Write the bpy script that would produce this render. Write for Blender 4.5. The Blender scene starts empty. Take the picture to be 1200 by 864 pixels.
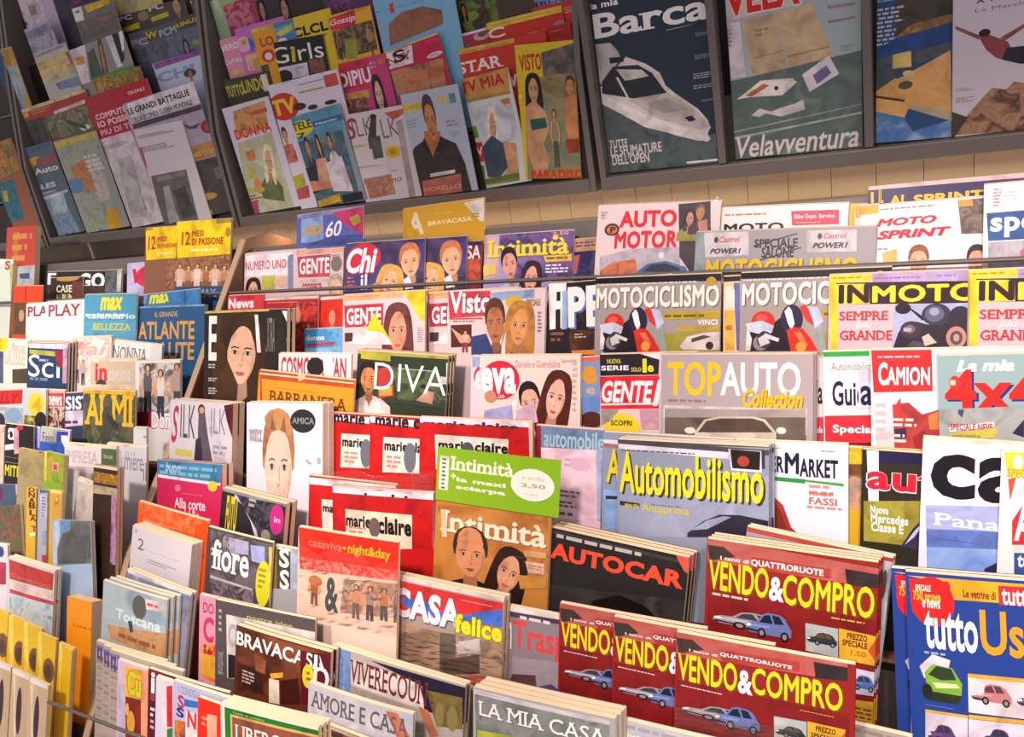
import bpy, bmesh, math, random
from mathutils import Vector, Matrix
random.seed(7)
SC = bpy.context.scene
COL = SC.collection

# ------------------------------------------------------------------ camera
FPX = 943.0
AX = Vector((0.86743721, 0.01687399, -0.49726044))   # world X in camera axes (x right, y down, z forward)
AY = Vector((0.46596056, -0.37797333, 0.80001058))
AZ = Vector((-0.17445182, -0.9256627, -0.33573074))
EYE = Vector((0.0, 0.0, 1.6))
cd = bpy.data.cameras.new('camera'); cam = bpy.data.objects.new('camera', cd); COL.objects.link(cam)
cd.sensor_fit = 'HORIZONTAL'; cd.sensor_width = 36.0; cd.lens = 36.0 * FPX / 1200.0
cd.clip_start = 0.02; cd.clip_end = 60
cam.matrix_world = Matrix(((AX[0], -AX[1], -AX[2], EYE[0]), (AY[0], -AY[1], -AY[2], EYE[1]), (AZ[0], -AZ[1], -AZ[2], EYE[2]), (0, 0, 0, 1)))
SC.camera = cam

# ------------------------------------------------------------------ light
wd = bpy.data.worlds.new('world'); SC.world = wd; wd.use_nodes = True
bg = wd.node_tree.nodes['Background']; bg.inputs[0].default_value = (1.0, 0.90, 0.95, 1); bg.inputs[1].default_value = 0.58
def area(name, loc, target, sx, sy, power, col):
    d = bpy.data.lights.new(name, 'AREA'); d.shape = 'RECTANGLE'; d.size = sx; d.size_y = sy; d.energy = power; d.color = col
    o = bpy.data.objects.new(name, d); COL.objects.link(o); o.location = loc
    o.rotation_euler = (Vector(target) - Vector(loc)).to_track_quat('-Z', 'Y').to_euler(); return o
def spot(name, loc, target, power, deg, blend, col, rad=0.06):
    d = bpy.data.lights.new(name, 'SPOT'); d.energy = power; d.spot_size = math.radians(deg); d.spot_blend = blend; d.color = col; d.shadow_soft_size = rad
    o = bpy.data.objects.new(name, d); COL.objects.link(o); o.location = loc
    o.rotation_euler = (Vector(target) - Vector(loc)).to_track_quat('-Z', 'Y').to_euler(); return o
WARM = (1.0, 0.825, 0.765)
for x, pw, cl in ((-2.5, 110, (1.0, 0.94, 0.82)), (-1.5, 114, (1.0, 0.87, 0.77)), (-0.4, 118, WARM), (0.5, 116, WARM)):
    spot('ceiling_spot', (x, -0.15, 2.55), (x - 0.05, 0.85, 0.90), pw, 58, 0.55, cl, 0.10)
area('under_rack_lamp', (-0.6, 1.47, 1.352), (-0.6, 1.36, 0.8), 2.6, 0.03, 7.0, (1.0, 0.76, 0.52))
SC.view_settings.view_transform = 'Standard'; SC.view_settings.look = 'None'
SC.view_settings.exposure = 0.0; SC.view_settings.gamma = 1.0; SC.view_settings.use_curve_mapping = False

# ------------------------------------------------------------------ materials
def lin(h):
    if len(h) == 3: h = ''.join(c * 2 for c in h)
    v = [int(h[i:i + 2], 16) / 255 for i in (0, 2, 4)]
    return tuple(c / 12.92 if c < 0.04045 else ((c + 0.055) / 1.055) ** 2.4 for c in v) + (1,)
MATS = {}
def mat(c, rough=0.36, metal=0.0, spec=0.22):
    k = (c, rough, metal)
    if k in MATS: return MATS[k]
    m = bpy.data.materials.new('print_' + c); m.use_nodes = True; b = m.node_tree.nodes['Principled BSDF']
    b.inputs['Base Color'].default_value = lin(c); b.inputs['Roughness'].default_value = rough; b.inputs['Metallic'].default_value = metal
    b.inputs['Specular IOR Level'].default_value = spec
    MATS[k] = m; return m
def ink(c):
    """a printed area: one colour, slightly uneven like a photograph's background"""
    if len(c) == 3: c = ''.join(x * 2 for x in c)
    return photo(' '.join((shade(c, 0.84), c, shade(c, 1.1))), 26)
def photo(cols, scale):
    """a printed photograph: soft patches of a few colours"""
    k = (cols, scale)
    if k in MATS: return MATS[k]
    m = bpy.data.materials.new('print_photo'); m.use_nodes = True; nt = m.node_tree; b = nt.nodes['Principled BSDF']
    b.inputs['Roughness'].default_value = 0.36; b.inputs['Specular IOR Level'].default_value = 0.22
    tc = nt.nodes.new('ShaderNodeTexCoord'); ns = nt.nodes.new('ShaderNodeTexNoise'); ns.inputs['Scale'].default_value = scale
    ns.inputs['Detail'].default_value = 3; ns.inputs['Distortion'].default_value = 0.8
    rp = nt.nodes.new('ShaderNodeValToRGB'); cs = cols.split(); r = rp.color_ramp
    while len(r.elements) < len(cs): r.elements.new(0.5)
    for i, c in enumerate(cs):
        r.elements[i].position = 0.3 + 0.4 * i / max(1, len(cs) - 1); r.elements[i].color = lin(c)
    nt.links.new(tc.outputs['Object'], ns.inputs['Vector']); nt.links.new(ns.outputs['Fac'], rp.inputs['Fac']); nt.links.new(rp.outputs['Color'], b.inputs['Base Color'])
    MATS[k] = m; return m
def surface(name, c1, c2, rough, scale=(8, 8, 8), metal=0.0, bump=0.0):
    m = bpy.data.materials.new(name); m.use_nodes = True; nt = m.node_tree; b = nt.nodes['Principled BSDF']
    b.inputs['Roughness'].default_value = rough; b.inputs['Metallic'].default_value = metal
    tc = nt.nodes.new('ShaderNodeTexCoord'); mp = nt.nodes.new('ShaderNodeMapping'); mp.inputs['Scale'].default_value = scale
    ns = nt.nodes.new('ShaderNodeTexNoise'); ns.inputs['Scale'].default_value = 1; ns.inputs['Detail'].default_value = 5
    mx = nt.nodes.new('ShaderNodeMix'); mx.data_type = 'RGBA'; mx.inputs['A'].default_value = lin(c1); mx.inputs['B'].default_value = lin(c2)
    nt.links.new(tc.outputs['Object'], mp.inputs['Vector']); nt.links.new(mp.outputs['Vector'], ns.inputs['Vector'])
    nt.links.new(ns.outputs['Fac'], mx.inputs['Factor']); nt.links.new(mx.outputs['Result'], b.inputs['Base Color'])
    if bump:
        bp = nt.nodes.new('ShaderNodeBump'); bp.inputs['Strength'].default_value = bump; bp.inputs['Distance'].default_value = 0.002
        nt.links.new(ns.outputs['Fac'], bp.inputs['Height']); nt.links.new(bp.outputs['Normal'], b.inputs['Normal'])
    return m
PAPER = surface('paper_edges', 'f2dcb8', 'd8bd94', 0.7, (20, 20, 900))
WOOD = surface('rack_wood', '8a6248', '75503a', 0.5, (4, 40, 4))
WOODEDGE = mat('b89c80', 0.5)
METAL = surface('rack_metal', '6e6660', '625a55', 0.45, (6, 6, 6))
DARK = mat('3a3430', 0.5)
RAIL = mat('8a8078', 0.3, 0.8)
def plastic_mat():
    m = bpy.data.materials.new('clear_plastic'); m.use_nodes = True; nt = m.node_tree; nt.nodes.remove(nt.nodes['Principled BSDF'])
    out = nt.nodes['Material Output']; tr = nt.nodes.new('ShaderNodeBsdfTransparent'); tr.inputs[0].default_value = (0.97, 0.95, 0.93, 1)
    gl = nt.nodes.new('ShaderNodeBsdfGlossy'); gl.inputs['Roughness'].default_value = 0.06
    df = nt.nodes.new('ShaderNodeBsdfDiffuse'); df.inputs[0].default_value = (0.9, 0.85, 0.8, 1)
    m1 = nt.nodes.new('ShaderNodeMixShader'); m1.inputs[0].default_value = 0.02
    tc = nt.nodes.new('ShaderNodeTexCoord'); ns = nt.nodes.new('ShaderNodeTexNoise'); ns.inputs['Scale'].default_value = 70; ns.inputs['Detail'].default_value = 4; bp = nt.nodes.new('ShaderNodeBump'); bp.inputs['Strength'].default_value = 0.25; bp.inputs['Distance'].default_value = 0.006
    nt.links.new(tc.outputs['Object'], ns.inputs['Vector']); nt.links.new(ns.outputs['Fac'], bp.inputs['Height']); nt.links.new(bp.outputs['Normal'], gl.inputs['Normal'])
    m2 = nt.nodes.new('ShaderNodeMixShader'); fr = nt.nodes.new('ShaderNodeFresnel'); fr.inputs[0].default_value = 1.28
    nt.links.new(tr.outputs[0], m1.inputs[1]); nt.links.new(df.outputs[0], m1.inputs[2])
    nt.links.new(fr.outputs[0], m2.inputs[0]); nt.links.new(m1.outputs[0], m2.inputs[1]); nt.links.new(gl.outputs[0], m2.inputs[2])
    nt.links.new(m2.outputs[0], out.inputs['Surface']); return m
PLASTIC = plastic_mat()

# ------------------------------------------------------------------ helpers
def tag(o, label, cat, group=None, kind=None):
    if label: o['label'] = label
    if cat: o['category'] = cat
    if group: o['group'] = group
    if kind: o['kind'] = kind
def link_mesh(name, verts, faces, mats, idx=None, parent=None, smooth=False):
    me = bpy.data.meshes.new(name); me.from_pydata(verts, [], faces)
    for m in mats: me.materials.append(m)
    if idx: me.polygons.foreach_set('material_index', idx)
    if smooth: me.polygons.foreach_set('use_smooth', [True] * len(me.polygons))
    me.update(); o = bpy.data.objects.new(name, me); COL.objects.link(o)
    if parent: o.parent = parent
    return o
def box_vf(x0, y0, z0, x1, y1, z1, base=0):
    v = [(x0, y0, z0), (x1, y0, z0), (x1, y1, z0), (x0, y1, z0), (x0, y0, z1), (x1, y0, z1), (x1, y1, z1), (x0, y1, z1)]
    f = [(0, 3, 2, 1), (4, 5, 6, 7), (0, 1, 5, 4), (1, 2, 6, 5), (2, 3, 7, 6), (3, 0, 4, 7)]
    return v, [tuple(i + base for i in q) for q in f]
def boxes(name, bs, m, parent=None, bevel=0.0):
    V, Fc = [], []
    for b in bs:
        v, f = box_vf(*b, base=len(V)); V += v; Fc += f
    o = link_mesh(name, V, Fc, [m], parent=parent)
    if bevel:
        md = o.modifiers.new('bevel', 'BEVEL'); md.width = bevel; md.segments = 2; md.limit_method = 'ANGLE'
    return o
def prism_x(name, prof, x0, x1, m, parent=None, xf=lambda y, z: 0.0):
    """profile in (y,z) swept along x"""
    n = len(prof); V = [(x0 + xf(y, z), y, z) for y, z in prof] + [(x1 + xf(y, z), y, z) for y, z in prof]
    Fc = [tuple(range(n))[::-1], tuple(range(n, 2 * n))] + [(i, (i + 1) % n, n + (i + 1) % n, n + i) for i in range(n)]
    o = link_mesh(name, V, Fc, [m], parent=parent)
    bm = bmesh.new(); bm.from_mesh(o.data); bmesh.ops.recalc_face_normals(bm, faces=bm.faces); bm.to_mesh(o.data); bm.free()
    return o
def tube(name, a, b, r, m, parent=None, seg=10):
    a, b = Vector(a), Vector(b); q = (b - a).to_track_quat('Z', 'Y'); V = []
    for p in (a, b):
        for i in range(seg):
            t = 2 * math.pi * i / seg; V.append(p + q @ Vector((r * math.cos(t), r * math.sin(t), 0)))
    Fc = [(i, (i + 1) % seg, seg + (i + 1) % seg, seg + i) for i in range(seg)] + [tuple(range(seg))[::-1], tuple(range(seg, 2 * seg))]
    return link_mesh(name, V, Fc, [m], parent=parent)

# ------------------------------------------------------------------ tiers: each is a plane the magazines stand in
LEAN = math.radians(22.8); SN, CS = math.sin(LEAN), math.cos(LEAN)
BU = Vector((0, SN, CS)); BN = Vector((0, -CS, SN))
UU = Vector((0, 0, 1)); UN = Vector((0, -1, 0))
TOPS = {1: (1.335, 1.33), 2: (1.235, 1.24), 3: (1.13, 1.155), 4: (1.03, 1.06), 5: (0.93, 0.957), 6: (0.82, 0.885), 7: (0.725, 0.80), 8: (0.64, 0.72), 9: (0.56, 0.634)}
SECT = [(-3.3, -2.50), (-2.49, -1.655), (-1.645, -0.648), (-0.636, -0.399), (-0.399, -0.1555), (-0.1555, 0.84)]
XD = -1.505
DROP = 0.255                      # from a tier's nominal top down to its shelf
TIER = {}
for k, (y, z) in TOPS.items(): TIER[k] = (Vector((0, y, z)) - BU * DROP, BU, BN)
TIER[0] = (Vector((0, 1.385, 1.40)) - BU * 0.30, BU, BN)
LEDGE = {'U0': (1.500, 1.388), 'U1': (1.532, 1.515), 'U2': (1.564, 1.640), 'U3': (1.596, 1.765), 'U4': (1.628, 1.89)}
def depth(y, z): return SN * z - CS * y            # how far forward a point lies, square to the tiers
Q0 = -0.4867
def board_x(q): return XD + max(0.0, q - Q0) * 0.34    # the divider board turns a little to the right in front
for k, (y, z) in LEDGE.items(): TIER[k] = (Vector((0, y, z)), UU, UN)

CR = {1: (0, 0), 2: (240, 0), 3: (460, 0), 4: (680, 0), 5: (920, 0), 6: (0, 160), 7: (240, 160), 8: (460, 160), 9: (680, 180), 10: (920, 180), 11: (0, 300),
      12: (220, 320), 13: (440, 320), 14: (680, 340), 15: (920, 340), 16: (0, 480), 17: (180, 480), 18: (440, 480), 19: (680, 480), 20: (920, 480), 21: (0, 664),
      22: (220, 664), 23: (460, 664), 24: (700, 664), 25: (920, 664)}
CR = {k: (v[0], v[1], 4.2857) for k, v in CR.items()}
CR.update({26: (0, 380, 8.571), 27: (0, 470, 8.571), 28: (0, 560, 8.571), 29: (90, 740, 6.964), 30: (0, 0, 8.571), 31: (240, 0, 6.6667)})
def ray(c, p):
    ox, oy, s = CR[c]; x = ox + p[0] / s - 600; y = oy + p[1] / s - 432
    return Vector((AX.dot(Vector((x, y, FPX))), AY.dot(Vector((x, y, FPX))), AZ.dot(Vector((x, y, FPX)))))
def hit(c, p, P0, n):
    r = ray(c, p); return EYE + r * ((P0 - EYE).dot(n) / r.dot(n))

# ------------------------------------------------------------------ lettering
TXT = {}
FSPEC = {'': 0.0, 'b': 0.022, 'x': 0.034, 's': 0.010, 'S': 0.022, 'i': 0.015, 'I': 0.035, 'l': -0.008, 'k': 0.045, 'K': 0.075, 'J': 0.05}
FAT = {'b': 'k', 'x': 'k', 'k': 'K', '': 'b', 's': 'S', 'S': 'k', 'i': 'I', 'I': 'J', 'l': 'b', 'K': 'K', 'J': 'J'}
def want(s, st): TXT.setdefault((s, st), None)
def bake_texts():
    tmp = []
    for (s, st) in [k for k, v in TXT.items() if v is None]:
        cu = bpy.data.curves.new('t', 'FONT'); cu.body = s; cu.size = 1; cu.resolution_u = 3; cu.offset = 0.0 if set(s) & set('MWNmw') else FSPEC[st]; cu.fill_mode = 'FRONT' if hasattr(cu, 'fill_mode') else 'BOTH'
        if st and st in 'iIJ': cu.shear = 0.25
        if st and st in 'xkK': cu.space_character = 1.06
        o = bpy.data.objects.new('t', cu); COL.objects.link(o); tmp.append((o, s, st))
    dg = bpy.context.evaluated_depsgraph_get(); dg.update()
    for o, s, st in tmp:
        me = bpy.data.meshes.new_from_object(o.evaluated_get(dg)); bm = bmesh.new(); bm.from_mesh(me)
        bmesh.ops.remove_doubles(bm, verts=bm.verts, dist=1e-5)
        V = [(v.co.x, v.co.y) for v in bm.verts]; bm.verts.index_update(); Fc = [tuple(v.index for v in f.verts) for f in bm.faces]
        if st and st in 'sS':
            sl = []
            for e in bm.edges:
                a, b = e.verts[0].co, e.verts[1].co
                if e.is_boundary and abs(a.y - b.y) < 0.002 and 0.05 < abs(a.x - b.x) < 0.22 and (abs(a.y) < 0.03 or 'à' not in s or a.x < 0.3):
                    f = e.link_faces[0]; cy = f.calc_center_median().y; up = 1 if cy > a.y else -1
                    sl.append((min(a.x, b.x) - 0.07, max(a.x, b.x) + 0.07, a.y, a.y + up * 0.05))
            for x0, x1, y0, y1 in sl:
                n = len(V); V += [(x0, y0), (x1, y0), (x1, y1), (x0, y1)]; Fc.append((n, n + 1, n + 2, n + 3) if y1 > y0 else (n, n + 3, n + 2, n + 1))
        bm.free()
        if set(s) & set('MWNmw') and FSPEC[st] > 0:
            q = FSPEC[st]; V0, F0 = V, Fc; V, Fc = [], []
            for ax, ay in ((0, 0), (q, 0), (-q, 0), (0, q), (0, -q)) + (((q * .7, q * .7), (-q * .7, q * .7), (q * .7, -q * .7), (-q * .7, -q * .7)) if q > 0.03 else ()):
                n = len(V); lay = n // max(1, len(V0)); V += [(x + ax, y + ay, lay) for x, y in V0]; Fc += [tuple(i + n for i in g) for g in F0]
        if V:
            xs = [v[0] for v in V]; ys = [v[1] for v in V]; x0, x1, y0, y1 = min(xs), max(xs), min(ys), max(ys)
            V = [((v[0] - x0) / max(1e-6, x1 - x0), (v[1] - y0) / max(1e-6, y1 - y0), v[2] if len(v) > 2 else 0) for v in V]
        TXT[(s, st)] = (V, Fc); bpy.data.meshes.remove(me)
    for o, s, st in tmp:
        cu = o.data; bpy.data.objects.remove(o); bpy.data.curves.remove(cu)

# ------------------------------------------------------------------ art elements (all coordinates read off the photograph, laid on the cover's own plane)
def r(x0, y0, x1, y1, c): return ('r', x0, y0, x1, y1, c)
def t(s, x0, y0, x1, y1, c, st='b', sh=None, ol=None):
    want(s, st)
    if ol: want(s, FAT[st])
    return ('t', x0, y0, x1, y1, c, s, st, sh, ol)
def e(x0, y0, x1, y1, c): return ('e', x0, y0, x1, y1, c)
def p(pts, c): return ('p', pts, c)
def ph(x0, y0, x1, y1, cols, sc=30): return ('ph', x0, y0, x1, y1, cols, sc)
def pp(pts, cols, sc=30): return ('pp', pts, cols, sc)
def fc(x0, y0, x1, y1, hair='3a2418', skin='e0a880', st='long', shirt=None, rot=0): return ('fc', x0, y0, x1, y1, hair, skin, st, shirt, rot)
def ln(x0, y0, x1, y1, n, c): return ('ln', x0, y0, x1, y1, n, c)
def car(x0, y0, x1, y1, c, w='334'): return ('car', x0, y0, x1, y1, c, w)
def full(c): return ('full', c)
def fph(cols, sc=30): return ('fph', cols, sc)
def fig(x0, y0, x1, y1, top, low, hair='3a2418', skin='d8a078'): return ('fig', x0, y0, x1, y1, top, low, hair, skin)

def ring(cx, cy, rx, ry, n=22, a=0): return [(cx + rx * math.cos(2 * math.pi * i / n + a), cy + ry * math.sin(2 * math.pi * i / n + a)) for i in range(n)]
DZ = 0.000025
class Sheet:
    """flat printed layers of one cover; local x right, y up (0 at the foot), z out"""
    def __init__(s, w, h, z): s.w, s.h, s.z = w, h, z; s.V, s.F, s.M, s.mats = [], [], [], []
    def mi(s, m):
        if m not in s.mats: s.mats.append(m)
        return s.mats.index(m)
    def clip(s, pts):
        for ax, lim, sg in ((0, 0, 1), (0, s.w, -1), (1, 0, 1), (1, s.h, -1)):
            out = []
            for i in range(len(pts)):
                a, b = pts[i - 1], pts[i]; da = sg * (a[ax] - lim); db = sg * (b[ax] - lim)
                if da * db < 0:
                    k = da / (da - db); out.append((a[0] + (b[0] - a[0]) * k, a[1] + (b[1] - a[1]) * k))
                if db >= 0: out.append(b)
            pts = out
            if len(pts) < 3: return []
        return pts
    def poly(s, pts, m, up=True):
        pts = s.clip(pts)
        if len(pts) < 3: return
        ar = sum(pts[i - 1][0] * pts[i][1] - pts[i][0] * pts[i - 1][1] for i in range(len(pts)))
        if abs(ar) < 1e-9: return
        if ar < 0: pts = pts[::-1]
        n = len(s.V); s.V += [(x, y, s.z) for x, y in pts]; s.F.append(tuple(range(n, n + len(pts)))); s.M.append(s.mi(m))
        if up: s.z += DZ
    def tris(s, V, Fc, m):
        k = s.mi(m); inside = all(0 <= v[0] <= s.w and 0 <= v[1] <= s.h for v in V); z0 = s.z; top = max((v[2] for v in V if len(v) > 2), default=0)
        if inside:
            n = len(s.V); s.V += [(v[0], v[1], z0 + (v[2] * DZ * 0.6 if len(v) > 2 else 0)) for v in V]; s.F += [tuple(i + n for i in f) for f in Fc]; s.M += [k] * len(Fc)
        else:
            for f in Fc:
                q = [V[i] for i in f]; s.z = z0 + (q[0][2] * DZ * 0.6 if len(q[0]) > 2 else 0); s.poly([(v[0], v[1]) for v in q], m, False)
        s.z = z0 + DZ * (1 + top * 0.6)
def shade(h, k):
    if len(h) == 3: h = ''.join(c * 2 for c in h)
    return ''.join('%02x' % max(0, min(255, int(int(h[i:i + 2], 16) * k))) for i in (0, 2, 4))
def draw(sh, el, f):
    """f maps a photograph point to the cover plane"""
    k = el[0]
    if k == 'full': sh.poly([(0, 0), (sh.w, 0), (sh.w, sh.h), (0, sh.h)], mat(el[1])); return
    if k == 'fph': sh.poly([(0, 0), (sh.w, 0), (sh.w, sh.h), (0, sh.h)], photo(el[1], el[2])); return
    if k == 'p':
        tri_poly(sh, [f(q) for q in el[1]], ink(el[2])); return
    if k == 'pp':
        tri_poly(sh, [f(q) for q in el[1]], photo(el[2], el[3])); return
    a = f((el[1], el[2])); b = f((el[3], el[4])); x0, x1 = sorted((a[0], b[0])); y0, y1 = sorted((a[1], b[1])); W, H = x1 - x0, y1 - y0
    def q(u, v): return (x0 + u * W, y1 - v * H)          # unit box, v down
    if k == 'r': sh.poly([(x0, y0), (x1, y0), (x1, y1), (x0, y1)], ink(el[5]))
    elif k == 'ph': sh.poly([(x0, y0), (x1, y0), (x1, y1), (x0, y1)], photo(el[5], el[6]))
    elif k == 'e': sh.poly(ring((x0 + x1) / 2, (y0 + y1) / 2, W / 2, H / 2), mat(el[5]))
    elif k == 't':
        c, s, st, shd, ol = el[5:]
        V, Fc = TXT[(s, st)]
        if not V: return
        if shd:
            d = H * 0.05; sh.tris([(x0 + x * W + d, y0 + y * H - d, l) for x, y, l in V], Fc, mat(shd))
        if ol:
            st2 = FAT[st]; V2, F2 = TXT[(s, st2)]; g = H * 0.05
            sh.tris([(x0 - g + x * (W + 2 * g), y0 - g + y * (H + 2 * g), l) for x, y, l in V2], F2, mat(ol))
        sh.tris([(x0 + x * W, y0 + y * H, l) for x, y, l in V], Fc, mat(c))
    elif k == 'ln':
        n, c = el[5], el[6]; m = mat(c); rh = H / n
        for i in range(n):
            yy = y1 - (i + 0.25) * rh; xx = x0; end = x0 + W * random.uniform(0.6, 1.0)
            while xx < end:
                wl = rh * random.uniform(0.8, 2.6); sh.poly([(xx, yy - rh * 0.5), (min(xx + wl, end), yy - rh * 0.5), (min(xx + wl, end), yy), (xx, yy)], m, False); xx += wl + rh * 0.4
        sh.z += DZ
    elif k == 'car':
        c, wn = el[5], el[6]
        body = [(0, .72), (.02, .55), (.1, .45), (.26, .4), (.38, .08), (.5, 0), (.74, .02), (.86, .14), (.95, .42), (1, .52), (1, .8), (.9, .86), (.1, .86)]
        tri_poly(sh, [q(*z) for z in body], mat(c))
        tri_poly(sh, [q(*z) for z in [(.3, .42), (.4, .14), (.52, .07), (.6, .4)]], mat(wn)); tri_poly(sh, [q(*z) for z in [(.64, .4), (.57, .07), (.73, .08), (.84, .36)]], mat(wn))
        tri_poly(sh, [q(*z) for z in [(.03, .62), (.2, .52), (.56, .5), (.5, .58), (.2, .62)]], mat(shade(c, 1.25)))
        sh.poly([q(u, v) for u, v in [(.02, .7), (.3, .74), (.3, .82), (.04, .8)]], mat('2a2a2e'))
        sh.poly([q(u, v) for u, v in [(.02, .56), (.1, .5), (.13, .6), (.03, .66)]], mat('eee'))
        for cx in (.36, .86):
            sh.poly([q(u, v) for u, v in ring(cx, .82, .09, .19, 14)], mat('1c1a1c'), True); sh.poly([q(u, v) for u, v in ring(cx, .82, .05, .11, 12)], mat('888'))
    elif k == 'fig':
        top, low, hair, skin = el[5:]
        for pts, c in (([(.3, .5), (.7, .5), (.72, 1), (.55, 1), (.5, .62), (.45, 1), (.28, 1)], low), ([(.22, .2), (.42, .16), (.58, .16), (.78, .2), (.7, .54), (.3, .54)], top),
                       ([(.22, .2), (.32, .22), (.2, .4), (.3, .56), (.22, .6), (.06, .42)], skin), ([(.78, .2), (.68, .22), (.8, .4), (.7, .56), (.78, .6), (.94, .42)], skin),
                       ([(.44, .12), (.56, .12), (.56, .2), (.5, .24), (.44, .2)], skin)):
            tri_poly(sh, [q(*z) for z in pts], mat(c))
        sh.poly([q(u, v) for u, v in ring(.5, .075, .17, .08, 14)], mat(hair)); sh.poly([q(u, v) for u, v in ring(.5, .085, .11, .062, 14)], mat(skin))
    elif k == 'fc':
        hair, skin, st, shirt, rot = el[5:]; ca, sa = math.cos(math.radians(rot)), math.sin(math.radians(rot)); cx, cy = (x0 + x1) / 2, (y0 + y1) / 2
        def g(u, v):
            dx, dy = (u - .5) * W, (.5 - v) * H; return (cx + dx * ca - dy * sa, cy + dx * sa + dy * ca)
        def P(pts, c): tri_poly(sh, [g(*z) for z in pts], mat(c))
        dk = shade(skin, 0.80); hi = shade(skin, 1.1); fs = 2.2 / max(W, 0.004)
        HM = photo(' '.join((shade(hair, 0.82), hair, shade(hair, 1.1))), fs * 1.4); SM = photo(' '.join((shade(skin, 0.82), skin, skin, shade(skin, 1.1))), fs); DM = mat(dk)
        def P(pts, m): tri_poly(sh, [g(*z) for z in pts], mat(m) if isinstance(m, str) else m)
        if shirt:
            P([(-.55, 1.75), (-.5, 1.3), (-.1, 1.08), (.3, .98), (.7, .98), (1.1, 1.08), (1.5, 1.3), (1.55, 1.75)], ink(shirt)); P([(.3, .95), (.7, .95), (.5, 1.3)], DM)
        if st == 'long':
            P([(.5, 0), (.34, .015), (.2, .06), (.1, .16), (.04, .3), (.0, .5), (-.03, .75), (-.05, 1.0), (.0, 1.18), (.06, 1.26), (.2, 1.2), (.5, .9), (.8, 1.2), (.94, 1.26), (1.0, 1.18), (1.05, 1.0), (1.03, .75), (1, .5), (.96, .3), (.9, .16), (.8, .06), (.66, .015)], HM)
        else:
            P([(.5, 0), (.34, .02), (.2, .08), (.1, .2), (.06, .36), (.08, .52), (.2, .6), (.8, .6), (.92, .52), (.94, .36), (.9, .2), (.8, .08), (.66, .02)], HM)
        P([(.36, .8), (.64, .8), (.68, 1.08), (.5, 1.2), (.32, 1.08)], DM)
        fx = .30 if st == 'long' else .37
        P([(.5 + fx * math.cos(a) * (1 - .16 * max(0, math.sin(a)) ** 2), .53 + (.40 if math.sin(a) > 0 else .36) * math.sin(a)) for a in [2 * math.pi * i / 30 for i in range(30)]], SM)
        P([(.5 + fx * .98, .45), (.5 + fx * .8, .52), (.5 + fx * .72, .72), (.58, .93), (.5 + fx * .55, .86), (.5 + fx * .86, .68)], mat(shade(skin, 0.86)))
        for sx in (-1, 1):
            ex = .5 + sx * fx * .46
            P([(ex - .09, .462), (ex - .02, .44), (ex + .09, .452), (ex + .085, .468), (ex - .02, .458), (ex - .085, .478)], shade(hair, .8) if st != 'bald' else '5a4030'); P(ring(ex, .52, .082, .034, 12), DM); P(ring(ex, .52, .062, .022, 10), 'd8ccc0'); P(ring(ex, .52, .034, .026, 10), '30201a'); P([(ex - .08, .515), (ex, .492), (ex + .08, .512), (ex, .503)], '3a2820')
        P([(.46, .66), (.5, .69), (.55, .66), (.545, .675), (.5, .7), (.465, .675)], mat(shade(skin, 0.66))); P([(.525, .5), (.55, .52), (.54, .64), (.53, .64)], DM)
        P([(.39, .785), (.46, .765), (.5, .775), (.54, .765), (.61, .785), (.56, .815), (.5, .825), (.44, .815)], 'b8605a' if st == 'long' else shade(skin, 0.62))
        if st == 'long': P([(.5, .02), (.3, .06), (.16, .2), (.1, .45), (.13, .74), (.2, .5), (.27, .32), (.4, .2), (.56, .14), (.68, .24), (.77, .4), (.82, .55), (.86, .74), (.92, .45), (.86, .2), (.72, .06)], HM)
        elif st == 'short': P([(.5, .0), (.3, .04), (.16, .14), (.1, .4), (.15, .44), (.2, .3), (.3, .22), (.5, .19), (.7, .22), (.8, .3), (.85, .44), (.92, .4), (.86, .14), (.7, .04)], HM)
        elif st == 'bald': P([(.5, .02), (.34, .05), (.22, .14), (.17, .3), (.2, .4), (.4, .3), (.62, .3), (.8, .4), (.83, .3), (.76, .12), (.66, .05)], SM)
def tri_poly(sh, pts, m):
    """fill a possibly concave outline"""
    from mathutils.geometry import tessellate_polygon
    ar = sum(pts[i - 1][0] * pts[i][1] - pts[i][0] * pts[i - 1][1] for i in range(len(pts)))
    if ar < 0: pts = pts[::-1]
    tr = tessellate_polygon([[Vector((x, y, 0)) for x, y in pts]])
    Fc = []
    for a, b, c in tr:
        s = (pts[b][0] - pts[a][0]) * (pts[c][1] - pts[a][1]) - (pts[c][0] - pts[a][0]) * (pts[b][1] - pts[a][1])
        Fc.append((a, b, c) if s > 0 else (a, c, b))
    sh.tris(pts, Fc, m)

def bend_mesh(o, w, h, bow, curl):
    """bow: the middle stands forward of the two sides; curl: the head leans out (+) or back (-)"""
    bm = bmesh.new(); bm.from_mesh(o.data)
    if bow:
        for i in range(1, 8):
            bmesh.ops.bisect_plane(bm, geom=bm.verts[:] + bm.edges[:] + bm.faces[:], plane_co=(w * i / 8, 0, 0), plane_no=(1, 0, 0), dist=1e-6)
    if curl:
        for i in range(1, 8):
            bmesh.ops.bisect_plane(bm, geom=bm.verts[:] + bm.edges[:] + bm.faces[:], plane_co=(0, h * i / 8, 0), plane_no=(0, 1, 0), dist=1e-6)
    for v in bm.verts:
        u = v.co.x / w; k = max(0.0, v.co.y / h - 0.4) / 0.6
        if bow: v.co.z += bow * (1 - (2 * u - 1) ** 2)
        if curl: v.co.z += curl * k * k
    bm.to_mesh(o.data); bm.free()

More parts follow.
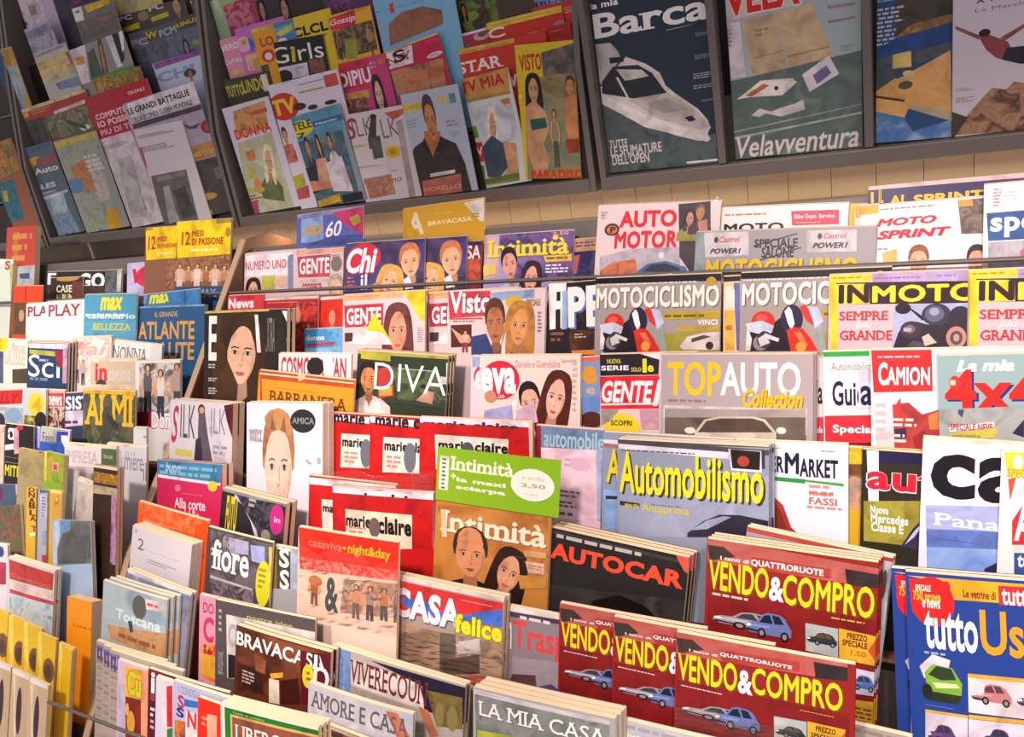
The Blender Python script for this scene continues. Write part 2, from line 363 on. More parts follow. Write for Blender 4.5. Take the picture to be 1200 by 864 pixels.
SPECS = []
SIDE = ['R']
def M(c, tier, L, tl, tr, art, label, **kw): SPECS.append(dict(c=c, tier=tier, L=L, tl=tl, tr=tr, art=art, label=label, side=SIDE[0], **kw)); return len(SPECS) - 1
COPIES = []
def K(i, c, L, tl, label, g=None, ang=0): COPIES.append((i, c, L, tl, label, g, ang))
def frame(S, off):
    """where one magazine stands when its back is OFF in front of its tier's plane"""
    c = S['c']; P0, U, N = TIER[S['tier']]; c0 = P0 + N * (off + S['th']); tl = hit(c, S['tl'], c0, N)
    if isinstance(S['tr'], tuple): X = hit(c, S['tr'], c0, N) - tl
    else: a = math.radians(S.get('rot', 0)); X = (Vector((1, 0, 0)) * math.cos(a) + U * math.sin(a)) * S['tr']
    w = S.get('w') or X.length; X = X.normalized(); Y = N.cross(X).normalized()
    bx = board_x(depth(P0.y, P0.z) + off + (S['th'] if S['side'] == 'R' else 0)); lo, hi = (bx + 0.0108, 9) if S['side'] == 'R' else (-9, bx - 0.0108)
    if S['tier'] in LEDGE:
        mid = tl.x + X.x * w * 0.5; lo, hi = min(((a + 0.0126, b - 0.0126) if b < -0.64 else (a + (0.0126 if a < -0.6 else 0.008), b - 0.008) for a, b in SECT), key=lambda q: max(q[0] - mid, mid - q[1]))
    if tl.x < lo: w = max(0.4 * w, w - (lo - tl.x)) if isinstance(S['tr'], tuple) else w; tl = tl + X * (lo - tl.x) / X.x
    if tl.x + X.x * w > hi: w = max(0.03, (hi - tl.x) / X.x)
    h = S.get('h') or ((tl - P0).dot(U) + min(0.0, X.dot(U) * w)) / Y.dot(U) - 0.0004
    xs = [tl.x, tl.x + X.x * w, tl.x - Y.x * h, tl.x + X.x * w - Y.x * h]
    if min(xs) < lo: tl = tl + Vector((lo - min(xs), 0, 0))
    elif max(xs) > hi: tl = tl - Vector((max(xs) - hi, 0, 0))
    xs = [tl.x, tl.x + X.x * w, tl.x - Y.x * h, tl.x + X.x * w - Y.x * h]
    if max(xs) > hi: w -= max(xs) - hi
    if min(xs) < lo: tl = tl + Vector((lo - min(xs), 0, 0)); w -= lo - min(xs)
    return tl, X, Y, w, h, N
def sheet(S, off):
    tl, X, Y, w, h, N = frame(S, off); org = tl - Y * h; th = S['th']; c = S['c']; P0 = TIER[S['tier']][0]; c0 = P0 + N * (off + th)
    def f(q):
        d = hit(c, q, c0, N) - org; return (d.dot(X), d.dot(Y))
    random.seed(S['i']); sh = Sheet(w, h, th); art = S['art']; base = mat(art[0]) if isinstance(art[0], str) else photo(art[0][1], art[0][2])
    sh.poly([(0, 0), (w, 0), (w, h), (0, h)], base)
    for el in art[1:]: draw(sh, el, f)
    return sh, f, base, (tl, X, Y, w, h, N, org)
MADE = {}
def build(i, S):
    off = S['off']; sh, f, base, (tl, X, Y, w, h, N, org) = sheet(S, off); th = S['th']; fan = S['fan']
    root = bpy.data.objects.new(S.get('name', 'magazine'), None); root.empty_display_size = 0.03; COL.objects.link(root)
    m3 = Matrix((X, Y, N)).transposed().to_4x4(); m3.translation = org - N * th; root.matrix_world = m3
    tag(root, S['label'], S.get('cat', 'magazine'), S.get('g'))
    sp = sh.mi(base); n = len(sh.V); zt, zb = th, 0.0
    sh.V += [(0, 0, zb), (0, h + fan, zb), (0, h, zt), (0, 0, zt), (w, 0, zb), (w, h + fan, zb)]
    sh.F += [(n, n + 3, n + 2, n + 1), (n, n + 1, n + 5, n + 4)]; sh.M += [sp, sp]
    cover = link_mesh('cover', sh.V, sh.F, sh.mats, sh.M, root)
    x0, x1, y0, y1, z0, z1 = 0.0006, w - 0.0008, 0.0008, h - 0.0006, 0.0003, th - 0.0002
    V = [(x0, y0, z0), (x1, y0, z0), (x1, y1 + fan, z0), (x0, y1 + fan, z0), (x0, y0, z1), (x1, y0, z1), (x1, y1, z1), (x0, y1, z1)]
    pages = link_mesh('pages', V, box_vf(0, 0, 0, 1, 1, 1)[1], [PAPER], parent=root)
    bow, curl = S['bow'], S.get('curl', 0); kids = [cover, pages]
    for pt in S.get('parts', []):
        nm, ptl, ptr, pbl, part, lb = pt[:6]; a, b, d = f(ptl), f(ptr), f(pbl); z = sh.z + 0.0008
        pw = b[0] - a[0]; phh = a[1] - d[1]; s2 = Sheet(pw, phh, 0.0006); o2 = (a[0], d[1])
        s2.poly([(0, 0), (pw, 0), (pw, phh), (0, phh)], mat(part[0]))
        n = len(s2.V); s2.V += [(0, 0, 0), (pw, 0, 0), (pw, phh, 0), (0, phh, 0)]; s2.F += [(n, n + 3, n + 2, n + 1), (n, n + 1, 1, 0), (n + 1, n + 2, 2, 1), (n + 2, n + 3, 3, 2), (n + 3, n, 0, 3)]; s2.M += [0] * 5
        for el in part[1:]: draw(s2, el, lambda q: (f(q)[0] - o2[0], f(q)[1] - o2[1]))
        po = link_mesh(nm, [(x + o2[0], y + o2[1], zz + z) for x, y, zz in s2.V], s2.F, s2.mats, s2.M, root)
        if lb: po['label'] = lb
        kids.append(po)
    if bow or curl:
        for o in kids: bend_mesh(o, w, h, bow, curl)
    for wr in S.get('wrap', []):
        a, b = f((wr[0], wr[1])), f((wr[2], wr[3])); x0, x1 = sorted((a[0], b[0])); y0, y1 = sorted((a[1], b[1])); nx, ny = 18, 18; rng = random.Random(i)
        x0, x1 = max(x0, -0.012), min(x1, w + 0.012); y0 = max(y0, 0.002); amp = wr[4] if len(wr) > 4 else 0.004
        ws = [(rng.uniform(-1, 1), rng.uniform(-1, 1), rng.uniform(0, 6.3), rng.uniform(50, 260)) for _ in range(12)]
        V = []
        for jy in range(ny + 1):
            for jx in range(nx + 1):
                u, v = jx / nx, jy / ny; x = x0 + (x1 - x0) * u; y = y0 + (y1 - y0) * v
                zz = sum(abs(math.sin(k * (x * ax + y * ay) + ph_)) for ax, ay, ph_, k in ws) / 12
                zz = zz * 0.45 + rng.random() * 0.25; x += rng.uniform(-.3, .3) * (x1 - x0) / nx + 0.004 * math.sin(v * 9 + i) * (u > 0.9); y += (0.005 * math.sin(u * 11 + i) + 0.003 * math.sin(u * 23)) * (v > 0.9)
                V.append((x, y, sh.z + 0.0012 + max(0, bow) + max(0, curl) + zz * amp))
        Fc = [(a_, a_ + 1, a_ + nx + 2, a_ + nx + 1) for jy in range(ny) for jx in range(nx) for a_ in [jy * (nx + 1) + jx]]
        kids.append(link_mesh('plastic_wrap', V, Fc, [PLASTIC], parent=root)); kids[-1]['label'] = 'crinkled clear plastic wrap'
    MADE[i] = (root, kids, tl, w, h)
def copy(i, loc, label, group=None, ang=0):
    root, kids = MADE[i][:2]; c = root.copy(); COL.objects.link(c); c.location = loc
    c['label'] = label
    if group: c['group'] = group
    elif 'group' in c: del c['group']
    for k in kids:
        if k.name.startswith('plastic_wrap'): continue
        d = k.copy(); COL.objects.link(d); d.parent = c
    return c
def place_all():
    """order every magazine of a tier from back to front so that none passes through another, then build"""
    for i, S in enumerate(SPECS):
        S['i'] = i; up = S['tier'] in LEDGE; S['th'] = S.get('th', 0.0026 if up else 0.005); fr = frame(S, S['L'] * (0.005 if up else 0.007)); w, h = fr[3], fr[4]
        S.setdefault('bow', 0.0 if w < 0.1 else (0.0008 if up else 0.0016)); S.setdefault('fan', 0.0 if up or S.get('name') == 'book' else 0.0028)
        sh = sheet(S, S['L'] * (0.005 if up else 0.007))[0]
        S['T'] = sh.z + S['bow'] + max(0, S.get('curl', 0)) + (0.0016 + max(x[4] if len(x) > 4 else 0.004 for x in S['wrap']) if S.get('wrap') else 0) + (0.0018 if S.get('parts') else 0) + 0.0004
        tilt = fr[1].dot(TIER[S['tier']][1]); S['x'] = (fr[0].x + min(0, tilt * h) - 0.013, fr[0].x + fr[1].x * w + max(0, tilt * h) + 0.006); S['x'] = (S['x'][0] + (0.011 if not S.get('wrap') else 0), S['x'][1])
    items = []
    for i, S in enumerate(SPECS):
        items.append([S['tier'], S['L'], 0, i, None, S['x'], S['T']])
        thin = S['T'] - (0.0012 + max(x[4] if len(x) > 4 else 0.004 for x in S['wrap']) if S.get('wrap') else 0)
        for j in range(S.get('st', 0)):
            so = S.get('so', (0.001, 0.001)); items.append([S['tier'], S['L'] - 0.004 * (j + 1), 1, i, j, (S['x'][0], S['x'][1] + so[1] * (j + 1)), thin])
    for n, (i, c, L, tl, label, g, ang) in enumerate(COPIES):
        S = SPECS[i]; P0, U, N = TIER[S['tier']]; q = hit(c, tl, P0 + N * (L * 0.007 + S['th']), N); wd = S['x'][1] - S['x'][0]
        items.append([S['tier'], L, 2, i, n, (q.x - 0.004, q.x + wd), S['T']])
    items.sort(key=lambda z: (str(z[0]), z[1])); done = {}
    for it in items:
        lst = done.setdefault(it[0], []); off = max(0.0003, SPECS[it[3]].get('base', 0))
        for (xa, xb, top) in lst:
            if it[5][0] < xb and it[5][1] > xa: off = max(off, top)
        lst.append((it[5][0], it[5][1], off + it[6])); it.append(off)
        if it[2] == 0: SPECS[it[3]]['off'] = off
    for i, S in enumerate(SPECS): build(i, S)
    for tier, L, kind, i, n, x, T, off in items:
        if not kind: continue
        S = SPECS[i]; P0, U, N = TIER[S['tier']]; root, kids, tl0, w, h = MADE[i]; X, Y = [root.matrix_world.to_3x3() @ Vector(v) for v in ((1, 0, 0), (0, 1, 0))]
        if kind == 1:
            du, dx = S.get('so', (0.001, 0.001)); rng = random.Random(i * 9 + n)
            copy(i, root.location + N * (off - S['off']) + Y * (du * (n + 1) * rng.uniform(0.7, 1.1)) + X * (dx * (n + 1) * rng.uniform(0.5, 1.0)), S.get('sl'), S.get('sg'))
        else:
            _, c, L, tl, label, g, ang = COPIES[n]; q = hit(c, tl, P0 + N * (off + S['th']), N); loc = root.location + (q - tl0)
            low = (loc - P0).dot(U) + min(0.0, X.dot(U) * w)
            if low < 0.0004: loc += U * (0.0004 - low)
            xs = [loc.x, loc.x + X.x * w, loc.x + Y.x * h, loc.x + X.x * w + Y.x * h]
            bx = board_x(depth(P0.y, P0.z) + off + (S['th'] if S['side'] == 'R' else 0))
            if S['tier'] not in LEDGE and min(xs) < bx + 0.0108 and max(xs) > bx - 0.0108:
                loc += Vector((bx - 0.0108 - max(xs) if S['side'] == 'L' else bx + 0.0108 - min(xs), 0, 0))
            copy(i, loc, label, g)
    return {k: max(t for _, _, t in v) for k, v in done.items()}

# ------------------------------------------------------------------ setting
def structure(o): o['kind'] = 'structure'; return o
structure(boxes('floor', [(-6, -3, -0.05, 3, 2.2, 0)], surface('floor_tiles', '9a8f84', '877b70', 0.35, (3, 3, 3))))
structure(boxes('wall_back', [(-6, 1.86, 0, 3, 1.95, 3.0)], surface('wall_paint', '8a7c70', '7a6d62', 0.7)))
# slatted panelling behind the top shelf
SLAT = surface('panelling', 'd6c4a8', 'c6b294', 0.35, (3, 3, 1))
structure(boxes('trim_1', [(-3.6 + i * 0.0765, 1.60, 0.9, -3.6 + i * 0.0765 + 0.0755, 1.615, 1.46) for i in range(58)] + [(-3.6, 1.615, 0.9, 0.84, 1.63, 1.46)], SLAT))

# the stepped display bank
def at(tier, d, off): P0, U, N = TIER[tier]; q = P0 + U * d + N * off; return (q.y, q.z)
bank = bpy.data.objects.new('display_rack', None); COL.objects.link(bank); bank.location = (0, 0.9, 0)
tag(bank, 'long stepped brown display rack holding rows of magazines under the upper rack', 'display rack')
def kid(o, lab=None):
    o.parent = bank; o.matrix_parent_inverse = Matrix.Translation((0, -0.9, 0))
    if lab: o['label'] = lab
    return o
X0, X1 = -3.6, 0.8
WZ = hit(29, (130, 715), Vector((0, 0.53, 0)), Vector((0, 1, 0))).z
for k in range(0, 10):
    up = 0.12 if k else 0.225; gap = 0.075 if k in (0, 9) else (TIER[k + 1][0] - TIER[k][0]).dot(BN) - 0.006; q_ = depth(TIER[k][0].y, TIER[k][0].z)
    for a, b in ((X0, board_x(q_ - 0.004) - 0.012), (board_x(q_ + gap) + 0.012, X1))[:1 if k == 9 else 2]:
        kid(prism_x('back_board', [at(k, 0.0, -0.001), at(k, up, -0.001), at(k, up, -0.004), at(k, 0.0, -0.004)], a, b, METAL if k < 1 else DARK))
        if k: kid(prism_x('shelf', [at(k, -0.0002, -0.004), at(k, -0.0002, gap), at(k, -0.005, gap), at(k, -0.005, -0.004)], a, b, WOOD))
# grey ledge along the head of the bank
for a, b in ((X0, XD - 0.012), (XD + 0.012, X1)):
    kid(boxes('top_ledge', [(a, 1.43, 1.272, b, 1.592, 1.29)], mat('8d8688', 0.35), None), 'pale grey ledge behind the top row')
kid(tube('rail', (XD + 0.012, 1.25, 1.251), (X1, 1.25, 1.251), 0.004, RAIL), 'thin metal rail along the top shelf')
kid(tube('rail', (X0, 1.25, 1.251), (XD - 0.012, 1.25, 1.251), 0.004, RAIL), 'thin metal rail along the top shelf')
front = [(1.345, 1.352), (0.985, 0.985), (0.80, 0.835), (0.575, 0.575), (0.50, 0.50)]
outline = front + [(0.50, 0.02), (1.59, 0.02), (1.59, 1.262), (1.42, 1.352)]
def cut(pts, sg):
    out = []
    for i in range(len(pts)):
        a, b = pts[i - 1], pts[i]; da = sg * (depth(*a) - Q0); db = sg * (depth(*b) - Q0)
        if da * db < 0: k = da / (da - db); out.append((a[0] + (b[0] - a[0]) * k, a[1] + (b[1] - a[1]) * k))
        if db >= 0: out.append(b)
    return out
swing = lambda y, z: board_x(depth(y, z)) - XD
for sg in (-1, 1): kid(prism_x('divider_board', cut(outline, sg), XD - 0.008, XD + 0.008, WOOD, None, swing))
for x in (X0, X1): kid(prism_x('end_board', outline, x - 0.008, x + 0.008, WOOD))
for (y0, z0), (y1, z1) in zip(front[:-1], front[1:]):
    n = Vector((0, -(z0 - z1), (y0 - y1))).normalized() * 0.004
    kid(prism_x('board_edge', [(y0, z0), (y0 + n.y, z0 + n.z), (y1 + n.y, z1 + n.z), (y1, z1)], XD - 0.009, XD + 0.009, WOODEDGE, None, swing), 'pale worn front edge of the divider board')
kid(boxes('plinth', [(X0, 0.56, 0.0, X1, 1.6, 0.22)], WOOD))
kid(tube('wire_rail', (-1.40, 0.53, WZ), (X1, 0.53, WZ), 0.003, RAIL), 'thin wire rail across the lowest magazines')

# upper racks on the wall
def upper(xa, xb, label, tiers, post=None):
    rt = bpy.data.objects.new('wall_rack', None); COL.objects.link(rt); rt.location = (xa, 1.7, 1.37); tag(rt, label, 'wall rack', 'upper wall racks')
    def kd(o):
        o.parent = rt; o.matrix_parent_inverse = Matrix.Translation((-xa, -1.7, -1.37)); return o
    kd(boxes('back_panel', [(xa, 1.80, 1.362, xb, 1.86, 2.6)], DARK))
    for q in range(tiers):
        y, z = LEDGE['U%d' % q]
        kd(boxes('ledge', [(xa + 0.012, y - 0.024 if q else y - 0.03, z - (0.026 if q == 0 else 0.008), xb - 0.012, 1.80 if q == 0 else y + 0.004, z - 0.0008)], METAL, bevel=0.002))
        kd(boxes('pocket_panel', [(xa + 0.012, y + 0.001, z - 0.0006, xb - 0.012, y + 0.004, z + 0.115)], DARK))
    for x in (xa, xb - 0.012):
        kd(prism_x('side_panel', [(1.474, 1.362), (1.482, 1.60), (1.512, 1.74), (1.545, 1.88), (1.60, 2.1), (1.62, 2.6), (1.80, 2.6), (1.80, 1.362)] if tiers > 1 else [(1.474, 1.362), (1.474, 2.6), (1.80, 2.6), (1.80, 1.362)], x, x + 0.012, METAL))
    if post:
        for x in post: kd(boxes('post', [(x - 0.007, 1.478, 1.388, x + 0.007, 1.506, 2.3)], METAL, bevel=0.002))
    return rt
upper(-3.3, -2.50, 'dark wall rack at the far left behind the rows of specialist magazines', 5)
upper(-2.49, -1.655, 'grey metal wall rack holding the red and white history magazines', 5)
upper(-1.645, -0.648, 'grey metal wall rack crowded with celebrity and television weeklies', 5)
upper(-0.636, 0.84, 'grey metal wall rack with one row of large boating magazines', 1, (-0.399, -0.1555, 0.33))

# ================================================================== upper wall racks: right section
M(4, 'U0', 0.3, (40, -30), (665, -165), ['2c3844', t('la mia', 45, 18, 192, 22, 'f4f0ee', 'x'), t('Barca', 60, 75, 650, 92, 'f4f0ee', 'S'),
  p([(430, 150), (560, 120), (560, 126), (430, 156)], '8a9098'),
  pp([(95, 440), (320, 560), (560, 700), (720, 660), (720, 850), (120, 880)], '46545c 5a6662 38444c', 25),
  p([(60, 225), (150, 215), (185, 250), (205, 290), (180, 330), (120, 420), (75, 430)], 'b9b2b0'),
  p([(100, 440), (180, 340), (230, 285), (330, 320), (400, 365), (430, 430), (480, 470), (590, 545), (640, 600), (655, 640), (640, 670), (655, 700), (600, 708), (480, 680), (330, 630), (100, 520)], 'd6cec8'),
  p([(110, 410), (165, 335), (290, 325), (360, 365), (415, 440), (470, 505), (430, 525), (240, 490), (110, 470)], '30363c'), p([(180, 348), (310, 350), (345, 382), (260, 400), (225, 405)], 'cfc6bc'),
  p([(240, 500), (440, 465), (590, 560), (640, 635), (600, 655), (400, 600)], 'c0b6b0'), p([(330, 520), (440, 490), (540, 550), (420, 570)], 'a9a09c'),
  p([(525, 590), (560, 580), (582, 602), (548, 612)], '2a2e38'), p([(100, 465), (330, 575), (655, 695), (640, 712), (330, 640), (110, 520)], 'e8e0da'),
  p([(145, 290), (215, 285), (220, 310), (150, 320)], '2a2e34'), p([(180, 390), (190, 386), (245, 490), (235, 492)], 'd8d0ca'),
  ln(580, 185, 660, 150, 3, '8a9098'), ln(575, 300, 672, 260, 3, '8a9098'), ln(570, 400, 690, 350, 3, 'a8acb0'), ln(570, 450, 690, 410, 2, '9a9ea4'), ln(610, 510, 690, 490, 2, '9a9ea4'),
  t('TUTTE', 145, 706, 240, 735, 'd8d0cc'), t('LE SFUMATURE', 150, 738, 412, 760, 'd8d0cc'), t("DELL'OPEN", 158, 782, 350, 812, 'd8d0cc'), r(535, 812, 712, 805, 'e4dedc'), r(560, 815, 690, 802, '555')],
  'large dark blue boating magazine with a white motor yacht, leftmost in the right wall rack')
M(4, 'U0', 0.3, (718, -150), (1412, -300), ['a8b6b8', p([(715, -180), (1430, -330), (1110, 20), (728, 110)], 'c8bfb8'),
  t('VELA', 722, -60, 1105, 18, 'd8281e', 'k', None, 'e8dcd8'),
  p([(805, 105), (962, 65), (1045, 350), (872, 400)], 'c0a888'), p([(968, 68), (1165, 18), (1300, 350), (1230, 420), (1090, 430), (1060, 370)], 'c8ae88'),
  p([(870, 290), (1020, 250), (1022, 256), (872, 296)], 'a08868'), p([(1040, 280), (1250, 230), (1252, 238), (1042, 288)], 'a08868'),
  p([(740, 120), (800, 106), (832, 382), (757, 395)], 'd4ccd4'), ln(742, 240, 760, 140, 5, '8a8088'), ln(880, 190, 950, 130, 2, '9a8468'),
  pp([(742, 410), (880, 380), (1420, 250), (1440, 760), (770, 830)], '6a7874 5a6864 7c8884', 18),
  p([(785, 500), (845, 455), (905, 405), (1065, 392), (1090, 412), (1015, 478), (850, 488)], 'e0d8d0'), p([(830, 480), (920, 420), (950, 430), (860, 486)], 'b06a4a'), e(975, 455, 995, 430, '334'),
  p([(860, 580), (900, 545), (960, 560), (1010, 540), (1080, 520), (1120, 500), (1130, 550), (1060, 570), (1010, 585), (930, 570), (900, 588)], 'd0cac6'),
  p([(770, 690), (1415, 560), (1415, 570), (770, 702)], 'a8b0b0'), p([(770, 660), (1415, 520), (1415, 526), (770, 668)], '98a0a0'),
  p([(1115, 375), (1249, 278), (1300, 370), (1152, 462)], 'e2dce0'), p([(1168, 378), (1236, 328), (1262, 366), (1190, 424)], '77739a'),
  p([(1240, 30), (1380, 10), (1380, 24), (1245, 44)], '96867c'), p([(1245, 105), (1380, 80), (1380, 90), (1248, 116)], '96867c'), ln(1310, 260, 1385, 215, 3, '88928f'),
  t('Velavventura', 785, 690, 1400, 735, 'dcd4cc', 'i')], 'large pale sailing magazine with beige sails over grey sea, second in the right wall rack')
M(5, 'U0', 0.2, (425, -150), (845, -225), ['33507c', pp([(540, -200), (850, -250), (845, 90), (560, 190)], '38352f 4a443c 55483a', 20), ln(435, 240, 600, 20, 9, 'b8bcc8'), ln(438, 20, 600, -60, 5, 'b8bcc8'),
  pp([(545, 195), (640, 120), (840, 68), (845, 108), (700, 155), (570, 205)], 'c08a40 8a6a40 6a5a44', 60), p([(440, 260), (560, 190), (840, 110), (840, 215), (440, 320)], '2c4c86'),
  pp([(440, 300), (840, 210), (840, 260), (640, 330), (440, 470)], '5a6068 485058 3c4a58', 30),
  pp([(440, 480), (560, 400), (690, 330), (832, 250), (836, 600), (620, 545), (600, 590), (450, 560)], 'd8964a e0b070 c88840', 20), p([(440, 470), (550, 395), (690, 385), (600, 500)], 'd8a860'),
  p([(540, 345), (540, 275), (632, 255), (636, 335)], 'cdb868'), p([(440, 476), (600, 500), (600, 512), (440, 490)], '584030'), e(568, 452, 642, 402, '565a44'), e(590, 382, 645, 350, 'd4c088'),
  p([(630, 520), (840, 560), (840, 610), (620, 545)], 'b8a884'), pp([(440, 560), (600, 590), (640, 660), (835, 600), (835, 700), (440, 730)], '3a6ab0 5a80b0 9ab0c8', 30)],
  'large blue boating magazine with a sunlit orange deck, third in the right rack')
M(5, 'U0', 0.9, (846, -250), 0.235, ['d2c8d0', t('A TUTTO', 958, 20, 1230, -50, '4a3850', 'b'), t('Le Marche', 955, 65, 1240, -5, '8a7080', ''),
  p([(852, 128), (980, 180), (975, 200), (858, 148)], '8c5a48'), p([(1080, 190), (1200, 120), (1260, 80), (1262, 96), (1100, 208)], '8c5a48'), e(972, 192, 1032, 140, '2e2420'),
  p([(975, 190), (1030, 175), (1120, 210), (1140, 250), (1110, 305), (1060, 290), (1010, 250)], '8a4048'), p([(1110, 240), (1200, 230), (1330, 250), (1330, 320), (1180, 320), (1090, 300)], '2c2c34'),
  ln(858, 465, 960, 430, 2, 'c09a80'), ln(858, 520, 950, 480, 3, '98909a'),
  pp([(840, 680), (930, 560), (1040, 440), (1110, 450), (1150, 410), (1230, 420), (1400, 380), (1400, 640)], '8a5a40 b08868 5a4038 9a7460', 30), p([(835, 560), (920, 590), (850, 690), (832, 690)], '4a4438')],
  'large lilac white magazine with a diver above brown rocks, right end of rack')

# ------------------------------------------------------------------ upper wall racks: weeklies section, bottom row
M(2, 'U0', 0.3, (85, 548), (318, 482), ['d8d2e2', pp([(140, 560), (300, 505), (322, 640), (160, 700)], 'c8844a d8a060 a86a40', 60), t('DONNA', 160, 705, 325, 608, 'c8342c', 'b'), r(240, 580, 310, 540, 'b85048'),
  pp([(165, 720), (335, 660), (450, 1040), (230, 1090)], 'cdd2b8 b9b892 a8b098', 30), fc(272, 730, 372, 880, 'e6dab8', 'd8a482', 'long', '6a7448', -14), e(240, 900, 300, 970, 'd8884a'), r(205, 760, 260, 800, 'c87840'), r(215, 850, 262, 890, 'b8bc50'),
  p([(210, 1020), (265, 1010), (280, 1090), (222, 1100)], 'b04878'), p([(195, 950), (300, 940), (305, 960), (200, 970)], 'c8b060'), ln(195, 985, 300, 1010, 3, 'a04858')],
  'orange and lilac weekly with a blonde woman, first in its rack\'s bottom row')
M(2, 'U0', 0.3, (314, 432), (664, 345), ['dcd4e0', r(320, 440, 660, 345, 'dcd4e0'), e(340, 620, 455, 450, 'c8382c'), t('TV', 348, 588, 448, 482, 'ecc030', 'k'), t('SORRISI', 392, 460, 455, 440, 'f0e8e8', 'b'), r(470, 430, 595, 395, '6a7898'), r(472, 465, 598, 440, '4a4440'),
  t('canzoni', 480, 455, 590, 445, 'd0b060', 'b'), r(610, 440, 660, 365, 'c8504a'), e(450, 560, 505, 510, '4a3028'), e(522, 555, 565, 520, '4a3028'), e(605, 530, 660, 495, '3a2820'),
  fc(375, 640, 432, 730, '4a3028', 'd09a78', 'short', '8a8078'), pp([(372, 740), (440, 720), (470, 810), (390, 830)], 'b8483c d08070 983a34', 60), p([(400, 900), (495, 870), (510, 930), (420, 960)], 'b8b83c'), p([(430, 960), (520, 930), (530, 990), (440, 1010)], 'c05858')],
  'white weekly with a red oval badge and yellow lettering, beside the orange and lilac weekly')
M(2, 'U0', 1.2, (430, 590), (672, 520), ['8fa0a8', p([(430, 590), (672, 520), (700, 660), (450, 720)], '5c94b0'), e(438, 700, 535, 590, 'd8cc30'), t('TELE', 445, 662, 530, 598, '3a3a20', 'b'), t('7', 470, 700, 505, 662, '3a3a20', 'b'), r(545, 640, 690, 570, '3a6a98'), t('Mondo', 560, 630, 660, 590, 'e4e0d8', 'b'),
  pp([(450, 720), (690, 650), (790, 1020), (520, 1050)], '5c7a88 486068 7c8c90', 20), fc(490, 690, 545, 790, '2c1c18', 'c89070', 'short', '34404c'), fc(545, 675, 600, 780, '3a2018', 'd8a482', 'long', '7a5a88'), fc(605, 665, 655, 755, '3a2a20', 'c88e6c', 'short', 'd8d0d0'),
  p([(560, 800), (610, 790), (660, 930), (580, 930)], 'd09c7c'), p([(490, 850), (560, 830), (580, 960), (530, 980)], '2c3844'), p([(520, 910), (650, 905), (655, 940), (530, 965)], 'cc8866'), p([(610, 820), (690, 780), (750, 960), (650, 960)], 'd8ccd4'),
  p([(570, 1010), (680, 970), (690, 1010), (580, 1040)], 'c8a030'), p([(690, 980), (790, 960), (800, 1010), (700, 1020)], '2a3038')],
  'blue grey television weekly with three young people and a yellow badge, in the bottom row')
k_silk = M(2, 'U0', 0.3, (706, 578), 0.19, ['d8ccd0', t('S', 716, 705, 752, 590, 'b83040', 'i'), t('ILK', 752, 690, 835, 585, '6a6068', 'l'), p([(835, 580), (862, 575), (862, 740), (830, 750), (820, 700)], '4a4040'), e(832, 600, 858, 570, '3a2a24'), r(748, 745, 815, 722, 'c8b45a'),
  p([(830, 690), (880, 680), (900, 790), (850, 800)], '58564e'), ln(760, 850, 900, 820, 2, '8a8088'), t('Speciale', 800, 935, 920, 890, 'b8464a', 'i'), pp([(800, 900), (1010, 860), (1020, 960), (830, 1000)], 'c89878 a87058 b87868', 60)],
  'pale magazine with thin grey lettering and red initial, left of its twin')
M(2, 'U0', 1.1, (862, 575), (1002, 545), ['d4c8cc', p([(900, 568), (1000, 545), (1000, 570), (945, 605)], 'c8604a'), t('ILK', 880, 700, 958, 585, '6a6068', 'l'), e(915, 800, 975, 725, 'd8b028'), e(930, 780, 958, 745, 'c08820'), p([(960, 610), (990, 600), (1060, 990), (1030, 1000)], 'a89a98'), ln(900, 870, 990, 845, 2, 'a05848'),
  t('fascino', 860, 930, 985, 880, 'b85850', 'i'), p([(862, 700), (890, 690), (930, 850), (905, 850)], '5c5048')], 'pale magazine with a round yellow seal, just left of the man in a dark shirt')
M(3, 'U0', 2.4, (38, 478), (325, 420), ['b4bccc', r(55, 565, 150, 510, 'd8c040'), t('DIPIU', 62, 555, 140, 520, 'b8a030', 'b'), t('TU', 235, 530, 305, 470, 'd8b830', 'k'), r(290, 520, 312, 465, '4a86a0'), ln(75, 650, 140, 590, 3, '98a0b0'), ln(275, 640, 340, 590, 2, '8088a0'), ln(290, 690, 345, 650, 3, '9098ac'),
  p([(80, 1000), (90, 790), (110, 740), (180, 690), (240, 685), (320, 720), (365, 820), (400, 960), (380, 985)], '3c3632'), p([(158, 660), (240, 660), (235, 730), (205, 790), (165, 720)], 'b0683c'), fc(130, 478, 252, 720, '4a4038', 'c8824e', 'short'), p([(160, 690), (205, 790), (150, 730)], '2c2824'), p([(245, 680), (205, 790), (270, 720)], '2c2824'),
  p([(150, 910), (345, 870), (352, 960), (160, 990)], 'b06a58'), t('FIORELLO', 160, 965, 345, 920, 'd89888', 'b'), p([(190, 872), (315, 850), (316, 868), (192, 890)], 'd8d0cc')],
  'light blue weekly with a man in a dark open shirt, in the bottom row')
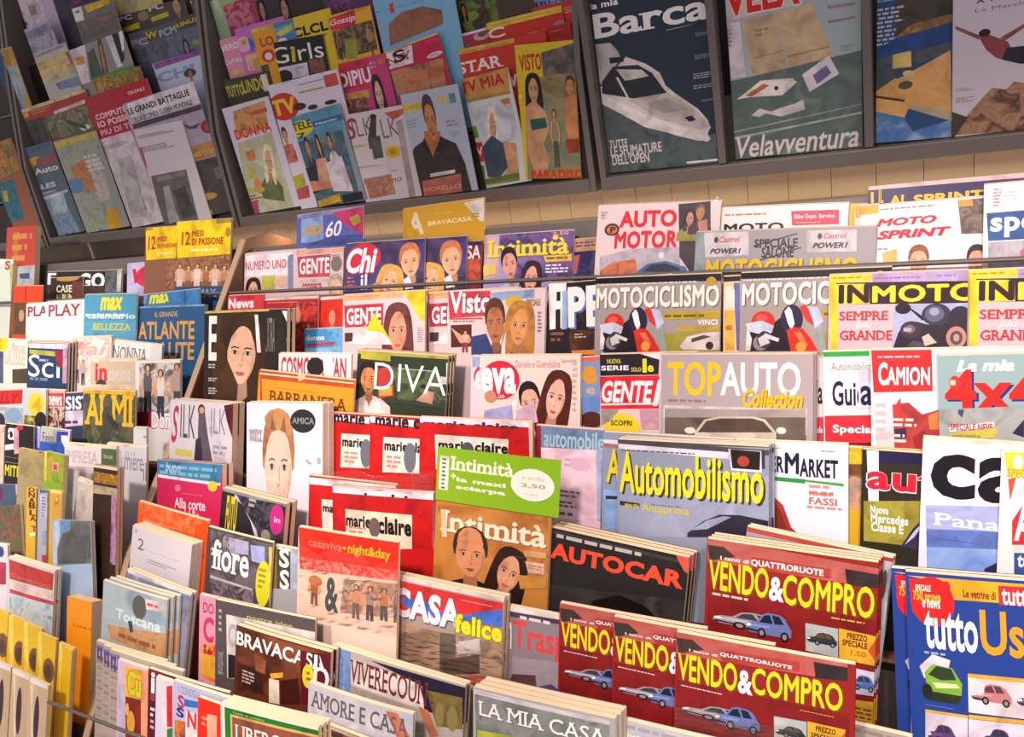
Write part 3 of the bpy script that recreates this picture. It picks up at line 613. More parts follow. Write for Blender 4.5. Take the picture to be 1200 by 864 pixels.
k_mia = M(3, 'U0', 1.8, (345, 400), (578, 338), ['d4d8d0', p([(345, 400), (578, 338), (590, 460), (360, 500)], 'c89050'), t('TV MIA', 348, 475, 552, 362, 'b8281e', 'x'), p([(345, 505), (590, 455), (592, 470), (350, 522)], 'a08a40'),
  p([(395, 550), (590, 490), (640, 700), (470, 720)], 'c8ccd4'), fc(455, 535, 552, 730, 'e8e0c8', 'd8a078', 'long', None, -10), p([(450, 740), (500, 680), (560, 720), (580, 840), (540, 890), (480, 890)], '445064'), p([(555, 705), (620, 720), (640, 900), (560, 880), (580, 840)], 'd09a74'),
  p([(375, 640), (420, 632), (435, 690), (385, 700)], '6a9838'), p([(395, 720), (450, 710), (462, 810), (405, 820)], 'c83844'), t('TV', 402, 790, 450, 735, 'ecd8c8', 'b'), p([(540, 500), (585, 490), (590, 520), (560, 525)], 'c88030'), p([(405, 840), (460, 830), (470, 930), (415, 940)], '58703c'), p([(460, 900), (635, 865), (640, 905), (470, 930)], '6c7a38'), ln(470, 925, 630, 900, 2, 'd8d090')],
  'weekly with a blonde woman and tan masthead strip, left of the yellow bordered weekly')
M(3, 'U0', 2.9, (612, 228), (948, 196), ['d8bc28', t('VISTO', 640, 360, 745, 265, 'b83420', 'x'), pp([(745, 265), (945, 205), (960, 370), (760, 400)], '4a4844 6a6058 8a7868', 40), pp([(665, 400), (965, 350), (985, 880), (680, 940)], '6c7058 848868 9a8c60 7c6a48', 18),
  fc(660, 368, 755, 520, '2a2020', 'c89468', 'long'), p([(668, 540), (710, 500), (770, 560), (790, 650), (760, 720), (790, 800), (775, 900), (720, 880), (680, 760)], 'cc9a70'), p([(690, 600), (770, 590), (780, 640), (700, 655)], '2c5a58'),
  fc(862, 380, 920, 480, '5a3420', 'cc8a5c', 'short'), p([(862, 500), (910, 470), (955, 500), (975, 720), (900, 740), (870, 640)], 'd08c58'), p([(870, 700), (970, 690), (975, 760), (880, 770)], 'a84a30'), fig(780, 550, 860, 840, '8a9068', '50583c'), p([(690, 885), (960, 830), (970, 880), (700, 920)], 'a8843c'), t('PARADISO', 700, 900, 960, 850, 'c83c28', 'x'), p([(618, 480), (655, 470), (655, 520), (620, 525)], 'e0cc40')],
  'yellow bordered weekly with two beach figures, last in the bottom row before the yacht magazine')

# weeklies section, middle row
M(2, 'U1', 0.2, (72, 205), (160, 178), ['d890a8', t('VERO', 85, 265, 165, 205, 'e8e0e4', 'x', None, 'b83858'), t('CUCINA', 105, 330, 200, 280, 'e8e0e4', 'x', None, 'b83858'), r(140, 380, 190, 345, 'c8b850'), ln(100, 380, 140, 350, 2, 'c07088')], 'pink small magazine with white block letters, at the left end of the middle row', w=0.1)
M(2, 'U1', 2.5, (92, 405), (310, 358), ['3c3a26', r(110, 470, 190, 400, '4e4c30'), t('TUTTO', 118, 492, 188, 418, 'b8b440', 'x'), t('LINDO', 200, 470, 296, 382, 'b8b440', 'x'), r(300, 460, 308, 370, 'd8c8b0')], 'dark olive magazine banner with yellow green letters, above the orange and lilac weekly')
M(2, 'U1', 0.9, (148, 148), 0.16, ['c070b8', e(168, 270, 222, 175, 'e0a8d0'), e(178, 235, 215, 190, 'd8b830'), e(188, 225, 206, 200, 'c070b8'), t('K', 235, 260, 270, 175, '3a6ac0', 'k'), ph(200, 280, 300, 340, 'c870c0 e8c060 b84898', 70), e(250, 360, 290, 280, 'b89850')], 'purple and pink children magazine with round yellow letter, in the middle row')
M(2, 'U1', 1.6, (232, 148), 0.17, ['dc9c28', p([(232, 150), (450, 95), (450, 110), (235, 165)], 'e0b850'), t('LO', 285, 240, 340, 175, 'b8402c', 'k'), e(295, 320, 345, 240, 'c83c34'), e(308, 305, 335, 260, 'e4dcd8'), ph(280, 330, 345, 420, '3c3024 6a5838 2c241c', 60)], 'amber yellow magazine with red letters half hidden in the middle row')
M(2, 'U1', 2.3, (342, 120), 0.16, ['4a80a8', e(345, 190, 440, 115, '6aa0c0'), p([(360, 165), (440, 115), (445, 140), (380, 185)], 'c8c048'), p([(350, 200), (410, 190), (430, 230), (350, 235)], 'c83c44'), e(370, 225, 410, 185, 'e8d8e0')], 'blue magazine with a rainbow swirl behind the black girls magazine')
M(2, 'U1', 3.0, (440, 90), 0.11, ['d8bc30', t('CLCL', 448, 195, 612, 100, '1c1a16', 'k'), p([(440, 205), (615, 165), (615, 175), (440, 216)], '8a8868')], 'yellow magazine with bold black letters, showing above the black girls magazine')
M(2, 'U1', 4.2, (343, 215), (592, 172), ['242620', t('Girls', 345, 325, 585, 202, 'e8e4dc', ''), p([(435, 235), (452, 232), (458, 310), (440, 312)], 'c8b430'), p([(350, 345), (515, 312), (525, 380), (355, 410)], 'cfc4d2'), e(370, 420, 435, 345, '2c2420'), ph(520, 300, 610, 360, '5a4034 8a5c48 3a2a24', 60), ln(460, 350, 512, 325, 2, '6a6478')], 'black magazine with large white handwritten letters in the middle row')
M(2, 'U1', 3.4, (612, 82), 0.12, ['dca832', p([(625, 95), (755, 45), (758, 130), (635, 155)], 'c83444'), t('Gossip', 635, 140, 752, 70, 'ecd8dc', 'i'), pp([(640, 160), (760, 120), (840, 100), (870, 250), (670, 300)], '5c5034 8a7850 3c3428 a08860', 30), p([(705, 200), (760, 190), (770, 290), (710, 300)], '94963a'), ln(765, 60, 835, 20, 2, 'b05a28'), fig(800, 120, 860, 280, 'b86a48', '6a4438'), fig(650, 160, 705, 300, '4a443c', '3a342c')], 'amber gossip weekly with red script box and small crowd photos in the middle row')
M(2, 'U1', 2.0, (842, 2), 0.2, ['7cb4d4', t('MARY', 860, 60, 1190, -20, '4a90c8', 'k', None, 'a8d4e8'), p([(925, 20), (945, 12), (955, 60), (935, 70)], 'c04838'), pp([(925, 120), (990, 60), (1100, 30), (1190, 50), (1200, 120), (1080, 170), (930, 230)], '8c5a44 9c6850 74483a', 20), ln(880, 220, 915, 110, 7, 'a0a8c8')], 'sky blue magazine with a tanned face, wide in the middle row')
M(3, 'U1', 0.2, (318, 10), 0.17, ['4a3c30', ph(330, 10, 540, 120, '5c4434 3a2c24 60803c 7c6048', 30), e(370, 110, 430, 50, '70883a'), fc(335, 20, 380, 90, '2c1c14', 'a87050', 'long')], 'dark brown photo magazine between the sky blue one and the blue lettered one')
M(3, 'U2', 0.6, (545, -35), 0.24, ['b8bcd8', t('STARBENE', 590, 75, 900, -30, '4858a8', 's'), p([(600, 70), (940, -10), (940, 6), (600, 88)], 'd4c8c8'), ln(620, 100, 800, 60, 1, '98709a')], 'pale lilac magazine with blue capitals, in the row above the red weeklies')
k_star = M(3, 'U1', 2.0, (330, 250), (610, 190), ['c83a2c', p([(330, 250), (610, 190), (612, 215), (335, 275)], 'd8b048'), t('STAR', 335, 375, 550, 272, 'ece6e0', 'S'), ln(345, 262, 600, 215, 1, '8a6a30')], 'red weekly with white serif capitals and a yellow strip, above the blonde woman', w=0.2)
M(3, 'U1', 0.6, (470, 118), (850, 25), ['c23428', p([(470, 118), (850, 25), (852, 60), (475, 152)], 'd8b840'), ln(485, 130, 835, 50, 1, '7a6428'), t('C', 480, 200, 560, 130, 'e8e0dc', 'S'), e(810, 160, 870, 95, '888')], 'red weekly with a long yellow strip, highest of the red ones beside the yacht magazine')
M(3, 'U1', 1.3, (640, 170), (890, 110), ['c03028', r(660, 200, 765, 135, 'c83a30'), ln(680, 180, 750, 150, 2, 'd89088'), p([(775, 150), (880, 120), (890, 185), (780, 190)], 'b02c24'), ln(790, 165, 870, 140, 2, 'd89088')], 'red weekly showing only small print, right behind the white lettered red weekly')
M(3, 'U1', 0.3, (700, 40), (955, -12), ['b83a30', p([(840, 30), (955, -10), (958, 90), (860, 100)], 'c83428'), ln(860, 70, 940, 20, 3, 'd8a088'), p([(930, 100), (955, 95), (965, 200), (940, 210)], 'c8a838')], 'red magazine corner at the far right of the middle row, next to the rack post')
M(3, 'U1', 1.2, (255, 195), (470, 138), ['a83048', e(330, 240, 400, 195, '7c4438'), e(412, 210, 478, 150, 'b8a8a0'), e(430, 190, 470, 150, '8a4038'), p([(255, 195), (470, 138), (472, 150), (258, 210)], 'd8c8d8')], 'crimson weekly with round portraits, showing as a strip above the white lettered red weekly')
M(2, 'U1', 4.4, (668, 322), (905, 265), ['c8427c', t('DIPIU', 685, 445, 825, 335, 'f0e4ea', 'x'), p([(668, 325), (815, 295), (830, 440), (690, 450)], 'c0304c'), t('DIPIU', 685, 445, 825, 335, 'f0e4ea', 'x'), fc(825, 380, 925, 560, '3a2828', 'd8b4a0', 'long', '4a3038'), p([(705, 470), (825, 450), (830, 490), (712, 510)], 'c89850'), ph(712, 505, 830, 570, '8a5a48 5c3c34 c89878', 60), e(870, 330, 905, 285, 'd06848'), ln(835, 350, 868, 300, 2, 'd8a8c8')], 'pink weekly with tall white letters and a fair faced woman, in the middle row')
M(2, 'U1', 4.8, (903, 262), (1168, 162), ['bc2848', p([(900, 255), (1170, 155), (1175, 170), (905, 270)], 'd8b058'), p([(910, 270), (1040, 225), (1050, 315), (925, 350)], 'e0d8dc'), t('NSY', 920, 335, 1035, 250, 'b83040', 's'), t('S', 955, 320, 1000, 240, '2a2428', 'S'), p([(1045, 225), (1170, 180), (1178, 200), (1050, 250)], 'c83058'), e(1120, 300, 1190, 248, 'e0ccd0'), ln(1130, 290, 1180, 260, 2, 'a03040'),
  pp([(930, 360), (1195, 290), (1215, 450), (960, 480)], 'a8684c c48860 8a4c3c', 22), p([(1015, 385), (1120, 340), (1190, 330), (1195, 380), (1030, 425)], 'b87048')], 'crimson weekly with a pale letter box and yellow edging, above the dark shirted man')
M(3, 'U1', 2.8, (572, 355), (640, 335), ['b83428', p([(585, 390), (600, 385), (608, 430), (598, 432)], 'e8dcd8'), t('V', 588, 440, 625, 370, 'e4d8d4', 'x')], 'narrow red magazine edge between the blonde woman weekly and the yellow bordered weekly')

# weeklies section, top row
M(31, 'U2', 0.6, (140, 40), 0.19, ['a83458', t('TOP', 145, 60, 230, 10, 'd8a830', 'x'), ph(150, 60, 410, 230, 'b84870 c87890 9a3050 7a3a50', 45)], 'raspberry pink magazine at the left of the top row, above the pink block lettered one')
M(31, 'U2', 1.2, (390, 10), 0.2, ['3a3034', fc(395, 0, 500, 150, '1e1614', 'a87c68', 'long'), fc(560, -20, 690, 150, '2a1c1a', 'b08068', 'long', '8a7088')], 'dark magazine with two women at the top row, beside the raspberry one')
M(31, 'U2', 0.4, (700, -40), 0.18, ['9c8cb0', fc(715, -50, 830, 80, '2a2028', 'b08878', 'long', '5a4a68'), r(650, 120, 740, 60, 'd8ac30')], 'mauve magazine with a dark haired figure in the top row')
M(2, 'U2', 1.0, (545, -70), 0.2, ['5a3c68', ph(550, -60, 740, 60, '5a2c58 8a4878 3c2848 708050', 50), r(560, 30, 720, 0, '6a4878')], 'plum coloured magazine in the top row above the amber gossip weekly')
M(2, 'U2', 0.3, (360, 82), 0.2, ['c88878', p([(225, 150), (560, 45), (565, 60), (235, 165)], 'd89878'), ln(380, 90, 540, 60, 1, 'b06a58')], 'salmon magazine strip just above the amber yellow magazines')
M(31, 'U2', 0.1, (38, 10), 0.12, ['98b088', ph(60, 0, 140, 120, '98b088 c8d0b0 6a8a60', 40)], 'pale green magazine at the extreme left of the weeklies rack top row')

# ------------------------------------------------------------------ upper wall racks: history section
M(1, 'U0', 0.3, (428, 494), (735, 392), ['b02430', t('RISULTATI', 450, 530, 515, 505, 'c86068', 'b'), t('GUALI', 645, 478, 722, 435, 'e8c8c8', 'x'), t('COMPUTER', 486, 606, 650, 524, 'e8d4d4', 'x'), t('IO POSSO', 498, 644, 655, 564, 'e8d4d4', 'x'), t('PIU DI TE', 512, 684, 665, 610, 'd8b8b8', 'x'),
  p([(505, 700), (660, 655), (830, 1110), (655, 1150)], 'd8ccd0'), ln(520, 760, 640, 700, 4, '8a8088'), fc(615, 810, 690, 950, 'b8b8a0', '9c9884', 'long', '8a8c84'), p([(590, 800), (660, 780), (740, 1080), (660, 1100)], 'bcb8b4')],
  'red computer magazine with white panel and small portrait, left of the white and grey leaflet')
M(1, 'U0', 1.1, (637, 520), (1030, 388), ['b4aab4', p([(637, 522), (1030, 388), (1055, 500), (668, 620)], 'e0d8da'), t('LE GRANDI BATTAGLIE', 648, 578, 945, 446, '242228', 'x'), t('DELLA SECONDA GUERRA MONDIALE', 672, 618, 960, 498, '3a363c', 'b'), p([(665, 625), (1056, 510), (1062, 535), (670, 650)], '48404c'),
  pp([(675, 650), (1062, 540), (1100, 690), (930, 740), (700, 900)], 'b8aebc a89cac c4bcc8', 20), p([(920, 620), (960, 635), (1010, 615), (985, 645), (945, 650)], '5a5058'), e(1022, 680, 1082, 585, '983038'), e(1035, 660, 1070, 610, 'b85050'), p([(930, 745), (1110, 695), (1120, 770), (945, 815)], 'b8874a'), t('VHS DVD', 950, 800, 1095, 735, 'd8b068', 'b'),
  p([(945, 820), (1122, 775), (1260, 1080), (1010, 1130)], '4c4844'), ln(1090, 900, 1130, 830, 5, '8a8480'), e(1020, 1010, 1085, 960, 'b89048'), p([(1035, 1060), (1065, 1052), (1070, 1090), (1040, 1098)], 'b8a868')],
  'wide history magazine with white banner and red seal, behind the white and grey leaflet')
M(1, 'U0', 2.2, (672, 655), (912, 603), ['d8d0d4', ln(695, 700, 890, 640, 3, '5a545a'), ln(705, 770, 900, 700, 3, '7a747a'), p([(690, 745), (712, 740), (740, 840), (720, 848)], 'b04038'), p([(758, 885), (935, 850), (1000, 1110), (820, 1130)], '6a6864'), p([(820, 940), (850, 930), (880, 1040), (905, 1110), (850, 1125)], 'a8a4a0'), p([(870, 960), (930, 930), (985, 1080), (920, 1100)], '4c4a48'), p([(780, 890), (930, 855), (935, 880), (790, 915)], '86827e')],
  'white leaflet with a grey square photo, standing in front of the history magazine')
M(1, 'U0', 0.4, (75, 760), (252, 708), ['5a6c74', p([(78, 765), (245, 715), (250, 735), (85, 790)], '3c6484'), p([(110, 810), (200, 780), (180, 830), (130, 870)], 'c8a030'), t('Gex', 190, 830, 275, 770, 'c83440', 'k'), t('Auto', 180, 880, 285, 820, 'e4dcd8', 'x'), p([(125, 870), (160, 860), (175, 900), (140, 930)], 'c8b030'), t('SALES', 155, 965, 275, 910, 'dcd6d6', 'x'), ln(165, 1010, 310, 940, 2, 'b8b4b4'),
  pp([(215, 980), (300, 960), (415, 1180), (300, 1220)], '5878a8 8a9cb0 3c5478', 40), p([(250, 990), (320, 970), (345, 1060), (270, 1080)], 'a8b8c0'), p([(185, 1050), (215, 1045), (280, 1200), (245, 1220)], 'c8b428'), p([(165, 1010), (340, 950), (342, 962), (170, 1025)], 'c8c0c8')],
  'blue motoring magazine with a yellow side strip, beside the colourful anatomy magazine')
M(1, 'U0', 1.2, (265, 712), (480, 655), ['9aa098', p([(270, 720), (478, 662), (482, 690), (280, 745)], 'd0b840'), t('SALUTE', 310, 720, 470, 680, 'd8c870', 'b'), pp([(280, 750), (490, 700), (600, 1150), (420, 1190)], '7c9088 98a890 b0a898 6c8a98', 25), pp([(355, 840), (430, 800), (480, 960), (400, 960)], 'b86a40 c88a58 a85838', 40), e(350, 980, 410, 890, '5c88b0'),
  pp([(440, 800), (500, 790), (560, 1000), (500, 1010)], 'b8a8a0 c8c0b8 a89088', 40), p([(535, 1060), (590, 1040), (615, 1160), (555, 1175)], 'd0a030'), ln(450, 870, 500, 760, 4, 'd8d4cc')], 'colourful grey green magazine with an orange anatomical figure, left of the red computer magazine')
M(1, 'U1', 0.9, (104, 552), (425, 445), ['a83830', p([(104, 552), (425, 445), (428, 462), (110, 570)], 'd0b890'), p([(110, 575), (140, 562), (145, 585), (115, 600)], 'd0a030'), ln(165, 580, 270, 520, 2, 'c89848'), p([(270, 560), (425, 500), (428, 520), (275, 575)], 'c8c4b4'), pp([(130, 620), (435, 530), (480, 660), (150, 720)], '6a6a50 888868 4c5040 a09878', 30), e(410, 660, 450, 620, 'd8dcd4'), p([(340, 600), (430, 630), (440, 650), (335, 620)], '48503c')], 'red topped magazine with a green grey landscape, above the blue motoring magazine')
M(1, 'U1', 1.2, (770, 320), (1042, 240), ['b8c4d8', p([(770, 322), (1040, 240), (1045, 262), (780, 350)], '8a4898'), ln(800, 330, 1010, 270, 1, 'd8b8d8'), t('CHI S', 800, 420, 1065, 290, '9098c0', 'k'), e(930, 395, 980, 340, '4a3428'), fc(935, 345, 978, 395, '3a2418', 'a87454', 'short'), p([(750, 400), (790, 390), (800, 450), (760, 450)], '6858a0')], 'lilac magazine with a purple top bar, above the wide history magazine')
M(1, 'U1', 0.3, (465, 400), (700, 330), ['8a5a34', ph(465, 400, 720, 460, 'b84c28 d88a38 6a8a38 8a3828 c8a040', 50), p([(520, 390), (640, 345), (690, 330), (700, 355), (560, 400)], '6c8c3c')], 'food magazine with orange and green dishes, above the red computer magazine')
k_pc = M(1, 'U2', 0.4, (645, 172), (795, 132), ['5a5a60', t('PC', 660, 240, 735, 180, '9a98a0', 'x'), p([(735, 165), (790, 135), (800, 185), (745, 215)], '4a4840'), t('W', 740, 200, 785, 150, 'c8b030', 'x'), p([(655, 200), (735, 180), (745, 235), (670, 255)], '6c6c74'), t('PC', 665, 240, 738, 185, 'a8a6b0', 'x'), ph(680, 250, 830, 330, '4c5058 6a707c 3c4048', 40)], 'grey computer magazine behind its twin, in the history section', th=0.003)
M(1, 'U2', 1.0, (790, 132), (1008, 55), ['54545c', p([(885, 100), (995, 65), (1005, 115), (895, 150)], '4a4838'), t('LINUX', 892, 140, 1000, 80, 'c8b030', 'x'), t('PCM', 805, 190, 880, 125, 'a8a6b0', 'x'), ph(820, 190, 1050, 280, '4c5460 687484 3c404a', 30), fc(910, 200, 965, 270, '2a2020', 'a0806c', 'long'), p([(970, 205), (1020, 190), (1025, 215), (975, 230)], '8a8848')], 'grey computer magazine with yellow capitals and a small portrait, above the lilac magazine')
M(1, 'U3', 1.2, (580, 85), (735, 45), ['46443c', t('PC', 600, 110, 660, 70, 'c8c4c0', 'x'), p([(610, 145), (700, 110), (705, 140), (620, 165)], 'b8a830'), e(700, 110, 740, 50, '8a7460')], 'dark magazine with a yellow strip, left of two above the grey computer magazines')
M(1, 'U3', 1.6, (738, 40), (920, -12), ['4c4840', t('PC', 750, 60, 815, 10, 'c8c4c0', 'x'), p([(755, 90), (845, 55), (850, 80), (765, 110)], 'b8a830'), fc(850, -10, 925, 70, '3a2820', 'b08c70', 'short')], 'dark magazine with a yellow strip and a man, above the grey computer magazines')
M(1, 'U3', 2.0, (950, -5), (1080, -45), ['56524a', e(955, 25, 1018, -20, 'd0b028'), ph(960, 0, 1070, 90, '4c4a42 6a665c 38352f', 40)], 'dark magazine with a round yellow mark, at the history rack\'s upper right')
M(1, 'U1', 0.2, (345, 255), (612, 155), ['8a8a88', p([(345, 255), (425, 220), (455, 410), (395, 430)], 'd4ccd0'), p([(375, 290), (420, 280), (430, 320), (385, 330)], 'c89038'), fc(470, 190, 560, 370, '5c3c2c', 'b4805c', 'long', None, -14), p([(530, 180), (560, 165), (620, 330), (590, 340)], 'd0ccd4'), p([(560, 165), (590, 160), (628, 290), (612, 320)], '2a2628'), p([(598, 158), (618, 155), (625, 250), (615, 260)], 'e8e4ea'), p([(440, 270), (470, 240), (520, 380), (460, 390)], '4a5840'), p([(455, 395), (690, 320), (695, 340), (470, 415)], '5c7c34')], 'grey magazine with a veiled face, left of the grey computer magazines')
M(30, 'U2', 0.7, (720, 90), (1115, -35), ['6c6a66', p([(845, 60), (1090, -20), (1110, 30), (880, 130)], 'd4ae28'), t('TV7', 860, 105, 1090, -5, 'c89820', 'I'), p([(715, 80), (815, 50), (850, 200), (740, 230)], 'd0ccc8'), e(760, 140, 800, 95, '887878'), pp([(640, 290), (870, 200), (1180, 90), (1190, 290), (680, 470)], '686860 5a5a54 787068', 20), p([(960, 195), (1110, 140), (1120, 195), (970, 235)], '8c5c50')], 'grey magazine with a yellow brush stroke masthead, top of the history section')
M(30, 'U1', 0.6, (330, 545), (650, 425), ['b8b4a8', p([(340, 560), (640, 440), (645, 470), (350, 590)], '9a8c98'), p([(350, 650), (660, 520), (668, 550), (362, 680)], 'c8b04a'), p([(365, 690), (720, 560), (740, 680), (395, 780)], 'd0b070'), t('MANI', 400, 740, 700, 620, 'e0d0a8', 'b'), p([(655, 520), (720, 530), (760, 640), (720, 650)], '8a4a34'), p([(410, 800), (740, 690), (760, 730), (420, 850)], 'b8b48a'), p([(560, 840), (780, 760), (800, 860), (600, 900)], '7484a0')], 'magazine with yellow and tan bands, below the two lilac magazines at the upper left')
M(30, 'U2', 0.6, (240, 300), (490, 195), ['a8a0b4', p([(250, 330), (480, 230), (540, 400), (300, 490)], '787888'), t('GRECIA', 290, 420, 510, 300, 'a8a8bc', 's'), p([(505, 200), (560, 180), (640, 390), (560, 410)], 'a88a84'), e(520, 320, 580, 220, '8a4c3c'), ph(280, 420, 560, 520, '8c9098 a8a8b4 787880', 30)], 'lilac grey magazine with a boxed dark picture at the upper left')
M(30, 'U3', 0.4, (170, -20), (490, -120), ['b8a8bc', ph(180, 0, 500, 280, 'c0b0c0 a898a8 d0c4cc 98a090', 25), e(220, 280, 270, 210, '5c5078'), p([(280, 60), (350, 40), (380, 140), (310, 160)], '8a8a80')], 'pale lilac magazine topmost at the upper left of the photograph')
M(1, 'U3', 0.4, (250, -60), 0.2, ['2c2a3c', ph(260, -40, 420, 100, '242230 342a44 1e2030', 30), p([(345, 10), (410, -15), (412, 10), (350, 40)], '6c2458')], 'dark navy and purple magazine at the top of the history section')
M(1, 'U3', 0.8, (545, 0), 0.2, ['b8a870', ph(550, 0, 720, 90, 'c8b060 a89878 8a8a70', 40)], 'khaki magazine at the top of the history section above the two dark ones')

# far left rack
M(1, 'U1', 0.6, (-60, 265), (45, 235), ['b89838', pp([(-60, 270), (60, 240), (75, 340), (-50, 380)], 'c89a38 a88040 8a6830', 40), p([(-60, 350), (70, 330), (140, 560), (-40, 640)], '8ea4b0'), pp([(-60, 350), (70, 335), (130, 560), (-40, 640)], '98b0b8 7c94a0 a8bcc0', 25), p([(60, 340), (90, 335), (140, 470), (110, 480)], 'a8b0a8')], 'light blue magazine with a golden top at the left edge, in the far rack')
M(1, 'U2', 0.4, (-70, 175), (55, 120), ['2c4870', p([(-60, 165), (60, 125), (80, 150), (-50, 200)], 'a8a890'), e(10, 235, 80, 180, '4a78a8'), ph(-50, 190, 100, 250, '24406c 3c68a0 1c3050', 40)], 'dark blue magazine with a white strip at the left edge, in the far rack')
M(1, 'U3', 0.2, (-70, 70), (40, 20), ['48306c', p([(-50, 130), (45, 90), (50, 110), (-40, 160)], '5c2848'), p([(-40, 70), (20, 40), (30, 80), (-40, 100)], '6a9c38'), ph(-50, 80, 60, 150, '3a2c68 5c4078 2c2850', 40)], 'violet magazine with a green patch in the far rack, at the top left corner')
M(1, 'U0', 0.4, (-90, 740), (62, 690), ['a8603c', pp([(-60, 740), (40, 700), (100, 850), (-40, 920)], 'b8402c d89040 6a7c38 983828', 50), pp([(-60, 930), (70, 900), (130, 1100), (-40, 1150)], '2c6870 3c7c84 245058', 40), p([(10, 960), (35, 955), (45, 1010), (25, 1015)], 'c8b040')], 'magazine with an orange food picture over teal, at the left edge of the far rack')
M(1, 'U1', 1.6, (125, 610), 0.09, ['3a3634', ph(120, 600, 240, 720, '2c2a28 4a3c38 3c4a3c', 40)], 'very dark magazine edge in the far rack, left of the red topped landscape magazine')  # no real cover: an added slab whose dark colours stand for a gap's shade

# ================================================================== stepped bank, right section, top row
M(7, 0, 0.4, (462, 396), (796, 350), ['5c64a8', p([(462, 396), (796, 350), (796, 372), (640, 392), (470, 412)], '8a88b8'), p([(640, 385), (796, 352), (802, 500), (720, 450)], 'c03868'), t('60', 610, 510, 690, 420, 'f0ecf4', 'i'), p([(485, 415), (595, 398), (600, 525), (485, 535)], '88a0d0'), t('AD', 495, 500, 590, 440, 'c8962c', 'k'), p([(725, 410), (770, 390), (785, 430), (750, 450)], 'b8a038'), p([(640, 500), (790, 490), (800, 545), (500, 550)], '44508c')],
  'blue violet promotional box top with a white 60, standing behind the top row of weeklies')
M(8, 0, 0.8, (52, 365), (460, 308), ['d09c28', t('A', 75, 500, 160, 375, 'e4d0b0', 'x'), t('BRAVACASA', 180, 450, 400, 400, 'f0dcb0', 'b'), p([(360, 335), (462, 308), (470, 430), (440, 425)], 'ded4c4'), ln(400, 410, 445, 380, 2, '8a7860'), p([(55, 368), (130, 500), (60, 520)], 'c09020'), t('arredo', 215, 395, 300, 375, 'e8c888', '')], 'amber yellow magazine cover with a white corner, raised behind the couple weeklies')
M(7, 1, 0.3, (193, 590), (445, 570), ['dcc4c8', p([(200, 600), (440, 580), (425, 695), (192, 705)], 'f0e0e4'), t('NUMERO UNO', 205, 675, 412, 615, 'c8586c', 'b'), r(290, 700, 355, 780, 'b8b850'), fc(205, 710, 285, 830, '3a2420', 'e0b098', 'long', 'c8b0a8'), e(350, 760, 430, 700, 'd8b49c'), p([(420, 600), (445, 590), (445, 780), (420, 780)], '8088b0')],
  'pale pink weekly with thin red capitals, first in the top row beside the divider board', w=0.2)
M(7, 1, 1.0, (462, 575), (698, 558), ['d8c0c0', p([(462, 575), (698, 558), (698, 580), (462, 598)], 'e0a090'), p([(465, 605), (635, 590), (630, 705), (470, 710)], 'c84858'), t('GENTE', 475, 695, 630, 605, 'f4ecec', 'x', None, '8a3040'), ln(640, 610, 690, 590, 2, '6a6068'), e(635, 680, 690, 600, '7c7468'), t('cronaca', 490, 775, 590, 735, 'b83850', 'b'), r(475, 735, 640, 712, 'c8b8bc'), fc(615, 690, 700, 830, 'b0a090', 'd8b49c', 'short', '888')],
  'pale weekly with white letters on a red block, second in the top row')
k_chi = M(7, 1, 1.7, (708, 540), (1106, 512), ['3a3468', pp([(708, 540), (1106, 512), (1106, 760), (700, 780)], '2c2a5c 4a4080 5c4a70 342c50', 14), e(715, 680, 890, 530, 'd03048'), t('Chi', 712, 690, 870, 555, 'f6eef0', 'I', None, 'd03048'), fc(975, 535, 1090, 715, 'c87848', 'eab088', 'short', '38344c', 8), fc(870, 645, 1000, 800, 'e8a850', 'e8b48c', 'long', '3a3458', -12), p([(1000, 720), (1030, 700), (1050, 760), (1010, 770)], 'e8dce4'), t('il', 785, 770, 820, 690, 'e8e0ec', 'b'), ln(715, 760, 770, 700, 3, 'c86878'), p([(840, 745), (880, 730), (900, 765), (845, 770)], 'c8a080')],
  'dark violet weekly with a fair couple and a red oval, third in the top row')
K(k_chi, 7, 1.0, (720, 536), 'second copy of the dark violet couple weekly, showing only the couple at its right')
COPIES[-1] = (k_chi, 8, 0.8, (-46, 535), 'second dark violet weekly with a fair couple, half covered by its twin on the left', None, 0)
M(8, 1, 0.3, (280, 530), (450, 524), ['7a2838', t('CASA', 290, 618, 445, 545, 'f0dce0', 'b'), pp([(370, 620), (450, 610), (450, 720), (370, 720)], 'a83828 c86040 7a2830', 50), r(370, 530, 450, 545, '3a3050')], 'dark red weekly strip with white capitals, between the couple weeklies and the yellow titled one')
M(8, 1, 1.2, (462, 500), (910, 470), ['a898c8', pp([(500, 490), (910, 472), (910, 700), (640, 760)], '5c4888 7a5c90 3c3460 8c78b0', 16), p([(462, 500), (540, 495), (530, 700), (455, 720)], 'c8a8b0'), t('Intimità', 475, 610, 888, 500, 'f0d848', 'S', '8a7830'), e(805, 520, 835, 495, 'f0d848'), p([(760, 600), (900, 590), (900, 625), (770, 632)], 'e0b850'), ln(775, 622, 890, 598, 1, '6c5430'), ln(770, 690, 890, 635, 3, 'e8e0f0'), ln(640, 505, 780, 490, 1, '8a80b0'), t('2,50', 805, 500, 885, 475, 'e8a8a0', 'b'),
  fc(545, 555, 635, 725, '2a2030', 'e0a088', 'short', 'a0b8e0', 10), fc(650, 625, 750, 790, '3a2434', 'eaa890', 'long', '4c4880', -8), p([(455, 650), (520, 640), (525, 690), (460, 705)], 'd8c060')],
  'violet weekly with a yellow serif title and two dark haired people, in the top row')
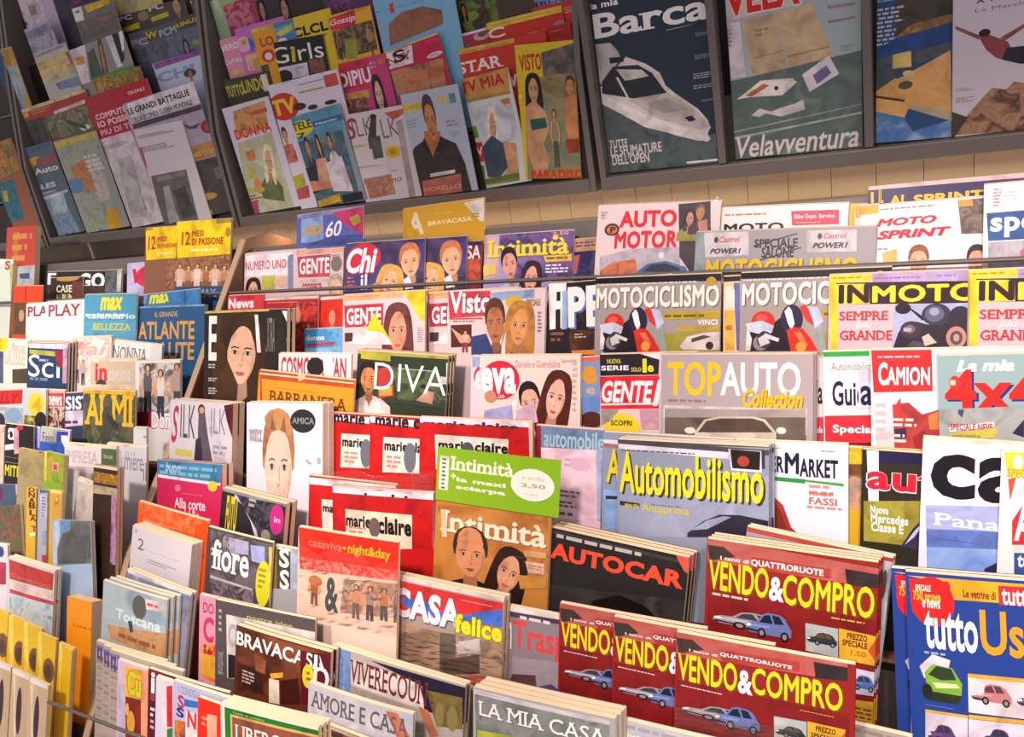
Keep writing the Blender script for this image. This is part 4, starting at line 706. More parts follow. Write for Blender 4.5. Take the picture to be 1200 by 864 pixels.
M(8, 1, 0.4, (880, 520), (1030, 508), ['2c2848', pp([(905, 600), (1030, 590), (1030, 700), (905, 710)], '28244c 3c346c 1c1a30', 40), p([(915, 515), (1030, 505), (1030, 570), (915, 580)], 'b88a60'), ln(920, 560, 1020, 520, 2, '4c4878'), p([(910, 600), (940, 595), (925, 690), (905, 690)], 'b86050')], 'dark navy magazine with an orange strip, at the gap before the bagged red lettered magazine')
M(9, 1, 1.4, (92, 262), (655, 240), ['e8dce0', t('AUTO', 195, 375, 490, 280, 'dc2038', 'k'), t('MOTOR', 170, 480, 492, 385, 'dc2038', 'k'), e(120, 415, 200, 350, '4a2c2c'), e(132, 405, 190, 362, 'd87840'), t('P', 150, 400, 180, 368, '2c1c1c', 'x'), pp([(495, 255), (655, 240), (655, 390), (575, 630), (500, 520)], '2c2838 3c3448 4a3c40', 30), fc(525, 280, 580, 370, '2c2028', 'd89c84', 'long', '9c9848'), fc(580, 255, 630, 340, '8a5c3c', 'c88c68', 'short', '4a3848'), p([(590, 345), (640, 330), (640, 390), (600, 400)], 'c08878'),
  pp([(100, 520), (260, 480), (500, 470), (500, 640), (100, 640)], 'a8a8b8 c8c4d0 8890a8', 25), p([(280, 600), (340, 555), (430, 540), (530, 570), (560, 640), (270, 640)], '5078b0'), p([(320, 590), (360, 560), (430, 552), (500, 575), (510, 610)], '283850'), pp([(100, 590), (160, 550), (280, 530), (290, 600), (200, 640), (100, 640)], 'c85840 d88858 a84838', 40), e(395, 530, 425, 495, 'f0e8e4'), ln(105, 330, 140, 290, 3, 'b0a0a8')],
  'bagged white magazine with huge red block letters and a blue car, top row centre', wrap=[(80, 235, 690, 640, 0.004)], w=0.22)
M(9, 1, 0.5, (675, 275), (1350, 248), ['f4e8e4', t('MOTO', 720, 400, 1025, 345, '201c20', 'x'), ln(725, 318, 1015, 292, 1, 'b88a50'), p([(1060, 290), (1300, 282), (1300, 355), (1065, 362)], 'd84058'), t('Bike Expo Service', 1075, 335, 1280, 300, 'f4dcdc', 'b'), ln(1080, 352, 1270, 340, 1, 'f0d0d0')],
  'white motorcycle magazine with black letters and a red label, raised behind the grey special issue')
M(10, 1, 0.3, (288, 258), (345, 256), ['e8b840', t('I', 305, 325, 318, 275, '7a4a28', 'b')], 'narrow amber magazine edge just right of the white motorcycle magazine', w=0.06)
M(9, 1, 2.2, (582, 395), (1490, 365), ['9c989a', p([(582, 395), (625, 393), (625, 640), (582, 640)], '8a9a98'), p([(622, 398), (845, 392), (848, 510), (628, 522)], 'c8c2c4'), t('Castrol', 698, 448, 805, 415, 'c83838', 'i'), e(672, 450, 695, 418, '4a4a44'), t('POWER1', 652, 505, 808, 475, '33303a', 'I'),
  t('SPECIALE', 875, 475, 1095, 425, '2a2c2c', 'S'), t('SALONE', 910, 525, 1075, 470, '2a2c2c', 'S'), p([(870, 462), (1090, 400), (1092, 405), (872, 468)], '3a3c3c'), p([(880, 540), (1110, 470), (1112, 475), (882, 546)], '3a3c3c'),
  p([(1138, 388), (1390, 380), (1388, 492), (1140, 498)], 'c8c2c4'), t('Castrol', 1222, 428, 1340, 398, 'c83838', 'i'), e(1192, 432, 1216, 400, '4a4a44'), t('POWER1', 1168, 478, 1345, 445, '33303a', 'I'),
  t('MOTOCICLISMO', 630, 640, 1400, 520, 'dcb820', 'x', '7a6a30')], 'wide grey special issue with two sponsor boxes and a yellow title, top row')
M(10, 1, 0.4, (418, 168), (1240, 95), ['38305c', p([(418, 165), (1240, 92), (1240, 118), (420, 185)], 'd8b8b8'), p([(430, 195), (445, 193), (445, 250), (432, 250)], 'd8b840'), r(462, 195, 490, 260, '302850'), t('IL', 470, 250, 495, 180, 'dcb838', 'b'), t('AL', 525, 260, 620, 205, 'e0bc38', 'k'), t('SPRINT', 645, 260, 1000, 180, 'e0bc38', 'k')], 'navy blue magazine with tall yellow letters, furthest back at the right of the top row')
M(10, 1, 0.9, (350, 265), (470, 255), ['f0d8c0', p([(350, 265), (470, 256), (470, 310), (355, 325)], 'e8a838'), t('PROVE', 375, 305, 455, 280, 'b86a28', 'b'), ln(360, 345, 450, 335, 1, '988078')], 'orange and cream magazine corner, between the grey special issue and the white racing magazine')
M(10, 1, 2.0, (380, 268), (1010, 215), ['f2e2e0', p([(380, 258), (470, 252), (470, 300), (380, 310)], 'eaa830'), ln(480, 290, 850, 245, 1, '988a90'), t('MOTO', 460, 370, 762, 308, 'd42030', 'J'), t('SPRINT', 462, 435, 835, 365, 'd42030', 'J'), pp([(868, 235), (1010, 222), (1014, 400), (885, 405)], '3a3030 5c4c44 8a7870 241e24', 40), p([(870, 235), (940, 228), (945, 262), (875, 268)], 'd89848'), ln(465, 490, 520, 470, 1, '988a90'),
  fc(612, 460, 730, 620, '8a5438', 'e8a888', 'short', 'c8c0c4'), fc(905, 458, 1022, 620, '2c2024', 'e0a080', 'short', 'c8c0c4'), p([(490, 500), (560, 480), (565, 570), (500, 575)], 'e8b060')],
  'white racing magazine with slanted red letters and two young men, right of the top row')
M(10, 1, 2.6, (1000, 158), 0.21, ['f4e4e4', ln(1045, 270, 1090, 170, 6, 'd8888a'), ln(1110, 240, 1190, 180, 3, 'd8c8cc'), p([(1012, 300), (1400, 270), (1400, 420), (1020, 440)], '2c5490'), t('sport', 1030, 425, 1420, 280, 'f2eef4', 'x'), pp([(1020, 445), (1400, 425), (1400, 640), (1020, 640)], '98949c b8b4bc 7c7880', 30), e(1180, 530, 1240, 470, 'b06878')], 'white magazine with a broad blue band and big white letters, last of the top row')

# ------------------------------------------------------------------ second row
M(12, 2, 0.3, (202, 115), (380, 108), ['d83848', t('News', 205, 180, 335, 125, 'f6eaea', 'k'), p([(250, 112), (335, 108), (335, 130), (250, 135)], 'c02838')], 'red and white weekly strip just right of the divider board, second row')
k_red = M(12, 2, 0.9, (388, 128), (655, 118), ['b82430', p([(388, 120), (655, 112), (655, 128), (388, 140)], 'd8c0b8'), ln(400, 155, 640, 138, 1, 'e09088'), pp([(500, 150), (655, 140), (655, 400), (520, 400)], 'b02028 d04838 8c1c24 d88868', 25), e(530, 260, 570, 170, 'd88868'), p([(400, 180), (520, 170), (520, 400), (410, 400)], 'a83038')], 'crimson weekly standing behind the black fashion magazine, second row')
M(12, 2, 0.4, (655, 125), (785, 118), ['d03428', e(680, 260, 770, 160, 'd82818'), fc(700, 170, 755, 270, 'c84028', 'e09078', 'long', 'c83828'), p([(655, 120), (785, 114), (785, 130), (655, 138)], 'e8c8c0')], 'scarlet weekly strip with a face, left of the bagged yellow cornered weekly', w=0.17)
M(12, 2, 1.9, (585, 285), (785, 275), ['4a98cc', t('donna', 595, 340, 690, 310, 'e8f0f8', 'S'), pp([(700, 280), (785, 275), (785, 400), (720, 390)], '4890d0 70b0e0 3870a8', 50), ln(600, 350, 720, 345, 1, 'e0e8f0'), p([(600, 355), (740, 345), (740, 360), (600, 372)], 'c04860'), p([(590, 380), (770, 370), (770, 400), (590, 400)], '8cc0e0')], 'small bright blue booklet in front of the red weeklies, second row')
k_gente = M(12, 2, 2.4, (780, 112), (1192, 88), ['e0c4c4', p([(780, 112), (1085, 95), (1085, 125), (782, 142)], 'e0a878'), ln(800, 125, 1060, 105, 1, 'b86858'), p([(785, 165), (985, 152), (985, 265), (790, 275)], 'c03848'), t('GENTE', 798, 262, 975, 170, 'f6eeec', 'x', None, '98283c'), p([(1085, 95), (1192, 88), (1192, 240), (1170, 235)], 'ecc428'), fc(985, 150, 1130, 420, '6a3838', 'd89478', 'long', None, 0), p([(940, 200), (1030, 350), (880, 330)], 'ecc428'), p([(930, 230), (800, 360), (1035, 360), (985, 300), (880, 285)], 'e8dcd8'), ln(1155, 350, 1190, 270, 7, 'a89098'), r(790, 345, 830, 300, '4a3838')],
  'pink weekly with a yellow corner and a long haired woman, second row')
K(k_gente, 13, 1.6, (262, 100), 'second copy of the pink yellow cornered weekly, hidden behind the smiling couple weekly')
k_visto = M(13, 2, 2.4, (365, 95), (855, 78), ['dcc8c4', p([(580, 100), (800, 82), (800, 125), (590, 140)], '88a4c8'), p([(365, 95), (580, 90), (580, 215), (372, 228)], 'c84050'), t('Visto', 372, 205, 585, 88, 'f2e8ea', 'x', None, '7c2c3c'), p([(378, 262), (485, 258), (485, 370), (380, 375)], '5c2c2c'), fig(420, 290, 485, 400, 'e0b098', '8a4038'), p([(380, 275), (430, 310), (440, 350), (425, 350)], 'd8a080'), r(372, 235, 540, 225, 'b84858'), ln(390, 250, 530, 235, 1, '8a6870'), e(655, 180, 740, 110, 'd0a840'),
  fc(548, 125, 660, 370, '5c3828', 'b8744c', 'short', '3c4880', 4), fc(655, 140, 800, 380, 'b8803c', 'd8945c', 'long', '6a5038', -5), p([(485, 320), (560, 305), (600, 410), (485, 410)], '38447c'), ln(815, 300, 840, 190, 6, '8a7878'), p([(640, 360), (660, 290), (655, 410), (635, 410)], 'ead8d0'), t('SPECIALE', 760, 165, 830, 130, 'a87850', 'b')],
  'weekly with a smiling tanned couple and white title on red, second row')
k_pel = M(13, 2, 0.8, (870, 55), 0.18, ['2c2024', p([(870, 55), (960, 50), (955, 275), (875, 285)], 'f4eae4'), p([(910, 95), (930, 93), (930, 140), (910, 142)], '28202c'), p([(940, 90), (965, 88), (965, 280), (935, 285)], '98b8d8'), p([(905, 185), (930, 180), (930, 285), (905, 285)], '2c2028'), ln(880, 350, 960, 290, 2, '8a5848')], 'black magazine with a huge white letter, left of its twin, second row')
M(13, 2, 1.7, (962, 50), (1105, 38), ['241a1c', t('PEL', 968, 275, 1240, 50, 'f6ece6', 'k', '5878b0'), ph(970, 290, 1110, 390, '2c1c18 4a2c20 6a4030', 40), t('DR', 1010, 245, 1048, 195, '3a3440', 'b'), ln(1000, 330, 1060, 300, 2, 'c8a898'), p([(985, 390), (1105, 385), (1105, 410), (985, 410)], 'd88838')], 'black magazine with huge white letters over an orange foot, left of the racing motorcycle magazines', w=0.19)
k_moto = M(9, 2, 2.2, (78, 628), (708, 602), ['a09690', p([(70, 612), (712, 595), (712, 640), (75, 655)], '141012'), ln(85, 668, 640, 635, 1, 'e0d4cc'), t('MOTOCICLISMO', 82, 780, 700, 655, 'f4e8dc', 'x', '6c6058'), e(632, 668, 685, 618, 'b8903c'), p([(415, 795), (700, 788), (700, 830), (420, 835)], 'b89c28'), ln(425, 830, 690, 800, 1, '6c5c28'), t('VINCI', 590, 862, 690, 832, 'f0e4d8', 'x'), p([(485, 870), (700, 865), (700, 890), (490, 895)], 'c0a030'), p([(410, 905), (700, 895), (700, 990), (420, 1000)], '9c9438'), p([(500, 970), (540, 920), (620, 900), (700, 895), (700, 985), (520, 985)], 'd8ccc4'), p([(560, 930), (620, 912), (660, 920), (560, 950)], '4a4444'), e(630, 985, 670, 945, '2c2428'),
  e(98, 1012, 222, 885, '241c24'), e(128, 985, 195, 915, '8a8084'), p([(190, 880), (250, 830), (300, 890), (330, 1000), (200, 1000), (175, 940)], '1e1822'), e(122, 900, 222, 802, 'd02c22'), p([(98, 862), (165, 846), (218, 872), (208, 905), (150, 908), (110, 895)], 'c4ccdc'), e(140, 850, 190, 818, 'e0584c'),
  e(244, 910, 340, 772, '28243c'), p([(262, 805), (280, 782), (292, 800), (304, 862), (290, 890), (276, 860)], 'f0e4e0'), p([(325, 785), (345, 774), (368, 800), (388, 845), (380, 868), (350, 842)], 'd03028'), p([(358, 780), (400, 785), (414, 815), (424, 850), (390, 888), (378, 840)], 'b8c0d8'),
  p([(270, 892), (300, 878), (338, 884), (372, 930), (408, 1000), (290, 1000)], 'd82c20'), p([(300, 900), (330, 900), (360, 960), (345, 975)], 'f07848'), e(308, 992, 352, 944, 'e89838'), e(145, 975, 210, 895, '3c343c'), p([(150, 930), (185, 905), (200, 950), (160, 968)], 'c8c0c4'), p([(180, 905), (240, 930), (235, 945), (178, 925)], 'd8d0d0'), p([(392, 880), (415, 860), (440, 1000), (412, 1000)], '8ca098'), p([(105, 880), (125, 930), (118, 985), (98, 985)], 'e8dcd8')],
  'grey motorcycle magazine with a red racing bike, left of two in the second row')
M(9, 2, 1.3, (718, 620), (802, 615), ['ecd0a0', p([(718, 615), (805, 610), (805, 640), (720, 645)], '201820'), p([(730, 670), (760, 668), (758, 770), (735, 775)], 'f4e4d0'), p([(770, 650), (802, 648), (802, 990), (785, 990)], '6868a8'), p([(725, 790), (775, 788), (775, 990), (725, 990)], 'e0b048'), t('M', 728, 780, 775, 680, 'f6e8dc', 'k'), ln(730, 900, 780, 850, 1, 'b87838')], 'yellowish magazine edge with a violet stripe between the two grey motorcycle magazines', w=0.09)
COPIES.append((k_moto, 9, 2.2, (806, 618), 'grey motorcycle magazine with a red racing bike, right one beside the yellow scooter magazine', None, 0))
k_inm = M(10, 2, 3.0, (222, 612), (920, 585), ['c4b4b8', p([(222, 612), (435, 600), (435, 640), (225, 650)], 'ecc82c'), p([(222, 645), (265, 640), (265, 990), (230, 990)], 'e8c428'), ln(240, 635, 425, 612, 1, 'b88028'), p([(435, 600), (920, 585), (920, 645), (440, 650)], 'b098c0'), ln(450, 635, 720, 612, 1, '8c58a0'), ln(760, 625, 910, 598, 1, '7880b8'), p([(258, 650), (918, 640), (918, 752), (265, 758)], '2a1420'), t('INMOTO', 262, 755, 975, 648, 'f0cc28', 'x'), p([(255, 758), (425, 755), (425, 660), (395, 655), (300, 655), (255, 656)], 'f0cc28'), t('IN', 268, 755, 425, 655, '2a1420', 'k'),
  t('SEMPRE', 272, 840, 520, 790, 'b8303c', 'S', None, 'e8b8b0'), t('piu', 355, 885, 435, 845, 'f0e8e8', 'i'), t('GRANDE', 275, 938, 540, 888, 'b8303c', 'S', None, 'e8b8b0'), pp([(550, 760), (920, 750), (920, 980), (540, 980)], '8c98c4 a8b0d0 98a0bc', 14),
  e(553, 808, 634, 750, '201820'), p([(618, 775), (640, 783), (705, 828), (690, 840)], '201820'), p([(540, 985), (570, 900), (600, 860), (660, 845), (720, 860), (760, 840), (830, 800), (925, 820), (925, 985)], '2c2430'), e(685, 865, 835, 752, '34323f'), e(702, 848, 800, 765, '5c5c74'), e(725, 815, 775, 775, '9098b0'), e(815, 905, 945, 765, '2a2634'),
  e(578, 930, 690, 842, '3a2e3c'), e(600, 905, 655, 860, '6c5c68'), p([(688, 922), (720, 905), (762, 950), (702, 968)], 'd0b8a8'), e(808, 980, 912, 868, 'b88478'), e(828, 962, 892, 890, '5a4848'), e(845, 945, 876, 906, 'a89890'), p([(640, 940), (700, 950), (690, 985), (600, 985)], '4c4450'), ln(595, 905, 660, 865, 1, 'b0a0a8')],
  'yellow titled scooter magazine with a dark scooter, leftmost of three in the second row')
COPIES.append((k_inm, 10, 2.2, (918, 598), 'second yellow titled scooter magazine, middle of the three identical ones in the second row', None, 0))
COPIES.append((k_inm, 10, 1.4, (1158, 590), 'third yellow titled scooter magazine, cut by the right edge of the photograph', None, 0))

# ------------------------------------------------------------------ third row
k_elle = M(12, 3, 1.3, (85, 195), (500, 180), ['2a221c', p([(85, 188), (410, 178), (410, 192), (86, 204)], 'c8b848'), pp([(150, 205), (345, 205), (330, 640), (120, 640)], '2c2014 3c2c1c 4c3824 241a10', 18), fc(160, 205, 390, 590, '3c2614', 'dcae90', 'long', None, -4), p([(120, 400), (150, 330), (175, 290), (200, 430), (255, 560), (250, 640), (140, 640)], '4a3018'), t('E', 106, 440, 150, 215, 'f2ece4', 'S'), p([(340, 210), (356, 210), (372, 400), (352, 400)], 'ece6de'), p([(440, 215), (455, 213), (482, 390), (466, 395)], 'ece6de'), p([(480, 340), (500, 330), (505, 350), (484, 360)], 'ece6de'), ln(105, 480, 160, 455, 2, 'c8c0b4'), ln(105, 545, 165, 525, 2, 'c8c0b4'), ln(105, 610, 160, 575, 3, 'c8c0b4'), t('EXTRA', 395, 400, 435, 230, '6a6458', ''),
  p([(380, 205), (480, 200), (505, 400), (400, 400)], '2a241e'), t('XTRA', 400, 395, 440, 225, '8a8478', ''), p([(475, 190), (500, 190), (505, 260)], 'e8e0d4')],
  'black fashion magazine with a dark haired woman and thin white letters, beside the divider board', th=0.010, st=1, so=(0.0010, 0.0020), sl='further copy behind the black fashion magazine, showing its cream page edges')
M(12, 3, 0.6, (318, 405), 0.2, ['e8d8d4', t('COSMOPOLITAN', 330, 510, 830, 425, 'c83848', 'x'), ln(330, 640, 358, 530, 5, '8098c8')], 'cream magazine with slim red capitals, left and hindmost of two copies above the yellow card')
M(12, 3, 1.5, (458, 404), (822, 408), ['ecdcd8', t('COSMOPOLITAN', 468, 525, 798, 425, 'c03040', 'x'), e(600, 515, 690, 425, '281c20'), p([(680, 420), (730, 420), (735, 530), (690, 520)], 'f0e4e0')], 'cream magazine with slim red capitals and a black head, behind the yellow almanac card')
M(12, 3, 2.6, (358, 488), (838, 540), ['d89428', p([(358, 488), (838, 540), (838, 580), (362, 530)], 'b84824'), p([(362, 500), (835, 552), (835, 558), (362, 508)], 'ecd8b0'), p([(555, 495), (590, 500), (595, 530), (560, 545)], 'd8b890'), t('BARBANERA', 412, 588, 800, 700, '6a3a18', 's'), ln(440, 580, 720, 605, 1, 'b87830'), p([(362, 515), (370, 516), (375, 640), (365, 640)], 'b84824')], 'yellow almanac with a rust coloured border, in front of the cream magazines, third row')
k_diva = M(12, 3, 0.7, (855, 388), (1400, 425), ['2c3a28', p([(850, 380), (1400, 415), (1400, 440), (855, 405)], 'a8a048'), p([(870, 400), (1020, 410), (1020, 445), (870, 430)], 'b0a838'), fc(862, 435, 955, 625, '2c1c18', 'c88458', 'short', 'e0d4d0', 6), p([(955, 480), (1030, 470), (1040, 620), (960, 630)], 'a83830'), pp([(1030, 470), (1260, 500), (1300, 640), (1060, 640)], '243020 3a4c2c 5c6a48 1c2418', 30), p([(1270, 520), (1310, 525), (1310, 560), (1275, 560)], 'b8b8b0'), ln(1060, 475, 1250, 500, 1, 'b8b8a8'), p([(960, 575), (1030, 570), (1030, 615), (965, 620)], 'd09c38'), p([(1150, 640), (1200, 590), (1240, 600), (1230, 660)], 'c89878'), pp([(1320, 440), (1400, 445), (1400, 640), (1310, 640)], '4c7030 6c8c40 385828', 50), p([(1300, 450), (1322, 452), (1322, 640), (1300, 640)], 'e0d0b0'), t('DIVA', 945, 448, 1296, 618, 'f2ece8', 'l')],
  'dark green bagged magazine with thin white capitals, third row', st=2, so=(0.0015, 0.0020), sl='hind copy in the stack of dark green bagged magazines, third row', sg='copies stacked behind the dark green bagged magazine', wrap=[(860, 590, 1400, 690, 0.006)], w=0.21)
M(13, 3, 1.2, (482, 418), 0.2, ['e4d0d8', e(492, 600, 700, 440, 'd8304c'), t('e', 500, 585, 545, 490, 'f4eef0', 'k'), p([(485, 420), (530, 420), (530, 470), (488, 475)], '98a8c8')], 'white weekly with a red oval, peeking out left of the two women weekly')
M(13, 3, 2.1, (525, 415), (1030, 412), ['ecd8cc', e(528, 635, 728, 440, 'd42840'), e(540, 625, 715, 452, 'd42840'), t('eva', 530, 605, 708, 475, 'f6eef0', 'k'), t('2,00', 595, 632, 650, 612, 'f0c8c8', 'b'), t('Daniele e Guendalina', 705, 475, 930, 440, 'c86470', ''), fc(720, 540, 840, 760, '281818', 'e8b094', 'short', 'b8a8d0', 12), fc(835, 485, 985, 760, '54241c', 'ecb49c', 'long', 'e0c070', -12), p([(550, 690), (700, 660), (720, 750), (540, 760)], 'a8a8d8'), p([(720, 690), (800, 640), (820, 750), (720, 760)], 'e0b8d0'), e(550, 650, 610, 590, 'c88868'), ln(990, 700, 1015, 440, 9, 'd0b8a0'), p([(690, 650), (720, 630), (710, 740), (695, 740)], 'f4ece8'), t('Speciale', 935, 455, 1010, 430, 'd89898', '')],
  'cream weekly with a red oval badge and two women leaning together, third row')
M(13, 3, 1.0, (1030, 425), (1128, 420), ['7c98c0', p([(1030, 422), (1128, 416), (1128, 440), (1030, 446)], 'e0604c'), t('e', 1040, 560, 1112, 465, 'dc9830', 'k'), p([(1032, 622), (1128, 618), (1128, 700), (1032, 700)], '6888c8'), e(1030, 780, 1140, 695, '54281c'), t('e', 1060, 610, 1105, 575, 'd0b088', 'b')], 'blue weekly with an orange letter, right of the weekly with two women', w=0.13)
k_gm = M(14, 3, 1.6, (98, 325), (400, 318), ['e0c8c4', p([(98, 325), (400, 318), (395, 425), (100, 432)], '262026'), t('NUOVA', 135, 370, 205, 345, 'd8c850', 'b'), t('SERIE', 105, 405, 245, 378, 'e8e4e4', 'x'), t('1', 315, 415, 335, 345, 'f0d830', 'x'), t('SOLO', 258, 410, 308, 388, 'd8c850', 'b'), t('e', 340, 412, 370, 378, 'f0d830', 'x'), p([(300, 320), (400, 318), (400, 350)], 'f0e0dc'), p([(98, 435), (398, 428), (396, 595), (104, 598)], 'dc2830'), t('GENTE', 108, 565, 368, 455, 'f4eeee', 'I'), t('M', 366, 582, 500, 450, 'f4eeee', 'I'), p([(105, 570), (396, 565), (396, 575), (105, 580)], 'f0dcdc'), e(118, 760, 300, 620, 'f0d428'), t('SCOPRI', 155, 680, 262, 655, '3a3820', 'x'), pp([(105, 600), (200, 598), (150, 660), (105, 680)], 'b0a898 8a8478', 40), pp([(300, 600), (396, 598), (396, 700), (310, 700)], 'd8b8a8 c890a0 a898b8', 40)],
  'black and red motoring magazine with a yellow disc, left of the wide classic car magazine', w=0.16)
M(14, 3, 2.6, (408, 325), (1152, 322), ['a89c9c', t('TOP', 438, 530, 708, 360, 'f0bc1c', 'b'), t('AUTO', 705, 530, 1108, 362, 'f2e6e6', 'b', None, None), t('Collection', 818, 590, 1118, 500, 'f0b41c', 'I', '7c6040'), r(420, 592, 1140, 598, 'c8bcb8'), pp([(425, 600), (1135, 600), (1135, 720), (425, 720)], '8c807c 9c908c a89c94', 14), pp([(425, 640), (1135, 640), (1135, 800), (425, 800)], '5c5048 6c6054 4c443c', 20),
  p([(575, 715), (625, 650), (700, 635), (870, 635), (930, 650), (985, 715), (985, 800), (575, 800)], 'c8bca8'), p([(590, 715), (635, 658), (705, 645), (865, 645), (920, 660), (968, 715)], '54463c'), e(525, 720, 580, 690, 'e8dcc8'), e(985, 722, 1035, 690, 'e8dcc8'), r(418, 595, 424, 730, 'd0c4c0'), r(1132, 595, 1138, 730, 'd0c4c0'), ln(440, 565, 700, 548, 1, '98706c')],
  'wide grey classic car magazine with yellow and white title, third row', st=2, so=(0.0010, 0.0020), sl='hind copy in the stack of grey classic car magazines, third row', sg='copies stacked behind the grey classic car magazine', w=0.22)
M(15, 3, 1.0, (118, 342), 0.2, ['ecdcd8', r(125, 330, 190, 340, '2c9040'), ln(125, 405, 185, 350, 2, 'a898a0'), t('Guida', 60, 570, 190, 450, '1c1c40', 'b'), p([(130, 640), (200, 638), (200, 780), (132, 780)], 'd83848'), t('Speciale', 100, 725, 190, 685, 'f0e0e0', 'b')], 'white car guide with black letters, the copy half hidden left of its green topped twin')
k_gu = M(15, 3, 1.8, (188, 312), (425, 306), ['f0e2dc', p([(188, 312), (425, 306), (422, 332), (192, 337)], '2c9c44'), t('Automobilismo', 232, 405, 470, 362, '8a6868', ''), t('Guida', 238, 582, 440, 455, '1a1c44', 'b'), p([(198, 632), (440, 628), (440, 765), (202, 772)], 'dc2c38'), t('Speciale', 240, 728, 490, 680, 'f6ecec', 'x'), p([(205, 772), (440, 765), (440, 785), (205, 790)], '5a1c28'), p([(370, 400), (440, 400), (440, 600), (370, 600)], 'd8d0e0'), t('a', 380, 580, 440, 480, '1a1c44', 'b')], 'white car guide with green top band and red foot, left of the truck magazine', w=0.21)
k_cam = M(15, 3, 2.6, (432, 304), (736, 300), ['ecdadc', p([(432, 304), (736, 300), (742, 508), (445, 515)], 'dc2c30'), ln(465, 345, 720, 325, 1, 'f0c0b8'), t('C', 468, 480, 515, 362, 'f6eeea', 'x'), t('AMION', 512, 478, 728, 385, 'f6eeea', 'x'), p([(450, 520), (535, 515), (545, 800), (460, 800)], 'd8ccd0'), ln(455, 760, 530, 560, 5, 'c0b4b8'), p([(540, 575), (620, 565), (690, 625), (775, 600), (780, 800), (550, 800)], 'a83c38'), p([(545, 590), (580, 540), (582, 600), (620, 640), (550, 640)], 'c83838'), ln(545, 690, 680, 640, 2, 'ecd0c8'), p([(720, 630), (770, 610), (775, 700), (725, 700)], 'd87838'), p([(550, 700), (610, 690), (610, 740), (552, 745)], '3c2c48'), ln(550, 770, 620, 720, 2, 'f0e0e0'), p([(640, 740), (700, 700), (740, 800), (660, 810)], '8c2c2c')],
  'red and white truck magazine with white capitals, left of the off road magazine', st=1, so=(0.0010, 0.0020), sl='copy standing behind the red and white truck magazine, its white edge showing', w=0.21)
M(15, 3, 3.2, (765, 332), (1280, 318), ['8ca8a8', t('La mia', 862, 412, 1150, 345, 'f0e8e4', 'J'), t('4x4', 805, 612, 1290, 392, 'dc2420', 'x', '283070'), e(825, 500, 880, 430, 'd83428'), ln(830, 490, 870, 440, 1, 'f0c0b8'), pp([(775, 600), (1280, 580), (1280, 760), (780, 760)], '8c9494 a0a4a0 707878', 25), p([(825, 690), (1050, 660), (1052, 685), (828, 712)], 'ecdcd8'), t('SPECIALE NEVE', 830, 705, 1042, 672, 'b83038', 'x'), p([(830, 720), (1060, 690), (1065, 740), (835, 750)], 'b8b048'), p([(870, 600), (900, 600), (890, 640), (868, 620)], '3c4470'), p([(1140, 720), (1200, 650), (1200, 740)], '302848'), ln(840, 745, 1050, 725, 1, '8c8438')],
  'grey blue off road magazine with giant red letters, right end of third row')

# ------------------------------------------------------------------ fourth row
k_silk4 = M(17, 4, 1.5, (85, -50), (400, -28), ['d4ccd4', t('S', 88, 165, 130, -20, 'b83444', 'i'), t('ILK', 135, 140, 215, -20, '504c54', ''), e(225, 30, 262, -25, '4a3020'), p([(230, 0), (260, 0), (275, 130), (300, 270), (210, 270), (225, 150)], '5c5460'), e(232, 20, 258, -12, 'c89878'), p([(215, 150), (240, 140), (250, 270), (205, 270)], '34303a'), r(110, 228, 195, 205, 'c8c058'), p([(270, 20), (300, 10), (375, 300), (310, 280)], 'c8c0cc'), t('ILK', 290, 120, 365, 0, '8a8490', 'l'), p([(355, -20), (400, -28), (400, 160), (370, 60)], '5a1c28'), ln(300, 230, 370, 180, 2, '98909c'), p([(340, 280), (385, 270), (385, 320), (345, 320)], 'b02c38')],
  'pale grey fashion magazine with red initial, beside the divider board in the fourth row', th=0.013, st=1, so=(0.0010, 0.0020), sl='copy behind the pale grey fashion magazine, showing thick cream page edges')
M(17, 4, 1.9, (468, -35), (850, -28), ['e8dce4', fc(538, -10, 722, 575, 'a87448', 'e8c0ac', 'short', None, 0), p([(572, 110), (560, 40), (585, 5), (630, -5), (680, 20), (705, 90), (690, 140), (650, 100), (600, 105)], 'b88454'), p([(590, 100), (600, 40), (620, 105)], '8a5c34'), p([(640, 105), (660, 30), (670, 115)], '8a5c34'), e(690, 115, 815, 0, '2a2a2c'), t('AMICA', 700, 72, 808, 42, '8a9098', 'b'), ln(485, 165, 560, 95, 2, 'a8a0ac'), t('WELL', 480, 160, 550, 100, '98909c', 'l'), p([(770, 250), (795, 270), (790, 278), (765, 258)], 'a098a4'), e(822, 275, 840, 240, 'b0a8a0')],
  'white magazine with a large cropped face and black round sticker, fourth row', th=0.012, st=1, so=(0.0010, 0.0020), sl='copy behind the white cropped face magazine, showing cream page edges')
def claire(lx): return None
MC = ['c41e1e', p([(880, 20), (1090, 40), (1090, 72), (884, 50)], 'ecdce8'), t('marie claire', 905, 72, 1250, 22, '2c2024', 'k'), p([(884, 60), (1400, 110), (1400, 330), (884, 300)], 'c01c1c'), p([(945, 120), (1200, 135), (1190, 300), (940, 290)], 'e4dcd0'), t('marie claire', 950, 135, 1180, 205, '241c20', 'k'), e(1040, 290, 1100, 150, '6c7078'), ln(960, 270, 1030, 210, 3, 'c88878')]
k_mc = M(17, 4, 1.2, (882, 15), 0.2, MC, 'red framed magazine with a small inset cover, leftmost of three in the fourth row', rot=0)
COPIES.append((k_mc, 17, 2.1, (1088, 28), 'red framed magazine with a small inset cover, middle of three in the fourth row', None, 0))
